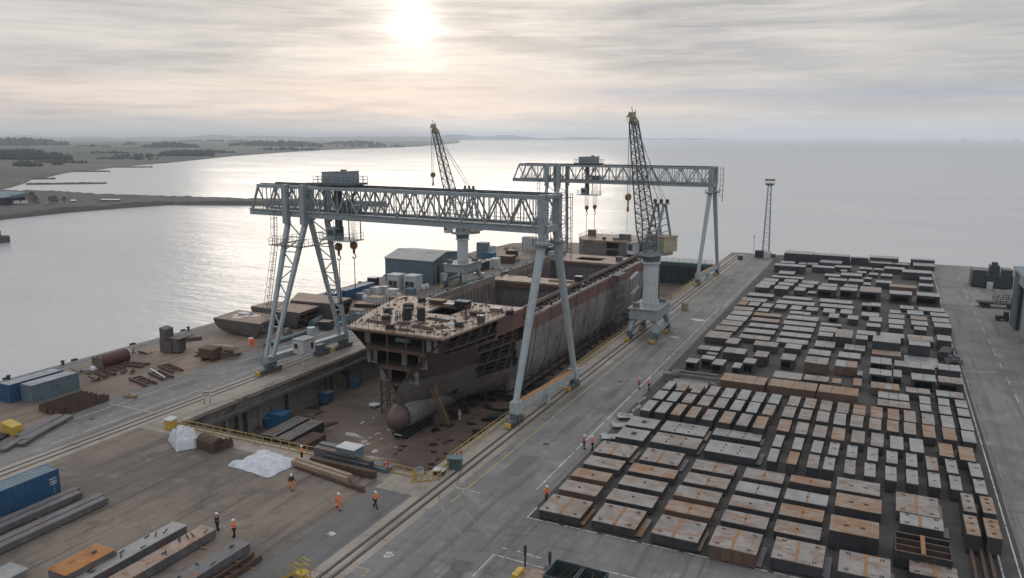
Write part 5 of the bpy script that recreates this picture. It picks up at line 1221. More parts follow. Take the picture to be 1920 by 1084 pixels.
# ================================================================ steel blocks in the storage yard
ORD=['first','second','third','fourth','fifth','sixth','seventh','eighth','ninth','tenth','eleventh','twelfth']
CLS={'g':('plain-grey','top_grey'),'s':('rust-streaked','top_streaked'),'o':('orange-rusted','top_orange')}
def hbox(q,x0,x1,y0,y1,z0,z1): q.box(x0,x1,y0,y1,z0,z1)
rb=random.Random(11)
def block(X0,X1,Y0,Y1,h,st,kind,label,group):
    w_,d_=(X1-X0)/2,(Y1-Y0)/2; cx,cy=(X0+X1)/2,(Y0+Y1)/2
    cls=CLS[st[0]]; far=Y0>188; mid=Y0>130
    root=thing('deck_panel' if kind=='panel' else 'steel_block',label,'steel panel' if kind=='panel' else 'steel block',(cx,cy,0),R(rb.uniform(-.7,.7)) if not far else 0,group)
    base=.16 if h>.5 else .05
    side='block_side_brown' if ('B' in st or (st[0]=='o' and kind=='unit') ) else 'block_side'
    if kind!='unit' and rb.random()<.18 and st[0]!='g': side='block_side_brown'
    if not far and h>.5:
        for s in (-1,1):
            q=MB(); q.box(-w_+.05,w_-.05,s*d_*.62-.09,s*d_*.62+.09,0,base); q.build('bearer','timber' if rb.random()<.4 else 'steel_rusty',root,local=True)
    q=MB(); top=h-.07; i=.05
    if 'O' in st:
        t_=.12; a=-w_+.12+.2*w_*rb.random(); c=w_*rb.uniform(.3,.75); z1=base+(top-base)*rb.uniform(.7,.85)
        q.box(-w_+i,a,-d_+i,-d_+i+t_,base,top); q.box(c,w_-i,-d_+i,-d_+i+t_,base,top); q.box(a,c,-d_+i,-d_+i+t_,z1,top)
        q.box(-w_+i,-w_+i+t_,-d_+i+t_,d_-i,base,top); q.box(w_-i-t_,w_-i,-d_+i+t_,d_-i,base,top); q.box(-w_+i+t_,w_-i-t_,d_-i-t_,d_-i,base,top); q.box(-w_+i+t_,w_-i-t_,-d_+i+t_,d_-i-t_,base,base+.1)
        m_=(a+c)/2; q.box(m_-.03,m_+.03,-d_+.3,-d_+.36,base+.1,top)
        if rb.random()<.6: q.box(a-.3,c+.2,-d_-.25,-d_+i-.01,base+.02,base+.1)
    else:
        q.box(-w_+i,w_-i,-d_+i,d_-i,base,top)
        step=.9 if not mid else 1.4
        nx=max(1,int(2*w_/step)); ny=max(1,int(2*d_/step))
        if not far:
            for k in range(nx+1):
                x=-w_+i+.02+(2*w_-2*i-.04)*k/nx; q.box(x-.02,x+.02,-d_+.012,-d_+i-.001,base,top-.01)
            for k in range(ny+1):
                y=-d_+i+.02+(2*d_-2*i-.04)*k/ny; q.box(-w_+.012,-w_+i-.001,y-.02,y+.02,base,top-.01); q.box(w_-i+.001,w_-.012,y-.02,y+.02,base,top-.01)
            q.box(-w_+.012,w_-.012,-d_+.012,d_-.012,base-.03,base-.001)
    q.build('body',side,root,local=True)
    n=int(''.join(ch for ch in st if ch.isdigit()) or 1)
    for k in range(n):
        a=-w_+2*w_*k/n+(.03 if k else 0); c=-w_+2*w_*(k+1)/n-(.03 if k<n-1 else 0)
        mm=cls[1]
        if n>1 and rb.random()<.28: mm=rb.choice(['top_grey','top_streaked','top_streaked','top_orange'] if st[0]!='g' else ['top_grey','top_grey','top_streaked'])
        dz=rb.uniform(-.015,.015)
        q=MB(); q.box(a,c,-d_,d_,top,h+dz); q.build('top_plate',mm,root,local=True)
    z=h+.017
    def spot(name,x,y,a,b_,mat='hole_dark',hh=.03):
        q=MB(); q.cyl((x,y,z-.02),(x,y,z+hh),a,n=10) if a==b_ else q.box(x-a,x+a,y-b_,y+b_,z-.02,z+hh); q.build(name,mat,root,local=True)
    if 'S' in st:
        q=MB(); x=rb.uniform(-.1,.1)*w_; q.box(x-.13,x+.13,-d_+.03,d_-.03,h,z+.004); q.build('weld_strip','weld_rust',root,local=True)
        for sx,sy in ((-.68,-.72),(.66,-.74),(-.66,.74),(.68,.7)):
            spot('lifting_lug',sx*w_-.09,sy*d_,.05,.09,'hole_dark',.08); spot('lifting_lug',sx*w_+.12,sy*d_,.05,.07,'hole_dark',.08)
    if 'V' in st:
        q=MB(); x=rb.uniform(-.06,.06)*w_; q.box(x-.10,x+.10,-d_+.03,d_-.03,h,z+.004); q.build('weld_strip','weld_rust',root,local=True); spot('manhole',x,0,.11,.11,hh=.05)
    if 'H' in st:
        if kind=='panel': spot('manhole',rb.uniform(-.1,.1)*w_,rb.uniform(-.1,.2)*d_,.12,.12,hh=.05)
        else: spot('slot',rb.uniform(-.1,.25)*w_,rb.uniform(-.2,.35)*d_,.2,.05,hh=.02); spot('slot',0,.86*d_,.25,.025,hh=.02)
    if 'Q' in st: spot('hatch',.05*w_,.05*d_,.28,.38,hh=.06)
    if 'D' in st:
        for x in (-.33,.3):
            for y in (-.6,-.05,.5): spot('manhole',x*w_+y*.15,y*d_,.13 if abs(y)>.2 else .09,.13 if abs(y)>.2 else .09,hh=.04)
    if 'T' in st:
        if w_>d_:
            for x in (-.32,.34): spot('slot',x*w_,-.1*d_,.22,.1,hh=.03)
        else:
            for y in (-.6,.15,.7): spot('slot',0,y*d_,.16,.09,hh=.03)
    if kind=='panel' and h<1.7:
        # lower stiffened plate the panel stands on, showing at its right-hand end
        q=MB(); q.box(-w_+.15,w_+rb.uniform(.25,.6),-d_+.25,d_-.1,base+.002,base+.12); q.build('skid_plate',rb.choice(['steel_mid','steel_mid','top_orange']) ,root,local=True) if 'S' in st or 'D' in st else None
    return root
for row,kind,items in BLOCK_ROWS:
    byY=any(k in row for k in ('column','stack','pair','aisle'))
    its=sorted(items,key=lambda b:(b[2] if byY else b[0]))
    for i,bk in enumerate(its):
        lab='%s %s, %s from %s, %s'%(CLS[bk[5][0]][0],kind,ORD[i],'front' if byY else 'left',row)
        block(*bk,kind,lab,'steel blocks laid out in the storage yard')
# open steel frame among the panels
v0=G(1540+735/5.314,880+810/5.314,1.6); v1=G(1540+1310/5.314,880+905/5.314,1.6)
g=thing('open_frame','open black steel frame of beams between the panels, lower right','frame',((v0.x+v1.x)/2,v0.y+1.9,0))
W_=(v1.x-v0.x)/2
q=MB(); q.box(-W_,W_,-1.85,-1.75,.15,1.6); q.box(-W_,W_,1.75,1.85,.15,1.6); q.box(-W_,-W_+.1,-1.75,1.75,.15,1.6); q.box(W_-.1,W_,-1.75,1.75,.15,1.6); q.box(-W_+.1,W_-.1,-1.75,1.75,.15,.2); q.build('side_plate','steel_dark',g,local=True)
for y in (-.6,.6):
    q=MB(); q.box(-W_+.1,W_-.1,y-.06,y+.06,.9,1.62); q.box(-W_+.1,W_-.1,y-.1,y+.1,1.62,1.66); q.build('beam','steel_rusty',g,local=True)
q=MB(); q.box(-.18,.18,-1.8,1.8,1.665,1.74); q.build('cross_beam','weld_rust',g,local=True)
for y in (-1.8,1.8):
    q=MB(); q.box(-W_-.03,W_+.03,y-.12,y+.12,1.602,1.66); q.build('flange','steel_rusty',g,local=True)
# long bars lying at the lower right of the yard
for i,(xa,lb) in enumerate(((1820,'rusty long bar at the lower right yard corner, leftmost of four'),(1838,'rusty long bar at the lower right yard corner, second of four'),(1853,'rusty long bar at the lower right yard corner, third of four'),(1869,'pale steel pipe at the lower right yard corner, rightmost of four'))):
    v=G(xa,1032,.3); q=MB()
    if i<3: q.box(-.13,.13,-9,0,.1,.13+.1); q.box(-.04,.04,-9,0,.23,.45); q.box(-.13,.13,-9,0,.45,.5)
    else: q.cyl((0,-9,.25),(0,0,.25),.1,n=10)
    o=q.build('steel_bar','steel_rusty' if i<3 else 'roof_pale',None,local=True); o.location=(v.x,v.y,0); tag(o,lb,'bar')
# ================================================================ helpers for loose things
def put(name,label,cat,px,py,fn,mats,rz=0,group=None,z=0):
    v=G(px,py,z); q=MB(); fn(q); o=q.build(name,mats,None,local=True); o.location=v; o.rotation_euler=(0,0,rz); return tag(o,label,cat,group)
def putx(name,label,cat,px,py,rz=0,group=None,z=0): return thing(name,label,cat,G(px,py,z),rz,group)
def container(label,x1,y0,y1,mat,roof,h=2.6,w_=2.44,group=None,z=0,doors=True,logo=False):
    """long axis along the dock; x1 = side facing the road"""
    r=thing('shipping_container',label,'container',(x1-w_/2,(y0+y1)/2,z),0,group); L=(y1-y0)/2; W2=w_/2
    q=MB(); q.box(-W2+.05,W2-.05,-L+.05,L-.05,.12,h-.06)
    n=int(2*L/.28)
    for k in range(n):
        y=-L+.12+(2*L-.24)*(k+.25)/n; q.box(W2-.0501,W2-.012,y,y+.14,.16,h-.12); q.box(-W2+.012,-W2+.0501,y,y+.14,.16,h-.12)
    q.build('side_wall',mat,r,local=True)
    q=MB()
    for x in (-W2,W2-.1):
        for y in (-L,L-.1): q.box(x,x+.1,y,y+.1,0,h)
        q.box(x,x+.1,-L+.1,L-.1,0,.12); q.box(x,x+.1,-L+.1,L-.1,h-.1,h)
    for y in (-L,L-.1): q.box(-W2+.1,W2-.1,y,y+.1,h-.1,h); q.box(-W2+.1,W2-.1,y,y+.1,0,.12)
    q.build('corner_frame',mat,r,local=True)
    q=MB(); q.box(-W2+.1,W2-.1,-L+.1,L-.1,h-.055,h-.03)
    for k in range(int(2*L/.5)): q.box(-W2+.15,W2-.15,-L+.2+k*.5,-L+.42+k*.5,h-.03,h-.012)
    q.build('roof',roof,r,local=True)
    if doors:
        q=MB(); q.box(-W2+.12,-.02,-L-.0,-L+.05,.14,h-.12); q.box(.02,W2-.12,-L-.0,-L+.05,.14,h-.12)
        for x in (-.7,-.3,.3,.7): q.bar((x,-L-.03,.2),(x,-L-.03,h-.2),.05,.05)
        q.build('door',mat,r,local=True)
    return r
a=G(20,757);c=G(106,723); container('blue shipping container at the far left edge, behind a teal one',a.x,a.y,c.y,'container_blue','roof_pale',2.7)
a=G(62,757);c=G(152,730); container('teal-grey shipping container at the left edge beside rusty beams',a.x,a.y,c.y,'container_teal','roof_pale',2.6)
a=G(115,924); r=container('long blue shipping container at the left bottom, near white beams',a.x,a.y-12.2,a.y,'container_blue','container_teal',2.75)
q=MB()
for z in (1.85,1.55,1.3): q.box(1.225,1.232,5.0,5.75,z,z+.12)
for z in (.9,1.25,1.6,1.9): q.box(1.225,1.232,5.35,5.45,z-.5,z-.38)
q.build('lettering','white_paint',r,local=True)
# rusty and grey beams stacked by the containers
def beams(label,px,py,L_,n,wd,h,mat,rz=0,cat='beams',name='beam_stack',ht='u',jit=.3):
    r=putx(name,label,cat,px,py,rz)
    rr=random.Random(px)
    for k in range(n):
        q=MB(); x=-k*wd*1.25; l=L_*rr.uniform(.85,1.05); y0=-l+rr.uniform(-jit,jit)
        if ht=='u':
            q.box(x-wd,x,y0,y0+l,.1,.16); q.box(x-wd,x-wd+.06,y0,y0+l,.16,h); q.box(x-.06,x,y0,y0+l,.16,h)
            for j in range(int(l/1.3)): q.box(x-wd+.06,x-.06,y0+j*1.3,y0+j*1.3+.05,.16,h*.8)
        elif ht=='i':
            q.box(x-wd,x,y0,y0+l,.1,.16); q.box(x-wd/2-.04,x-wd/2+.04,y0,y0+l,.16,h-.06); q.box(x-wd,x,y0,y0+l,h-.06,h)
        else:
            q.box(x-wd,x,y0,y0+l,.12,h)
            for j in range(int(l/1.1)): q.box(x+.001,x+.03,y0+.3+j*1.1,y0+.36+j*1.1,.14,h-.05)
        q.build('beam',mat,r,local=True)
    for f in (.2,.8):
        q=MB(); q.box(-n*wd*1.25-.1,.5,-L_*f-.1,-L_*f+.1,0,.1); q.build('bearer','timber',r,local=True)
    return r
beams('rusty channel beams stacked in front of the teal container',203,752,7,5,.85,.95,'steel_rusty',rz=.05)
beams('grey plate girders laid flat in front of the rusty beams',140,784,8.5,2,1.2,.5,'steel_mid',ht='b',rz=.35)
beams('dark grey girders with pale edges at the left, lower pair',113,797,9,2,.9,.45,'steel_mid',ht='b',rz=.42)
beams('thin dark bars with white ends by the yellow ballast block',40,806,8,3,.45,.35,'steel_dark',ht='i',rz=.4)
def yellowblk(q):
    q.prism([(-1,-.7),(1,-.7),(1,.7),(-1,.7)],0,[1.7,1.2,1.2,1.7]); q.box(-.9,-.2,-.78,-.7,.1,.7)
put('ballast_block','bright yellow ballast block at the left edge of the yard','block',24,814,yellowblk,'safety_yellow',rz=.1)
# small crate of timber by the left road
def tim(q):
    for k in range(5): q.box(-.9+k*.3,-.75+k*.3,-.4,.4,0,.25+.1*(k%3))
    q.box(.4,1.4,-.25,.25,0,.5)
put('timber_pile','small pale timber pile beside the left road','timber',243,745,tim,'cabin_tan')
# long beams bottom left
b1=beams('long dark double girder lying beside the blue container, lower left',155,935,24,2,.85,.75,'steel_mid',ht='b',jit=.6)
b2=beams('longest pale double girder at the lower left, on timber bearers',206,945,27,2,.85,.75,'steel_mid',ht='b')
def boxgirder(label,px,py,L_,wd,h,top,px0=None):
    r=putx('box_girder',label,'girder',px,py)
    q=MB(); q.box(-wd,0,-L_,0,.16,h-.05)
    for j in range(int(L_/1.2)): q.box(.001,.03,-L_+.3+j*1.2,-L_+.35+j*1.2,.18,h-.06)
    q.build('body','steel_mid',r,local=True)
    q=MB(); q.box(-wd-.06,.06,-L_-.04,.04,h-.05,h); q.build('top_plate',top,r,local=True)
    rr=random.Random(px)
    for k in range(9):
        q=MB(); x=-wd*rr.uniform(.15,.85); y=-L_*rr.uniform(.05,.95); a=rr.random()*3
        q.bar((x,y,h+.05),(x+math.cos(a)*.45,y+math.sin(a)*.45,h+.08+rr.random()*.3),.1,.08); q.build('bracket','steel_dark',r,local=True)
    for f in (.15,.75):
        q=MB(); q.box(-wd-.3,.7,-L_*f-.1,-L_*f+.1,0,.158); q.build('bearer','timber',r,local=True)
boxgirder('pale grey box girder at bottom left, beside the orange box',351,1003,11,1.7,1.0,'top_grey')
boxgirder('rusty brown box girder, middle of three at bottom left',406,1010,13,1.7,1.0,'ship_deck')
boxgirder('dark box girder with scrap on top, right of three at bottom left',470,1037,12,1.6,1.0,'steel_mid')
beams('small rusty open trough at the bottom, right of the box girders',492,1052,7,1,1.0,.6,'steel_rusty',jit=.1)
def obox(q):
    q.k=0; q.box(-2.3,0,-4.6,0,.1,1.55); q.box(-2.2,-.1,.0,.25,.3,1.2)
    q.k=1; q.box(-2.35,.05,-4.65,-.0,1.55,1.62)
    q.k=0; q.box(-1.2,-1.0,-1.4,-1.0,1.62,1.85)
put('steel_box','large orange-topped steel box at the bottom left corner','box',219,1062,obox,['steel_mid','orange_primer'])
def platewhite(q):
    q.box(-2.5,0,-4,0,.5,.62); q.box(-2.3,-.2,-3.8,-.2,0,.5)
put('steel_plate','pale steel plate at the extreme bottom left corner','plate',56,1078,platewhite,['top_grey'])
# tarpaulins
def cloth(label,px,py,a,b_,h,seed,rz,lumps,mat='tarp_white'):
    rr=random.Random(seed); n=44
    pts=[]
    for j in range(n+1):
        row=[]
        for i in range(n+1):
            u=i/n*2-1; v=j/n*2-1
            e=1+.10*mn.noise(Vector((u*2,v*2,seed)))
            x=u*a*e; y=v*b_*e; rr_=max(abs(u),abs(v))
            z=h*(1-rr_**3) + lumps*(.5*mn.noise(Vector((u*3,v*3,seed+3)))+.55*abs(mn.noise(Vector((u*4+v*1.5,v*2.2,seed+5))))+.22*abs(mn.noise(Vector((u*9,v*6,seed+8)))))*(1-rr_**4)
            z+=.05+.1*abs(mn.noise(Vector((u*9,v*9,seed))))
            row.append((x,y,max(.02,z)))
        pts.append(row)
    q=MB(); q.grid(pts); o=q.build('tarpaulin',mat,None,local=True,smooth=True); o.location=G(px,py); o.rotation_euler=(0,0,rz)
    return tag(o,label,'tarpaulin')
cloth('crumpled white tarpaulin heaped over a load beside the wooden drums',347,832,2.3,1.5,1.7,3,-.5,1.2)
cloth('flat white tarpaulin spread over steel on the near yard',498,870,3.3,2.6,.5,9,-.1,.7)
def drums(q):
    for k in range(4):
        q.cyl((-1.8+.02*k,-.0,.85),(1.4,-.0,.85),.85,n=18) if k==0 else None
    for z in (.12,.5,.95): q.box(-1.8,1.4,-.92,.92,z,z+.3)
put('timber_crate','round-topped brown timber crate beside the heaped white tarpaulin','crate',398,842,drums,'steel_rusty',rz=-.16)
put('timber_crate','small brown open crate at the right of the round-topped crate','crate',421,838,lambda q:(q.box(-.8,.8,-.7,-.62,0,1.0),q.box(-.8,.8,.62,.7,0,.8),q.box(.72,.8,-.62,.62,0,1.2),q.box(-.8,.72,-.62,.62,0,.08)),'steel_rusty',rz=-.16)
def ybox(q):
    q.k=0; q.box(-.6,.6,-.55,.55,.08,1.15); q.k=1; q.prism([(-.65,-.6),(.65,-.6),(.65,.6),(-.65,.6)],1.15,[1.3,1.3,1.42,1.42])
put('grit_bin','yellow grit bin with white lid at the left dock corner','bin',321,803,ybox,['safety_yellow','white_paint'])
def board(q):
    q.k=0; q.bar((-.4,0,0),(-.4,0,1.9),.08,.08); q.bar((.4,0,0),(.4,0,1.9),.08,.08); q.k=1; q.box(-.6,.6,-.06,-.02,.7,1.95); q.k=2; q.box(-.45,.45,-.068,-.06,1.55,1.7); q.box(-.45,.3,-.068,-.06,1.2,1.3)
put('notice_board','white notice board on the left dock edge','sign',389,757,board,['steel_mid','white_paint','steel_mid'],rz=.5)
# steel stacks by the near railing
def plates(q,L_,n,h,w_):
    for k in range(n): q.box(-L_,0,k*w_,k*w_+w_*.85,.1,h*(1 if k%2 else .9)); q.box(-L_-.02,.02,k*w_-.02,k*w_+.1,h*.4,h*.5)
put('girder_stack','dark deep girders standing by the near dock railing','girders',655,874,lambda q:plates(q,5.2,2,1.5,.9),'steel_mid',rz=-.03)
put('girder_stack','dark low girder pack in front of the near dock railing','girders',690,888,lambda q:plates(q,6.4,2,1.1,.6),'block_side',rz=-.03)
put('girder_stack','bluish steel sections at the right of the girder pack','girders',724,888,lambda q:plates(q,7,3,.5,.5),'container_teal',rz=-.06)
put('girder_stack','rusty brown girder in front of the girder pack','girders',700,900,lambda q:plates(q,9,1,.95,.8),'steel_rusty',rz=-.03)
put('girder_stack','orange-brown box beam lying on the near yard','girders',648,909,lambda q:(plates(q,8.6,2,.85,.6)),'cabin_tan',rz=-.14)
put('girder_stack','long thin rusty bar nearest the walking men','girders',681,925,lambda q:(q.box(-11,0,0,.35,.05,.3),q.box(-2,-.3,.0,.5,.3,.5)),'steel_rusty',rz=-.17)
put('equipment_box','small white-topped box at the near dock railing','box',657,866,crate(2.6,1.8,1.9),['container_teal','white_paint'],rz=-.03)
def buoy(q):
    q.k=0; q.bar((0,0,0),(0,0,1.1),.08,.08); q.k=1
    for k in range(14):
        a=2*math.pi*k/14; c=2*math.pi*(k+1)/14
        if k%4==0: q.k=2
        else: q.k=1
        q.bar((math.cos(a)*.34,-.1,1.0+math.sin(a)*.34),(math.cos(c)*.34,-.1,1.0+math.sin(c)*.34),.14,.14)
put('lifebuoy','red and white lifebuoy on the near dock railing','lifebuoy',727,888,buoy,['steel_mid','sign_red','white_paint'])
put('lifebuoy','red and white lifebuoy beside the teal box at the dock corner','lifebuoy',862,866,buoy,['steel_mid','sign_red','white_paint'],rz=.5)
put('tool_box','teal tool box at the right near dock corner','box',853,878,crate(1.5,1.1,1.3),['gate_green_top','container_teal'],rz=.3)
put('tool_box','white box on the ground inside the dock corner railing','box',824,890,crate(1.2,.8,.6),['steel_dark','white_paint'],rz=.2)
put('tool_box','small white cabinet at the end of the near railing','box',787,892,crate(.7,.6,.9),['white_paint','steel_mid'])
# ================================================================ yellow dock railings
def railing(label,pts,step=1.55):
    r=thing('dock_railing',label,'railing',(pts[0][0],pts[0][1],0))
    q=MB(); posts=[]
    for a,c in zip(pts,pts[1:]):
        a=Vector((*a,0));c=Vector((*c,0));L_=(c-a).length;n=max(1,round(L_/step))
        for k in range(n): posts.append(a+(c-a)*k/n)
        for z in (.55,1.08): q.bar(a+Vector((0,0,z)),c+Vector((0,0,z)),.06,.06)
        d=(c-a).normalized(); q.bar(a+Vector((0,0,.08)),c+Vector((0,0,.08)),.03,.14)
    posts.append(Vector((*pts[-1],0)))
    q.build('hand_rail','railing_yellow',r)
    for v in posts:
        p=MB(); p.bar(v,v+Vector((0,0,1.1)),.075,.075); p.build('post','railing_yellow',r)
    return r
railing('yellow railing along the near end of the dry dock',[(-82.2,69.2),(-81.5,69.0),(-44.6,68.9)],1.35)
railing('yellow railing bay around the right near dock corner',[(-44.4,68.8),(-44.2,67.6),(-41.9,69.4),(-42.1,72.0),(-43.1,73.4)],.6)
railing('long yellow railing along the road side of the dry dock',[(-43.2,73.6),(-43.2,222)],1.75)
# ================================================================ dock floor gear
def pitput(*a,**k): return put(*a,z=FLOOR+.002,**k)
pitput('equipment_box','blue container box by the left dock wall, near the red skip','box',525,797,crate(2.9,2.3,2.0),['bin_blue','bin_blue'],rz=.1)
pitput('equipment_box','rust-red skip by the left dock wall behind the railing','skip',462,806,crate(3.2,1.9,1.7,False),['bin_red','bin_red'],rz=.1)
pitput('equipment_box','small bright blue machine between red skip and blue box','machine',502,801,crate(1.2,1.2,1.5),['container_blue','bin_blue'])
pitput('equipment_box','pair of blue boxes standing by the dock wall, mid length','box',613,752,crate(1.7,1.5,1.6),['bin_blue','container_teal'])
pitput('equipment_box','dark blue pump set by the dock wall under the ship','machine',655,726,crate(3.4,1.9,1.3),['bin_blue','container_blue'],rz=.5)
pitput('equipment_box','dark scrap skip against the dock wall','skip',546,766,crate(2.0,1.6,1.2,False),['steel_rusty','steel_dark'],rz=.3)
def slabs(q):
    q.k=0; q.box(-1.4,1.4,-4,4,.1,1.5); q.k=1; q.box(-1.45,1.45,-4.05,4.05,1.5,1.58)
for px,py,lb in ((540,818,'dark steel slab box on the dock floor, left of two'),(562,824,'dark steel slab box on the dock floor, right of two')):
    pitput('steel_slab',lb,'slab',px,py,lambda q:(slabs(q)),['steel_dark','hull_grey'],rz=.05)
pitput('steel_slab','brown steel box behind the railing beside the worker','slab',578,838,lambda q:(q.box(-1.2,1.2,-2.5,2.5,0,1.2)),'steel_rusty')
pitput('scrap_channel','bent rusty channel lying on the dock floor','scrap',600,803,lambda q:(q.box(-.3,.3,-3,3,0,.25),q.bar((-1.5,-2,.1),(0,2,.2),.3,.3)),'steel_rusty',rz=-.3)
def skiff(q):
    n=10; rr=[]
    for k in range(n+1):
        f=k/n; y=-2.2+4.4*f; w_=.95*(1-(abs(f-.4)/.6)**2.5 if f>.4 else 1-.25*((.4-f)/.4)**2); rr.append([(-w_,y,.75+.15*f*f),(-w_*.6,y,.05),(w_*.6,y,.05),(w_,y,.75+.15*f*f)])
    q.loft(rr)
pitput('skiff','small dark green boat on the dock floor by the right railing','boat',941,786,skiff,'boat_green',rz=-.9)
pitput('rust_pile','rusty heap of steel stands beside the bulb on the floor','scrap',848,776,lambda q:[q.box(-1.9+k*.5,-1.6+k*.5,-.5,.5,0,.5+.5*(k%3==1)) for k in range(8)],'bin_red',rz=.3)
pitput('steel_plate','white capped plate left of the bulb on the dock floor','plate',702,762,lambda q:(q.cyl((0,0,.3),(0,0,.4),.9,n=14),q.box(-.5,.5,-.5,.5,0,.3)),['white_paint'])
pitput('pallet','dark platform pallet near the hull by the gantry leg','pallet',1012,722,lambda q:(q.box(-2.4,2.4,-1.5,1.5,.3,.5),q.box(-2.2,-2,-1.4,1.4,0,.3),q.box(2,2.2,-1.4,1.4,0,.3)),'steel_dark',rz=.2)
pitput('pallet','long dark platform on the floor beyond the gantry leg','pallet',1078,668,lambda q:(q.box(-1.8,1.8,-3,3,.3,.6),q.box(-1.7,-1.5,-2.9,2.9,0,.3),q.box(1.5,1.7,-2.9,2.9,0,.3)),'steel_dark',rz=.1)
pitput('pallet','dark square cover on the far dock floor near the gate','pallet',1268,566,lambda q:(q.box(-2.4,2.4,-4,4,.1,.9)),'steel_dark')
def tower(q,w_,h):
    for x in (-w_,w_):
        for y in (-w_,w_): q.bar((x,y,0),(x,y,h),.1,.1)
    n=int(h/1.3)
    for k in range(1,n+1):
        z=h*k/n
        for e in (-w_,w_): q.bar((-w_,e,z),(w_,e,z),.07,.07); q.bar((e,-w_,z),(e,w_,z),.07,.07)
        q.bar((-w_,-w_,z-h/n),(w_,-w_,z),.06,.06); q.bar((w_,w_,z-h/n),(w_,-w_,z),.06,.06)
pitput('scaffold','rusty scaffold tower behind the bulb, left of the stem','scaffold',729,768,lambda q:tower(q,.75,5.2),'steel_rusty')
pitput('scaffold','tan scaffold tower against the hull behind the gantry leg','scaffold',966,722,lambda q:(tower(q,.8,6.4)),'cabin_tan')
pitput('support_post','tall dark support post standing left of the bow','post',716,772,lambda q:(q.box(-.35,.35,-.35,.35,0,.15),q.cyl((0,0,.15),(0,0,8.0),.17,n=10),q.box(-.4,.4,-.3,.3,8,8.3)),'steel_mid')
pitput('support_post','grey support post beside the hull under the gantry leg','post',1037,690,lambda q:(q.cyl((0,0,0),(0,0,8.5),.13,n=8),q.box(-.3,.3,-.3,.3,0,.15)),'steel_mid')
pitput('support_post','dark support post right of the tan scaffold','post',981,733,lambda q:(q.cyl((0,0,0),(0,0,7.0),.12,n=8),q.box(-.3,.3,-.3,.3,0,.15)),'steel_dark')
# boarding stair to the bow
r=putx('access_stair','brown timber access stair leaning against the bow beside the bulb','stair',838,797,z=FLOOR); 
v=G(838,797,FLOOR); top=Vector((-57.6,94.3,.9))-Vector(v)
q=MB()
for e in (-.45,.45): q.bar((e,0,.1),(top.x+e,top.y,top.z),.12,.3)
for k in range(24): p=top*(k/24); q.box(p.x-.45,p.x+.45,p.y-.12,p.y+.12,p.z+.08,p.z+.13)
for k in range(0,25,4): p=top*(k/24); q.bar((p.x+.45,p.y,p.z),(p.x+.45,p.y,p.z+1),.06,.06)
q.bar((.45,0,1.1),(top.x+.45,top.y,top.z+1),.06,.06); q.build('flight','timber',r,local=True)
q=MB(); q.box(-.9,1.1,-.7,.7,0,.12); q.build('landing','steel_dark',r,local=True)
# self-propelled trailer under the bulb
r=thing('heavy_trailer','rusty multi-wheel heavy trailer carrying the bulb of the ship','trailer',(CX,93,FLOOR))
q=MB(); q.box(-1.0,1.0,-2.6,5.4,.95,1.2); q.box(-1.1,1.1,-3.0,-2.6,.6,1.1); q.build('frame','steel_dark',r,local=True)
for k in range(7):
    for s in (-1,1):
        q=MB(); y=-2.1+k*1.2
        for dx in (-.22,.22): q.cyl((s*.75+dx-.15,y,.45),(s*.75+dx+.15,y,.45),.45,n=14)
        q.build('wheel','rubber',r,local=True)
q=MB(); q.box(-.7,.7,-3.03,-3.0,.65,.85); q.build('number_board','white_paint',r,local=True)
q=MB()
for k in range(5): q.box(-.9,.9,-2.2+k*1.6,-1.5+k*1.6,1.2,1.2+.05*k+.1)
q.build('cradle','steel_dark',r,local=True)
# puddle film and spilled white paint on the dock floor
q=MB(); rnd=random.Random(8)
for (px,py,r_,s) in ((660,815,1.1,1.6),(672,838,1.3,.6),(703,846,.8,.8),(690,832,.5,1),(735,812,.4,1),(715,823,.35,1),(680,792,.8,.4),(700,783,.5,.5),(742,838,.45,.8),(668,862,.6,.4),(728,806,.35,1)):
    v=G(px,py,FLOOR); blot(v.x,v.y,r_*.8,FLOOR+.006,11,s)
stuff(q.build('paint_spill','mark_white'))
M('oil_black',(.018,.015,.014),(.03,.025,.022),None,0,1,.3,world=True)
q=MB()
for k in range(34):
    px,py=rnd.choice(((925,760),(880,800),(830,820),(900,745),(800,835),(860,840),(575,772),(590,768)))
    v=G(px+rnd.uniform(-30,30),py+rnd.uniform(-14,14),FLOOR); blot(v.x,v.y,rnd.uniform(.25,1.3),FLOOR+.0045+.00005*k,11,rnd.uniform(.4,2.0))
for k in range(46):   # wet patches held along the slab joints
    x=rnd.uniform(-72,-46); y=rnd.uniform(73,118)
    if -66<x<-54 and y>88: x=rnd.uniform(-53,-45.5)
    jx=round((x)/6.5)*6.5; jy=round(y/5.2)*5.2; s=.0065+.00004*k
    if k%2: blot(jx,y,rnd.uniform(.15,.3),FLOOR+s,11,rnd.uniform(.6,1)); 
    L_=rnd.uniform(.8,2.6)
    for j in range(4): blot((x if k%2==0 else jx)+(rnd.uniform(-L_,L_) if k%2==0 else rnd.uniform(-.1,.1)),(jy if k%2==0 else y)+(rnd.uniform(-.1,.1) if k%2==0 else rnd.uniform(-L_,L_)),rnd.uniform(.15,.5),FLOOR+s+.00001*j,9,rnd.uniform(.7,1.6))
stuff(q.build('oil_stain','oil_black'))
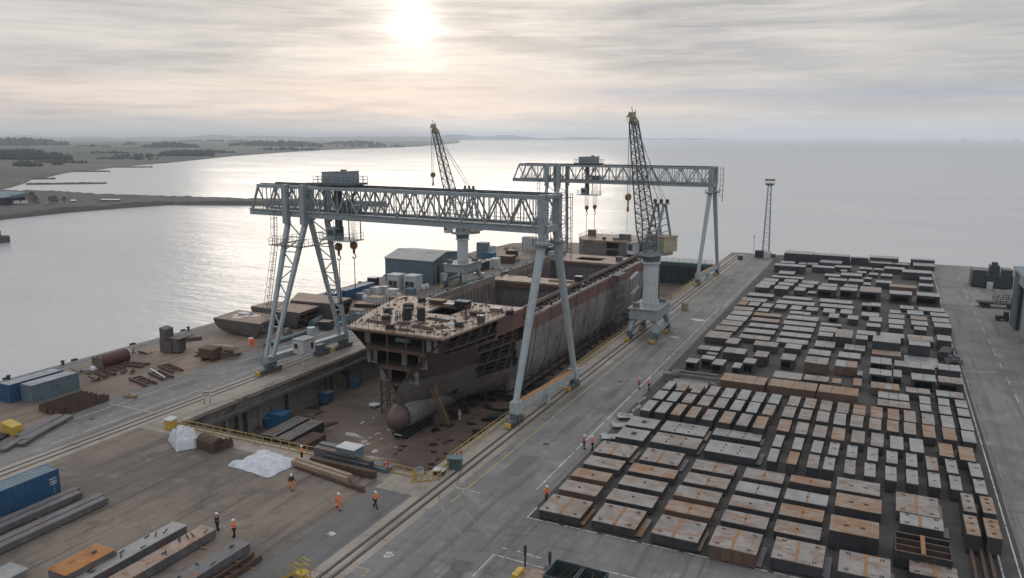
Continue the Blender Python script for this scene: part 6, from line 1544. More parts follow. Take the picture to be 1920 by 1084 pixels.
# ================================================================ hull sections on the left quay
def hullsec(label,tops,h,zt,open_mat='ship_inner'):
    """tops: four roof corner pixels: near-left, near-right, far-right, far-left"""
    P=[G(px,py,zt) for px,py in tops]; c=sum(P,Vector((0,0,0)))/4
    r=thing('hull_section',label,'ship section',(c.x,c.y,0))
    n=9; z0=zt-h
    nl,nr,fr,fl=P
    # curved outer shell: near face leans in and curves under at the left
    q=MB(); rows=[]
    for k in range(n+1):
        f=k/n; z=zt-h*f; ins=(1-math.sqrt(max(0,1-f*f)))
        a=nl+(nr-nl)*(.34*ins)+(fl-nl)*(.05*ins); b_=nr+(nl-nr)*(.10*f); d=fr+(fl-fr)*.10*f; e=fl+(fr-fl)*(.34*ins)
        rows.append([(a.x,a.y,z),(b_.x,b_.y,z)]); 
        rows[-1]=[(e.x,e.y,z),(a.x,a.y,z),(b_.x,b_.y,z)]
    q.grid(rows); q.build('shell_plating','section_grey',r)
    q=MB(); w_=.18
    bl=nr+(nl-nr)*.10; bd=fr+(fl-fr)*.10
    # frames in the open end facing the road
    for f in (.0,.34,.67,1.0):
        a=nr+(fr-nr)*f; c_=bl+(bd-bl)*f; q.bar((a.x,a.y,zt-.1),(c_.x,c_.y,z0),.25,.5)
    for z in (zt-.35,zt-h*.5,z0+.1):
        g_=.1*(zt-z)/h; a=nr+(nl-nr)*g_; c_=fr+(fl-fr)*g_; q.bar((a.x,a.y,z),(c_.x,c_.y,z),.5,.16)
    q.build('end_frame','ship_inner',r)
    q=MB(); m1=nr+(nl-nr)*.45; m2=fr+(fl-fr)*.45; q.quad((m1.x,m1.y,zt-.05),(m2.x,m2.y,zt-.05),(m2.x,m2.y,z0),(m1.x,m1.y,z0))
    a=fr; q.quad((fr.x,fr.y,zt-.05),(fl.x,fl.y,zt-.05),((fl+(fr-fl)*.34).x,(fl+(fr-fl)*.34).y,z0),((fr+(fl-fr)*.1).x,(fr+(fl-fr)*.1).y,z0))
    q.build('bulkhead','ship_inner',r)
    q=MB(); q.prism([(p.x,p.y) for p in P],zt-.04,zt+.12); q.build('deck_plate','section_deck',r)
    q=MB(); 
    for f in (.3,.75):
        p1=nl+(fl-nl)*f; p2=nr+(fr-nr)*f; m_=p1+(p2-p1)*.42; m2=p1+(p2-p1)*.85; q.bar((m_.x,m_.y,z0/2),(m2.x,m2.y,z0/2),.4,max(.1,z0))
    q.build('cradle','steel_dark',r)
    return r,P
r,P=hullsec('ship bottom section with white patches on top, nearest of three on the quay',[(400,597),(488,609),(522,592),(447,582)],2.5,2.8)
q=MB()
for k in range(7):
    p=P[0]+(P[1]-P[0])*random.uniform(.15,.6)+(P[3]-P[0])*random.uniform(.25,.8); blot(p.x,p.y,random.uniform(.4,.9),2.8+.125,9,2)
q.build('paint_patch','white_paint',r)
r,P=hullsec('ship bottom section with rusty flat top, middle of three on the quay',[(470,575),(562,588),(598,575),(511,565)],3.0,3.4)
r,P=hullsec('largest ship bottom section, farthest of three on the quay',[(544,564),(626,571),(659,560),(560,549)],3.4,3.8)
# ---- odd steel pieces on the left yard
def weird(q):
    q.box(-1.5,.9,-1.2,1.2,.15,2.4); q.box(-1.5,-.3,-1.0,1.0,2.4,4.0); q.prism([(-1.5,-1.0),(-.3,-1.0),(-.3,1.0),(-1.5,1.0)],4.0,[4.5,4.2,4.2,4.5]); q.box(-2.0,-1.5,-.4,.4,2.2,2.5)
    q.box(.9,2.2,-.9,1.0,.3,2.6); q.box(-.2,2.6,-1.0,2.8,2.62,2.75); q.bar((1.5,.5,2.2),(4.8,2.0,2.4),.7,.7); q.box(-1.2,2.0,-.8,.8,0,.15)
put('machinery_block','tall stepped grey steel machine block on the left yard','machine block',323,660,weird,'section_grey',rz=.1)
def darkbox(q):
    q.box(-1.6,1.3,-1.2,1.2,.6,2.2); q.box(-1.3,-.9,-1.1,1.1,0,.6); q.box(.6,1.0,-1.1,1.1,0,.6); q.bar((1.3,.3,1.2),(3.6,1.8,.7),.5,.5); q.box(-1.5,3.0,1.4,3.2,1.5,1.6)
put('machinery_block','dark low machine with pale plate on the left yard','machine block',397,675,darkbox,'steel_rusty',rz=.1)
put('steel_plate','pale flat plate propped behind the dark low machine','plate',415,660,lambda q:(q.box(-2.2,2.2,-1.2,1.2,.9,1.0),q.box(-1.8,-1.6,-1,1,0,.9),q.box(1.6,1.8,-1,1,0,.9)),'cabin_tan',rz=.1)
def tank(q):
    q.k=0; q.cyl((0,-2.6,1.15),(0,2.6,1.15),1.1,n=20); q.k=1; q.box(-1.15,1.15,-2.9,-2.6,0,2.1); q.box(-.8,.8,-1.8,-1.5,0,.4); q.box(-.8,.8,1.5,1.8,0,.4); q.k=2; q.cyl((0,2.6,1.15),(0,2.75,1.15),1.2,n=20)
put('boiler_tank','rusty red cylindrical tank with grey end on the left quay','tank',212,685,tank,['bin_red','hull_grey','white_paint'],rz=-.0)
def hframe(q,L_=4.5,w_=1.6):
    q.bar((-L_/2,-w_/2,.25),(L_/2,-w_/2,.25),.28,.3); q.bar((-L_/2,w_/2,.25),(L_/2,w_/2,.25),.28,.3)
    for k in range(4): q.bar((-L_/2+.4+k*L_/4,-w_/2,.3),(-L_/2+.4+k*L_/4,w_/2,.3),.22,.25)
for px,py,L_,rz_,lb in ((268,717,5.5,-.25,'dark cradle frame nearest the left road'),(302,706,5.0,-.3,'dark cradle frame with white bar on the left yard'),(253,686,4.5,.2,'dark square plate frame right of the red tank'),(320,693,5.2,-.3,'rusty frame farthest right on the left yard'),(198,703,3.6,-.2,'small rusty frame left of the cradle frames'),(215,693,2.8,.1,'small dark frame below the red tank')):
    put('cradle_frame',lb,'frame',px,py,lambda q:hframe(q,L_),'steel_rusty',rz=rz_)
put('steel_bar','white painted steel bar lying across the cradle frames','bar',296,705,lambda q:q.box(-3.2,3.2,-.12,.12,.42,.56),'white_paint',rz=-.38)
def scrap(q,n=9,r=1.2,seed=1):
    rr=random.Random(seed)
    for k in range(n):
        a=rr.random()*6; x,y=rr.uniform(-r,r),rr.uniform(-r*.6,r*.6); q.bar((x,y,.1+rr.random()*.3),(x+math.cos(a)*rr.uniform(.5,1.4),y+math.sin(a),.1+rr.random()*.8),.2,.15)
for i,(px,py,lb) in enumerate(((160,700,'tangled grey scrap heap behind the teal container'),(185,713,'small dark scrap heap by the teal container'),(240,700,'low scrap pile beside the red tank'),(262,665,'long low row of scrap behind the red tank'),(380,667,'scrap under the tall machine block'),(437,668,'small scrap by the dark low machine'))):
    put('scrap_heap',lb,'scrap',px,py,lambda q:scrap(q,14 if i==0 else 8,1.6 if i in(0,3) else .8,i),'steel_rusty' if i else 'steel_mid',rz=.4)
put('cloth_bundle','small white bundle on the scrap behind the teal container','bundle',175,697,lambda q:q.loft([[(math.cos(a*.785)*r_,math.sin(a*.785)*r_*.7,z) for a in range(8)] for z,r_ in ((0,.5),(.4,.7),(.8,.55),(1.0,.2))]),'tarp_white')
put('oil_drum','orange and white drum pair by the nearest hull section','drum',472,648,lambda q:(setattr(q,'k',0),q.cyl((0,0,0),(0,0,1.2),.42,n=14),setattr(q,'k',1),q.cyl((-.6,.5,0),(-.6,.5,1.3),.42,n=14)),['hivis_orange','white_paint'])
# around hull sections and warehouse
def hopper(q):
    q.box(-1.1,1.1,-1,1,.2,2.2); q.box(-1.2,1.2,-1.1,1.1,2.2,2.3); q.box(-.9,-.7,-.8,.8,0,.2); q.box(.7,.9,-.8,.8,0,.2)
put('equipment_box','dark cabin with pale roof at the foot of the largest section','cabin',612,618,crate(2.2,1.9,1.7),['steel_dark','cabin_tan'],rz=.2)
put('pipe_bundle','long teal pipe bundle running to a grey cylinder by the rails','pipes',560,632,lambda q:(q.cyl((0,-8,.5),(0,3,.5),.4,n=12),q.cyl((-.8,-8,.4),(-.8,3,.4),.3,n=12),q.box(-1.2,.4,-5,-4.7,0,.3)),'container_teal',rz=-.05)
put('storage_tank','grey ribbed upright tank at the end of the pipe bundle','tank',584,630,lambda q:(q.cyl((0,0,0),(0,0,1.7),.8,n=18),q.cyl((0,0,.5),(0,0,.55),.86,n=18),q.cyl((0,0,1.2),(0,0,1.25),.86,n=18)),'tank_pale')
put('storage_tank','round grey drum behind the left crane leg','tank',540,632,lambda q:q.cyl((-.4,0,.9),(.4,0,.9),.9,n=18),'hull_grey')
def trough(q):
    q.box(-1.0,1.0,-3,3,.15,.3); q.box(-1.0,-.85,-3,3,.3,1.0); q.box(.85,1.0,-3,3,.3,1.0); q.cyl((0,3,.7),(0,4.2,.7),.8,n=14)
put('trough','blue-grey open trough beside the dock rails','trough',648,606,trough,'container_teal',rz=-.1)
put('trough','long pale steel chute lying left of the trough','trough',596,607,lambda q:(q.cyl((0,-3.4,.8),(0,2,.8),.7,n=12),q.box(-.5,.5,-2,-1.6,0,.2)),'container_teal',rz=.35)
a=G(650,566);c=G(690,548); container('blue shipping container on the far left quay, behind hull sections',a.x,a.y,c.y,'container_blue','roof_pale',2.6,doors=False)
a=G(627,571);c=G(655,559); container('pale-roofed blue container joined end-on behind the hull sections',a.x-.1,a.y,c.y,'container_blue','white_paint',2.4,doors=False)
loose=[('storage_shed','small dark shed with white roof near the quay edge',700,534,2.4,2.0,1.9,'cloth_navy','white_paint'),
('storage_shed','white-roofed hut among the bags before the warehouse',701,552,2.9,2.2,1.8,'white_paint','white_paint'),
('storage_shed','grey container hut with tan roof behind the ship bow',706,572,3.6,2.6,1.9,'tank_pale','cabin_tan'),
('storage_shed','flat tan-topped platform left of the ship bow',690,575,5.4,2.6,.8,'steel_dark','cabin_tan'),
('storage_shed','dark low cabin beside the pale bags',676,561,1.8,1.8,1.4,'container_teal','roof_pale'),
('storage_shed','grey-topped box among bags, near the blue containers',684,556,2.0,1.8,1.6,'tank_pale','roof_pale'),
('storage_shed','pale flat crate right of the tan hut',742,565,2.6,1.6,1.0,'steel_mid','cabin_tan'),
('storage_shed','grey box with tan lid nearest the rails left of bow',669,590,2.8,1.8,1.1,'tank_pale','cabin_tan'),
('storage_shed','dark generator set by the dock rails before the warehouse',770,551,2.2,1.6,1.3,'container_teal','container_teal'),
('storage_shed','white round-topped box left of the generator',737,557,2.2,2.0,1.9,'white_paint','white_paint'),
('storage_shed','small white box between huts, under the chillers',722,547,1.8,1.4,1.3,'tank_pale','white_paint')]
for nm,lb,px,py,a,b_,h,m1,m2 in loose:
    put(nm,lb,'shed',px,py,crate(a,b_,h),[m1,m2],rz=random.uniform(-.1,.25))
def bag(q):
    q.loft([[(math.cos(a*.628)*r_,math.sin(a*.628)*r_,z) for a in range(10)] for z,r_ in ((0,.65),(.3,.75),(.8,.7),(1.15,.5),(1.3,.15))])
for px,py,lb in ((684,562,'white domed bag beside the dark low cabin'),(748,559,'white domed bag right of the round-topped box'),(793,543,'white bag by the warehouse corner, left'),(800,541,'white bag by the warehouse corner, right'),(728,553,'white bag in front of the chillers')):
    put('bulk_bag',lb,'bag',px,py,bag,'tarp_white')
# warehouse
v=[G(723,527),G(812,535.5),G(858,513)]; e=v[2]-v[1]; d4=v[0]+e; c=(v[0]+v[2])/2
wh=thing('warehouse','blue-grey metal warehouse with pale low roof on the left quay','warehouse',(c.x,c.y,0))
q=MB(); HE=6.1
def wl(a,c_,z0,z1,t_=.12):
    a=Vector((a.x,a.y,0)); c_=Vector((c_.x,c_.y,0)); d=(c_-a).normalized(); n=Vector((-d.y,d.x,0))*t_
    q.prism([(a.x,a.y),(c_.x,c_.y),(c_.x+n.x,c_.y+n.y),(a.x+n.x,a.y+n.y)],z0,z1)
m1=(v[1]+v[2])/2; m0=(v[0]+d4)/2
q.prism([(p.x,p.y) for p in (v[0],v[1],v[2],d4)],0,[HE,HE,HE+.05,HE+.05])
q.prism([(v[1].x,v[1].y),(v[2].x,v[2].y),(v[2].x-.1,v[2].y),(v[1].x-.1,v[1].y)],HE,[HE+.01,HE+.01,HE+.01,HE+.01])
n=26
for k in range(n):   # vertical cladding ribs
    a=v[0]+(v[1]-v[0])*((k+.5)/n); q.box(a.x-.04,a.x+.04,a.y-.05,a.y+.02,.1,HE-.02)
for k in range(22):
    a=v[1]+(v[2]-v[1])*((k+.5)/22); q.box(a.x-.02,a.x+.05,a.y-.04,a.y+.04,.1,HE-.02)
q.build('wall','warehouse_blue',wh)
q=MB(); HR=7.3
o1=(v[1]-v[0]).normalized()*.3; o2=e.normalized()*.3
A_,B_,C_,D_=v[0]-o1-o2,v[1]+o1-o2,v[2]+o1+o2,d4-o1+o2; m1=(B_+C_)/2; m0=(A_+D_)/2
for (a,b_,c_,d_) in ((A_,B_,m1,m0),(D_,m0,m1,C_)):
    if a is A_: zz=[HE,HE,HR,HR]
    else: zz=[HE,HR,HR,HE]
    pp=[a,b_,c_,d_]; 
    if a is not A_: pp=[a,b_,c_,d_]
    q.prism([(p.x,p.y) for p in pp],[z+.02 for z in zz],[z+.16 for z in zz])
q.build('roof','warehouse_roof',wh)
q=MB(); 
for (a,b_) in ((v[1],v[2]),): 
    mm=(a+b_)/2; q.quad((a.x,a.y,HE-.01),(b_.x,b_.y,HE+.03),(mm.x,mm.y,HR))
q.build('gable','warehouse_blue',wh)
q=MB(); a=v[1]+(v[2]-v[1])*.10; b_=v[1]+(v[2]-v[1])*.24; q.k=0; q.prism([(a.x+.05,a.y),(a.x+.14,a.y),(b_.x+.14,b_.y),(b_.x+.05,b_.y)],0,4.6); q.k=1; 
q.prism([(a.x+.05,a.y-.35),(a.x+.25,a.y-.35),(a.x+.25,a.y-.02),(a.x+.05,a.y-.02)],0,4.9); q.build('door',['cloth_navy','roof_pale'],wh)
# chillers by the warehouse
def chill(q):
    q.k=0; q.box(-1.7,1.7,-1.6,1.6,.9,3.6); q.box(-1.7,-1.5,-1.62,1.62,0,.9); q.box(1.5,1.7,-1.62,1.62,0,.9); q.k=1; q.box(-1.8,1.8,-1.7,1.7,3.6,3.72)
    q.k=2; q.box(-1.3,-.06,-1.64,-1.6,1.0,2.2); q.box(.06,1.3,-1.64,-1.6,1.0,2.2); q.box(-1.5,1.5,-1.5,1.5,.1,.9)
for px,py,lb in ((744,541,'pale chiller unit with dark grille, left of two by the warehouse'),(775,543,'pale chiller unit with dark grille, right of two by the warehouse')):
    put('chiller_unit',lb,'chiller',px,py,chill,['tank_pale','white_paint','steel_dark'],rz=-.05)
put('storage_tank','pale round silo at the warehouse side wall','tank',833,532,lambda q:(q.cyl((0,0,0),(0,0,2.7),1.1,n=20),q.cyl((0,0,2.7),(0,0,2.95),1.1,.3,n=20)),'tank_pale')
# things beyond the second crane
rest=[('storage_shed','long dark shed with tan roof behind the jib crane','shed',893,505,6.4,5.5,2.4,'cloth_navy','cabin_tan'),
('storage_shed','white container tank right of the dark shed','tank',929,502,2.2,2.4,2.7,'white_paint','white_paint'),
('storage_shed','pale grey container right of the dark shed','container',916,503,2.2,2.6,2.4,'tank_pale','tank_pale'),
('storage_shed','brown open-top skip beyond the white container tank','skip',952,493,4.0,3.0,2.2,'steel_rusty','cabin_tan'),
('storage_shed','bright blue container on the far quay','container',917,487,3.6,2.8,2.2,'bin_blue','container_blue'),
('storage_shed','grey container stack by the far quay edge','container',906,482,3.2,3.0,4.6,'container_teal','container_teal'),
('storage_shed','light grey container beside the stacked one','container',919,482,2.6,2.6,3.4,'tank_pale','roof_pale'),
('storage_shed','dark compressor on the far quay yard','machine',960,480,3.4,2.0,1.8,'steel_dark','steel_mid'),
('storage_shed','grey cabin block at the rear gantry leg','cabin',1000,470,6.5,3.5,4.2,'tank_pale','roof_pale'),
('storage_shed','dark store left of the grey cabin block','shed',988,469,2.4,3.0,4.4,'container_teal','container_teal'),
('storage_shed','dark low container near the dock beyond the cabin block','container',1022,476,5.0,2.5,2.4,'steel_dark','roof_pale'),
('storage_shed','white round-cornered box by the dock rails, far left','box',898,520,2.8,1.8,1.2,'white_paint','white_paint')]
for nm,lb,ct,px,py,a,b_,h,m1,m2 in rest: put(nm,lb,ct,px,py,crate(a,b_,h),[m1,m2],rz=random.uniform(-.05,.1))
for i,(px,py,lb) in enumerate(((938,506,'pale scrap bag beside the brown skip'),(950,510,'pale low heap near the brown skip'),(883,512,'rusty scrap before the dark shed'),(975,490,'rusty scrap heap by the dock rail'),(885,486,'rusty bars by the blue container'),(968,468,'machine parts on the far quay yard'),(948,468,'machine parts near the far quay corner'))):
    put('scrap_heap',lb,'scrap',px,py,lambda q:scrap(q,10,1.3,20+i),'steel_mid' if i>4 else ('white_paint' if i<2 else 'steel_rusty'),rz=.3*i)
# clutter along the left dock rail beside the ship, one low pipe rack with railing
r=thing('pipe_rack','rusty pipe rack and rail running along the left dock edge','pipe rack',(-84,150,0))
q=MB()
for x in (-83.6,-83.2,-82.9): q.cyl((x,118,.5),(x,228,.5),.14,n=6)
q.build('pipe','steel_rusty',r)
q=MB(); rnd=random.Random(4)
for k in range(66): y=118+k*1.7; q.bar((-83.9,y,0),(-83.9,y,1.1+.2*rnd.random()),.09,.09); q.bar((-83.9,y,.4),(-82.8,y,.4),.09,.09)
for z in (.6,1.1): q.bar((-83.9,118,z),(-83.9,228,z),.06,.06)
q.build('support_post','steel_rusty',r)
# ---- near railings of the far road corner
for i,(px,py,lb) in enumerate(((1322,528,'orange-white marker drum by the far dock railing'),(1281,572,'pale cylinder tank beside the far dock railing'))):
    if i: put('storage_tank',lb,'tank',1284,585-3,lambda q:(q.cyl((0,0,0),(0,0,1.7),.75,n=14),q.cyl((0,0,1.7),(0,0,1.9),.75,.3,n=14)),'cabin_tan')
put('equipment_box','small dark box at the foot of the floodlight mast','box',1424,483,crate(2.6,2.0,2.2),['steel_dark','steel_mid'])
put('equipment_box','small dark box right of the floodlight mast','box',1449,483,crate(1.6,1.4,1.0),['steel_mid','steel_dark'])
put('equipment_box','brown box by the far right end of dock rail','box',1388,487,crate(1.3,1.3,1.1),['steel_rusty','steel_dark'])
put('lamp_post','thin lamp post at the far right quay corner','lamp post',1413,473,lambda q:(q.bar((0,0,0),(0,0,5.2),.12,.12),q.box(-.3,.3,-.2,.2,5.2,5.4)),'steel_mid')
# small stack of trestles at the head of the yard
for i,(px,py,lb) in enumerate(((1425,512,'white trestle at the road corner of the yard, left'),(1437,506,'white trestle at the road corner of the yard, right'),(1416,527,'short white post pair beside the yard corner'))):
    put('trestle',lb,'trestle',px,py,lambda q:(q.bar((-.5,-.8,0),(0,-.8,1.3),.1,.1),q.bar((.5,-.8,0),(0,-.8,1.3),.1,.1),q.bar((-.5,.8,0),(0,.8,1.3),.1,.1),q.bar((.5,.8,0),(0,.8,1.3),.1,.1),q.bar((0,-1,1.3),(0,1,1.3),.14,.14)),'white_paint')
# ================================================================ right side: hall, machinery
A_=G(1892,606); hall=thing('hall','blue-grey assembly hall with tall dark doorway at the right edge','building',(A_.x+10,A_.y-20,0))
X=A_.x; Yf=A_.y; HH=11.2
q=MB()
q.box(X,X+.3,Yf-6,Yf,0,HH); q.box(X,X+.3,Yf-20,Yf-6,9.2,HH); q.box(X,X+30,Yf-.3,Yf-.001,0,HH-.01); q.box(X+.3,X+30,Yf-45,Yf-44.7,0,HH-.02)
q.k=1; q.box(X,X+.3,Yf-45,Yf-20,0,HH); q.k=0
for k in range(12): q.box(X-.06,X-.001,Yf-5.9+k*.5,Yf-5.8+k*.5,0,HH-.1)
q.k=2; q.box(X+3,X+3.2,Yf-44,Yf-.4,0,HH-.1); q.box(X+.3,X+3,Yf-6.3,Yf-6,0,HH-.1); q.box(X+.3,X+3,Yf-20,Yf-19.7,0,HH-.1)
q.build('wall',['hall_blue','white_paint','steel_dark'],hall)
q=MB(); q.box(X-.4,X+30,Yf-45.2,Yf+.3,HH,HH+.5); q.build('roof','hall_blue',hall)
q=MB(); q.box(X+.9,X+1.1,Yf-13,Yf-6.3,0,9.2); q.build('door','hall_blue',hall)
def plant(q):
    q.k=0; q.box(-4.5,4.5,-3,3,.3,3.3); q.box(-4.4,-1.2,-2.8,2.8,3.3,4.3); q.box(-.6,1.6,-1.5,2,3.3,5.4); q.box(2.2,4.3,-2,2.4,3.3,4.6); q.cyl((.5,0,5.4),(.5,0,6.2),.7,n=12)
    for k in range(10): q.box(-4.4+k*.95,-4.3+k*.95,-3.15,-3,.3,3.2)
    q.k=1; q.box(-4.4,-1.2,-2.8,2.8,4.3,4.36); q.box(2.2,4.3,-2,2.4,4.6,4.66)
put('plant_machine','large dark plant machine with stacks on the far right apron','machine',1856,537,plant,['gate_green','steel_mid'],rz=0)
put('equipment_box','small white cabinet in front of the dark plant machine','box',1855,542,crate(1.3,1.0,1.6),['white_paint','white_paint'])
def flatb(q):
    q.box(-4.2,4.2,-1.4,1.4,.9,1.15)
    for x in (-3.2,-2.2,2.2,3.2):
        for s in (-1.1,1.1): q.cyl((x,s-.2,.45),(x,s+.2,.45),.45,n=12)
    for x in (-1,0,1,2,3,4): q.bar((x,-1.3,1.15),(x,-1.3,2.6),.1,.1); q.bar((x,1.3,1.15),(x,1.3,2.6),.1,.1)
    for z in (1.7,2.2,2.6): q.bar((-1,1.3,z),(4,1.3,z),.1,.1); q.bar((-1,-1.3,z),(4,-1.3,z),.1,.1)
    q.box(-4.2,-1.4,-1.2,1.2,1.15,1.3)
put('trailer','dark stake trailer parked by the hall doorway','trailer',1872,577,flatb,'steel_dark',rz=.1)
put('tow_tractor','small dark tow tractor near the hall corner','tractor',1878,601,lambda q:(q.box(-1.2,1.2,-.7,.7,.4,1.0),q.box(.2,1.1,-.6,.6,1.0,1.9),[q.cyl((x,s-.15,.4),(x,s+.15,.4),.4,n=12) for x in (-.8,.8) for s in (-.7,.7)]),'steel_dark')
put('trailer','small white-decked trailer at the right edge of the yard','trailer',1772,672,lambda q:(q.box(-.9,.9,-2.4,2.4,.6,1.5),q.box(-.7,.7,-2.2,2.2,1.5,1.6),[q.cyl((s-.15,y,.4),(s+.15,y,.4),.4,n=12) for s in (-.8,.8) for y in (-1.7,1.7)]),'steel_dark',rz=-.2)
put('tow_tractor','small dark dolly with white tops beside the trailer','dolly',1787,681,lambda q:(q.box(-1.3,1.3,-.8,.8,.4,.8),q.box(-.9,-.2,-.4,.4,.8,1.3),q.box(.2,.9,-.4,.4,.8,1.3),[q.cyl((x,s-.15,.35),(x,s+.15,.35),.35,n=12) for x in (-1,1) for s in (-.8,.8)]),['steel_mid'],rz=.1)
# loose steel at the yard's left border
def mess(q,seed,n=12):
    rr=random.Random(seed)
    q.box(-1.1,1.1,-.8,.8,.2,.3); q.box(-1.0,-.3,-1.0,.9,.3,.36)
    for k in range(n): x,y=rr.uniform(-1.1,1.1),rr.uniform(-.8,.8); q.bar((x,y,.3),(x+rr.uniform(-.6,.6),y+rr.uniform(-.4,.4),.33+rr.random()*.2),.14,.06)
for i,(px,py,lb,mt) in enumerate(((1163,800,'pale crumpled sheet pile left of the hatch panels, nearer','roof_pale'),(1172,783,'pale crumpled sheet pile left of the hatch panels, farther','roof_pale'),(1143,822,'pale scrap sheet at the road edge of the panels','roof_pale'),(1195,768,'pale offcuts beside the first long block','roof_pale'),(1205,752,'thin offcuts on the road beside the long blocks','top_grey'))):
    put('sheet_pile',lb,'sheets',px,py,lambda q:mess(q,40+i,10 if i<2 else 4) if i<3 else [q.box(-.8+.3*k,-.6+.3*k,-1.2+k*.5,-.2+k*.5,.02,.12) for k in range(5)],mt,rz=.4)
def bigflat(q):
    q.k=0; q.box(-3.2,2.2,-2.6,1.6,.5,.65); q.box(-3.0,2.0,-2.4,1.4,0,.5); q.k=1; q.box(-3.4,3.0,1.8,2.4,.8,1.3); q.box(-3.4,3.0,2.7,3.1,1.2,1.6); q.cyl((-3.8,2.2,1.0),(-2.6,2.6,1.2),.7,n=12); q.bar((2.2,1.0,.6),(3.6,-1.0,1.0),.5,.5); q.bar((2.4,2.6,.6),(3.2,-.5,.7),.35,.35)
    q.box(-3.2,2.9,1.7,3.2,0,.4)
put('machinery_block','pale flat steel assembly with pipes behind the long blocks','machine block',1300,727,bigflat,['top_grey','steel_mid'])
put('steel_block','small open grey block at the road end of the long blocks','block',1256,712,lambda q:(q.box(-.9,.9,-.8,-.7,0,1.1),q.box(-.9,-.8,-.7,.8,0,1.1),q.box(.8,.9,-.7,.8,0,1.1),q.box(-.95,.95,-.85,.85,1.1,1.17)),'hull_grey')
put('gas_rack','small dark winch at the road end of the flat assembly','winch',1262,700,winch,'steel_dark')
# ================================================================ truck and stair at the bottom edge
v=G(1060,1121); tr=thing('flatbed_truck','flatbed truck with open dark skip cut off by the bottom edge','truck',(v.x,v.y,0),R(-1.5))
q=MB(); q.box(-4.4,-1.6,-1.3,1.2,.95,1.1); q.box(-4.4,3.6,-.4,.4,.55,.94); q.build('flatbed','ship_deck',tr,local=True)
q=MB(); L0,L1,W0,W1,Z0,Z1=-1.4,3.2,-1.35,1.35,1.1,2.4
q.box(L0,L1,W1-.08,W1,Z0,Z1); q.box(L0,L1,W0,W0+.08,Z0,Z1); q.box(L0,L0+.08,W0+.08,W1-.08,Z0,Z1); q.box(L1-.08,L1,W0+.08,W1-.08,Z0,Z1); q.box(L0+.08,L1-.08,W0+.08,W1-.08,Z0,Z0+.08); q.box(.9,1.0,W0+.08,W1-.08,Z1-.3,Z1-.05); q.box(1.1,1.2,W0+.08,W1-.08,Z1-.3,Z1-.05)
q.build('skip','gate_green',tr,local=True)
q=MB(); q.box(L0-.05,L0-.001,W0-.05,W1+.05,Z1-.18,Z1+.02); q.box(L0,L1,W1+.001,W1+.06,Z1-.15,Z1+.02); q.box(L0,L0+.1,W0-.07,W0-.001,Z0,Z1); q.build('skip_rim','steel_mid',tr,local=True)
q=MB(); rr=random.Random(2)
for k in range(26): x,y=rr.uniform(-1.1,3.2),rr.uniform(-1.1,1.1); a=rr.random()*6; q.bar((x,y,1.3+rr.random()*.4),(x+math.cos(a)*.7,y+math.sin(a)*.7,1.4+rr.random()*.7),.08,.08)
stuff(q.build('scrap_load','steel_rusty',tr,local=True))
for x,y in ((-4.2,1.1),(-1.9,1.1)):
    q=MB(); q.bar((x,y,1.1),(x,y,3.0),.12,.12); q.box(x-.1,x+.1,y-.1,y+.1,2.2,3.05); q.build('stake','steel_dark',tr,local=True)
for x in (-4.3,-1.75):
    q=MB(); q.box(x-.12,x+.4,-1.1,.3,1.1,1.5); q.build('toolbox','safety_yellow',tr,local=True)
for x in (-3.8,-2.6,1.5,2.7):
    for y in (-1.1,1.1):
        q=MB(); q.k=0; q.cyl((x,y-.22,.5),(x,y+.22,.5),.5,n=18); q.k=1; q.cyl((x,y-.24,.5),(x,y+.24,.5),.28,n=14); q.build('wheel',['rubber','white_paint'],tr,local=True)
q=MB(); q.loft([[(x_,-1.45,z_),(x_,-.85,z_)] for x_,z_ in ((-4.5,.6),(-4.4,1.0),(-4.1,1.3))]) if False else None
# a mudguard over the rear wheel
pts=[[(-3.8+math.cos(a)*.72,y,.5+math.sin(a)*.72) for a in [R(10+16*k) for k in range(11)]] for y in (-1.45,-.8)]
q.grid(pts); q.build('mudguard','white_paint',tr,local=True)
v=G(558,1094); ys_=thing('steel_stair','small yellow steel access stair at the bottom edge','stair',(v.x,v.y,0),R(-12))
q=MB()
for e in (-.45,.45): q.bar((-1.6,e,.0),(.3,e,1.3),.1,.2); q.bar((-1.6,e,1.0),(.3,e,2.3),.06,.06); q.bar((-1.6,e,.1),(-1.6,e,1.0),.06,.06); q.bar((.3,e,0),(.3,e,2.3),.08,.08); q.bar((1.2,e,0),(1.2,e,2.3),.08,.08); q.bar((.3,e,2.3),(1.2,e,2.3),.06,.06); q.bar((.3,e,1.8),(1.2,e,1.8),.06,.06)
q.box(.3,1.2,-.45,.45,1.26,1.32)
for k in range(6): q.box(-1.5+k*.3,-1.25+k*.3,-.45,.45,.12+k*.2,.16+k*.2)
q.build('flight','safety_yellow',ys_,local=True)
q=MB(); q.box(.35,1.15,-.3,.3,.1,.9); q.build('base_box','safety_yellow',ys_,local=True)
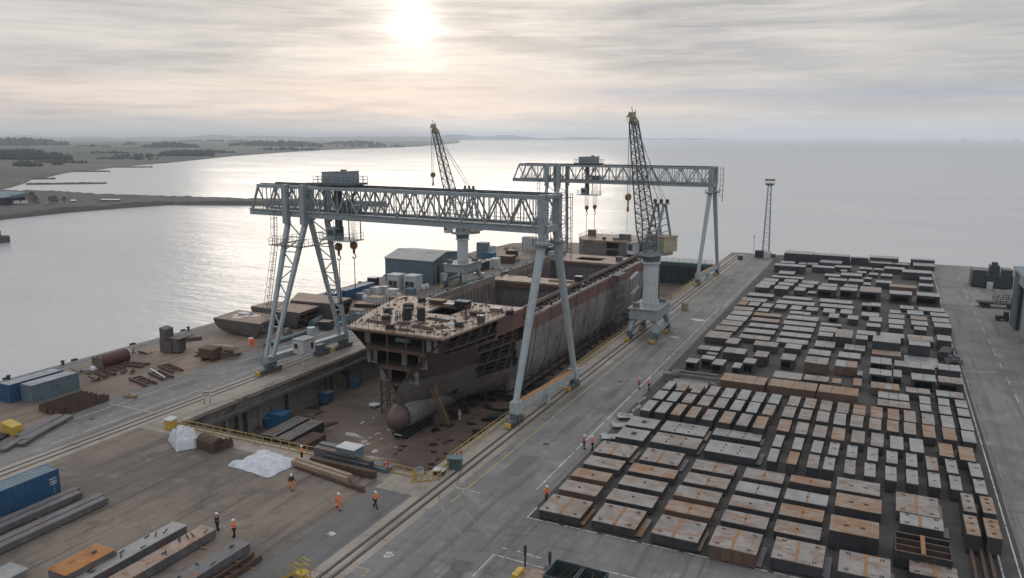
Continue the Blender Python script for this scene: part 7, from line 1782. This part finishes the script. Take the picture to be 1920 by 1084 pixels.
# ================================================================ far left: shed and trees on the spit
v=G(12,390,SEA); sh=thing('boat_shed','low shed with pale blue roof on the spit, far left','shed',(v.x,v.y,SEA+2.4))
q=MB(); q.box(-22,9,-6,6,0,4); q.build('wall','cloth_navy',sh,local=True); q=MB(); q.prism([(-23,-7),(10,-7),(10,7),(-23,7)],4,[4.3,4.3,6.5,6.5]); q.build('roof','bin_blue' if False else 'container_teal',sh,local=True)
for i,(px,py,s,lb) in enumerate(((47,392,2.2,'small white van beside the shed on the spit'),(33,392,2.0,'pale parked car before the shed on the spit'))):
    v=G(px,py,SEA); q=MB(); q.k=0; q.box(-2.2,2.2,-1,1,.4,1.5); q.box(-1.6,1.4,-.9,.9,1.5,2.2); q.k=1
    for x in (-1.4,1.4):
        for y in (-.9,.9): q.cyl((x,y-.15,.4),(x,y+.15,.4),.4,n=10)
    o=q.build('parked_car',['white_paint','rubber'],None,local=True); o.location=(v.x,v.y,SEA+2.5); tag(o,lb,'car')
def bush(px,py,h,lb,seed):
    v=G(px,py,SEA); r=thing('tree',lb,'tree',(v.x,v.y,SEA+2)); rr=random.Random(seed)
    q=MB(); q.cyl((0,0,0),(0,0,h*.5),.25,.12,8)
    for k in range(3): a=rr.random()*6; q.bar((0,0,h*.35),(math.cos(a)*h*.3,math.sin(a)*h*.3,h*.7),.12,.12)
    q.build('trunk','timber',r,local=True)
    q=MB()
    for k in range(320):
        a=rr.random()*6.283; t_=rr.random(); z=h*(.25+.75*rr.random()); rad=h*.42*math.sqrt(rr.random())*math.sin(math.pi*min(1,(z/h-.15)/.95)**.7)
        c=Vector((math.cos(a)*rad,math.sin(a)*rad,z)); s=.16*h*.4; d=[Vector((rr.uniform(-1,1),rr.uniform(-1,1),rr.uniform(-1,1)))*s for _ in range(3)]
        q.quad(c+d[0],c+d[1],c+d[2])
    q.build('crown','leaf_far',r,local=True)
for i,(px,py,h) in enumerate(((62,389,7),(70,392,5),(97,391,5),(105,390,5),(122,388,4),(27,391,6))):
    bush(px,py,h,['dark tree on the spit right of the shed','dark bush in front of the tree by the shed','dark bush pair on the spit, left one','dark bush pair on the spit, right one','small lone bush farthest right on the spit','dark tree before the shed roof on the spit'][i],60+i)
v=G(5,455,SEA); dl=thing('mooring_dolphin','dark mooring dolphin standing in the water at far left','dolphin',(v.x,v.y,SEA))
q=MB(); q.box(-3.2,1.6,-2,2,-1,2.6); 
for k in range(4): q.cyl((-2.8+k*1.3,-2.1,-1),(-2.8+k*1.3,-2.1,2.3),.25,n=8)
q.build('fender_pile','rock',dl,local=True); q=MB(); q.cyl((-1.0,0,2.6),(-1.0,0,4.2),.3,n=8); q.cyl((-1,0,4.2),(-1,0,4.5),.45,n=8); q.build('marker_post','steel_dark',dl,local=True)
v=G(1812,263.5,SEA); bt=thing('ship','tiny distant ship on the horizon at the right','ship',(v.x,v.y,SEA),.6); q=MB(); q.prism([(-60,-9),(50,-9),(66,0),(50,9),(-60,9)],0,9); q.build('hull','steel_mid',bt,local=True); q=MB(); q.box(-55,-35,-8,8,9,32); q.bar((-45,0,32),(-45,0,42),2,2); q.box(10,14,-2,2,9,24); q.build('superstructure','roof_pale',bt,local=True)
v=G(1906,262.6,SEA); q=MB(); q.loft([[(v.x+k*30+math.cos(a)*60,v.y+math.sin(a)*60,SEA+z_) for k,a in [(0,2*math.pi*j/12) for j in range(12)]] for z_ in (-2,10)]+[[(v.x+math.cos(2*math.pi*j/12)*25,v.y+math.sin(2*math.pi*j/12)*25,SEA+20) for j in range(12)]]); struct(q.build('islet','rock'))
# ================================================================ people
def skinmesh(name,verts,edges,radii,mat,parent,root=0,sub=1):
    me=bpy.data.meshes.new(name); me.from_pydata(verts,edges,[]); me.materials.append(MATS[mat])
    o=bpy.data.objects.new(name,me); COL.objects.link(o); o.parent=parent
    md=o.modifiers.new('skin','SKIN'); md.use_smooth_shade=True
    sv=me.skin_vertices[0].data
    for i,r in enumerate(radii):
        sv[i].radius=(r,r) if not isinstance(r,tuple) else r; sv[i].use_root=(i==root)
    s=o.modifiers.new('sub','SUBSURF'); s.levels=sub; s.render_levels=sub
    return o
def person(label,px,py,face,pose,top,legs,vest=None,z=0):
    r=thing('person',label,'person',G(px,py,z),face,'people at work in the shipyard')
    st=.0; 
    hip=.92
    if pose=='walk': fA,fB=(.34,.0),(-.38,.06); kA,kB=(.22,.5),(-.06,.48)
    elif pose=='lean': fA,fB=(.10,.0),(-.22,.0); kA,kB=(.1,.48),(-.02,.48)
    else: fA,fB=(.04,0),(-.03,0); kA,kB=(.04,.5),(.0,.5)
    lean=.10 if pose=='lean' else (.04 if pose=='walk' else .0)
    # y axis = facing forward (-y is front): use +x forward
    V={}
    V['pel']=(0,0,hip); V['w']=(lean*.4,0,1.08); V['ch']=(lean,0,1.33); V['nk']=(lean*1.2,0,1.49); V['hd']=(lean*1.3+.015,0,1.60); V['ht']=(lean*1.3+.01,0,1.72); V['ns']=(lean*1.3+.115,0,1.61)
    for s,n_ in ((-1,'l'),(1,'r')):
        f,k_=(fA,kA) if s<0 else (fB,kB)
        V['hp'+n_]=(0,s*.10,hip-.04); V['kn'+n_]=(k_[0],s*.11,k_[1]); V['an'+n_]=(f[0],s*.11,.09+f[1]); V['to'+n_]=(f[0]+.17,s*.125,.04+f[1]*.5)
        sw=(-.26 if s<0 else .26) if pose=='walk' else (.12 if pose=='lean' else .02)
        V['sh'+n_]=(lean,s*.19,1.42); V['el'+n_]=(lean+sw*.5-.03,s*.25,1.15); V['wr'+n_]=(lean+sw+(.14 if pose!='walk' else .06),s*(.24 if pose!='talk' else .15),.92 if pose!='talk' else 1.12); 
        wx,wy,wz=V['wr'+n_]; V['hn'+n_]=(wx+.02,wy,wz-.09)
    R_=dict(pel=.125,w=.115,ch=.13,nk=.055,hd=.088,ht=.07,ns=.022)
    for n_ in 'lr':
        R_.update({'hp'+n_:.092,'kn'+n_:.06,'an'+n_:.042,'to'+n_:.036,'sh'+n_:.068,'el'+n_:.045,'wr'+n_:.03,'hn'+n_:.034})
    E_=[('pel','w'),('w','ch'),('ch','nk'),('nk','hd'),('hd','ht'),('hd','ns')]
    for n_ in 'lr': E_+=[('pel','hp'+n_),('hp'+n_,'kn'+n_),('kn'+n_,'an'+n_),('an'+n_,'to'+n_),('ch','sh'+n_),('sh'+n_,'el'+n_),('el'+n_,'wr'+n_),('wr'+n_,'hn'+n_)]
    for s,n_ in ((-1,'l'),(1,'r')):
        hx,hy,hz=V['hn'+n_]
        for j,(dx,l) in enumerate(((-.03,.075),(-.01,.09),(.01,.085),(.03,.065))):
            V['f%d'%j+n_]=(hx+dx,hy-s*.01,hz-.045); V['g%d'%j+n_]=(hx+dx*1.1+.015,hy-s*.03,hz-.045-l*.6); R_['f%d'%j+n_]=.010; R_['g%d'%j+n_]=.008; E_+=[('hn'+n_,'f%d'%j+n_),('f%d'%j+n_,'g%d'%j+n_)]
        V['t'+n_]=(hx+.055,hy-s*.01,hz-.02); R_['t'+n_]=.011; E_.append(('hn'+n_,'t'+n_))
    ks=list(V)
    ix={k_:i for i,k_ in enumerate(ks)}
    skinmesh('body',[V[k_] for k_ in ks],[(ix[a],ix[c_]) for a,c_ in E_],[R_[k_] for k_ in ks],'skin',r)
    def sub(name,keys,edges,grow,mat,override={},rad={}):
        vv=[override.get(k_,V[k_]) for k_ in keys]; i2={k_:i for i,k_ in enumerate(keys)}
        return skinmesh(name,vv,[(i2[a],i2[c_]) for a,c_ in edges],[rad.get(k_,R_[k_]+grow) for k_ in keys],mat,r)
    sub('trousers',['pel','hpl','hpr','knl','knr','anl','anr'],[('pel','hpl'),('pel','hpr'),('hpl','knl'),('hpr','knr'),('knl','anl'),('knr','anr')],.022,legs,rad={'pel':.15,'anl':.066,'anr':.066})
    j=sub('jacket',['pel','w','ch','shl','shr','ell','elr','wrl','wrr'],[('pel','w'),('w','ch'),('ch','shl'),('ch','shr'),('shl','ell'),('shr','elr'),('ell','wrl'),('elr','wrr')],.028,top,rad={'pel':.16,'w':.155,'ch':.175,'wrl':.05,'wrr':.05})
    for n_ in 'lr':
        x,y,z_=V['an'+n_]; x2,y2,z2=V['to'+n_]
        q=MB(); q.loft([[(x-.07,y-.05,z_-.09),(x-.07,y+.05,z_-.09),(x-.06,y+.045,z_+.05),(x-.06,y-.045,z_+.05)],[(x+.06,y-.055,z_-.09),(x+.06,y+.055,z_-.09),(x+.05,y+.045,z_+.03),(x+.05,y-.045,z_+.03)],[(x2+.06,y2-.05,z2-.04),(x2+.06,y2+.05,z2-.04),(x2+.05,y2+.035,z2+.03),(x2+.05,y2-.035,z2+.03)]]); q.build('boot','cloth_black',r,local=True)
    hx,hy,hz=V['ht']; q=MB(); rings=[]
    for z_,rr_ in ((-.03,.125),(.0,.13),(.05,.12),(.09,.09),(.115,.04)): rings.append([(hx+math.cos(2*math.pi*k/14)*rr_*1.12,hy+math.sin(2*math.pi*k/14)*rr_,hz+z_) for k in range(14)])
    q.loft(rings); q.prism([(hx+.08,hy-.09),(hx+.22,hy-.06),(hx+.22,hy+.06),(hx+.08,hy+.09)],hz-.035,hz-.012); q.build('helmet','helmet_white',r,local=True,smooth=True)
    if vest:
        q=MB(); cx_=lean*.7
        for z_,rr_ in ((1.02,.178),(1.22,.20)):
            n=16; a=[(cx_+math.cos(2*math.pi*k/n)*rr_*.93,math.sin(2*math.pi*k/n)*rr_*1.05) for k in range(n)]
            q.loft([[(x,y,z_) for x,y in a],[(x,y,z_+.055) for x,y in a]],cap=False)
        q.build('reflective_band','reflective',r,local=True)
    return r
O='hivis_orange';N='cloth_navy';K='cloth_black'
person('person in dark navy overalls and white helmet standing near the box girders',408,994,R(10),'talk',N,N)
person('person in orange jacket and dark trousers beside the one in navy',440,1007,R(200),'stand',O,K,1)
person('person in black vest and orange trousers walking near rusty beams',547,918,R(-20),'walk',K,O)
person('person in orange vest and dark trousers at the near dock railing',566,863,R(60),'stand',O,N,1)
person('person in full orange suit walking in the middle of the near yard',635,955,R(-15),'walk',O,O,1)
person('person in orange jacket and dark trousers walking towards the rail track',704,952,R(-10),'walk',O,K,1)
person('person in orange jacket leaning over by the front left panel',1024,940,R(-40),'lean',O,K,1)
person('person in dark jacket and red vest on the road by the panels',1095,842,R(0),'talk','cloth_red',N,1)
person('person in orange jacket facing the one in a red vest',1111,844,R(180),'stand',O,K,1)
person('person in red-orange suit on the road by the long blocks',1198,729,R(0),'stand','cloth_red','cloth_red',1)
person('person in orange jacket and black trousers next to the red-orange suit',1217,731,R(170),'stand',O,K,1)
person('person in pale overalls standing on the dock floor near the bulb',862,790,R(90),'stand','white_paint','white_paint',z=FLOOR+.002)
bad=[k for k,v in LABELS.items() if v>1]
print('DUP LABELS',bad)
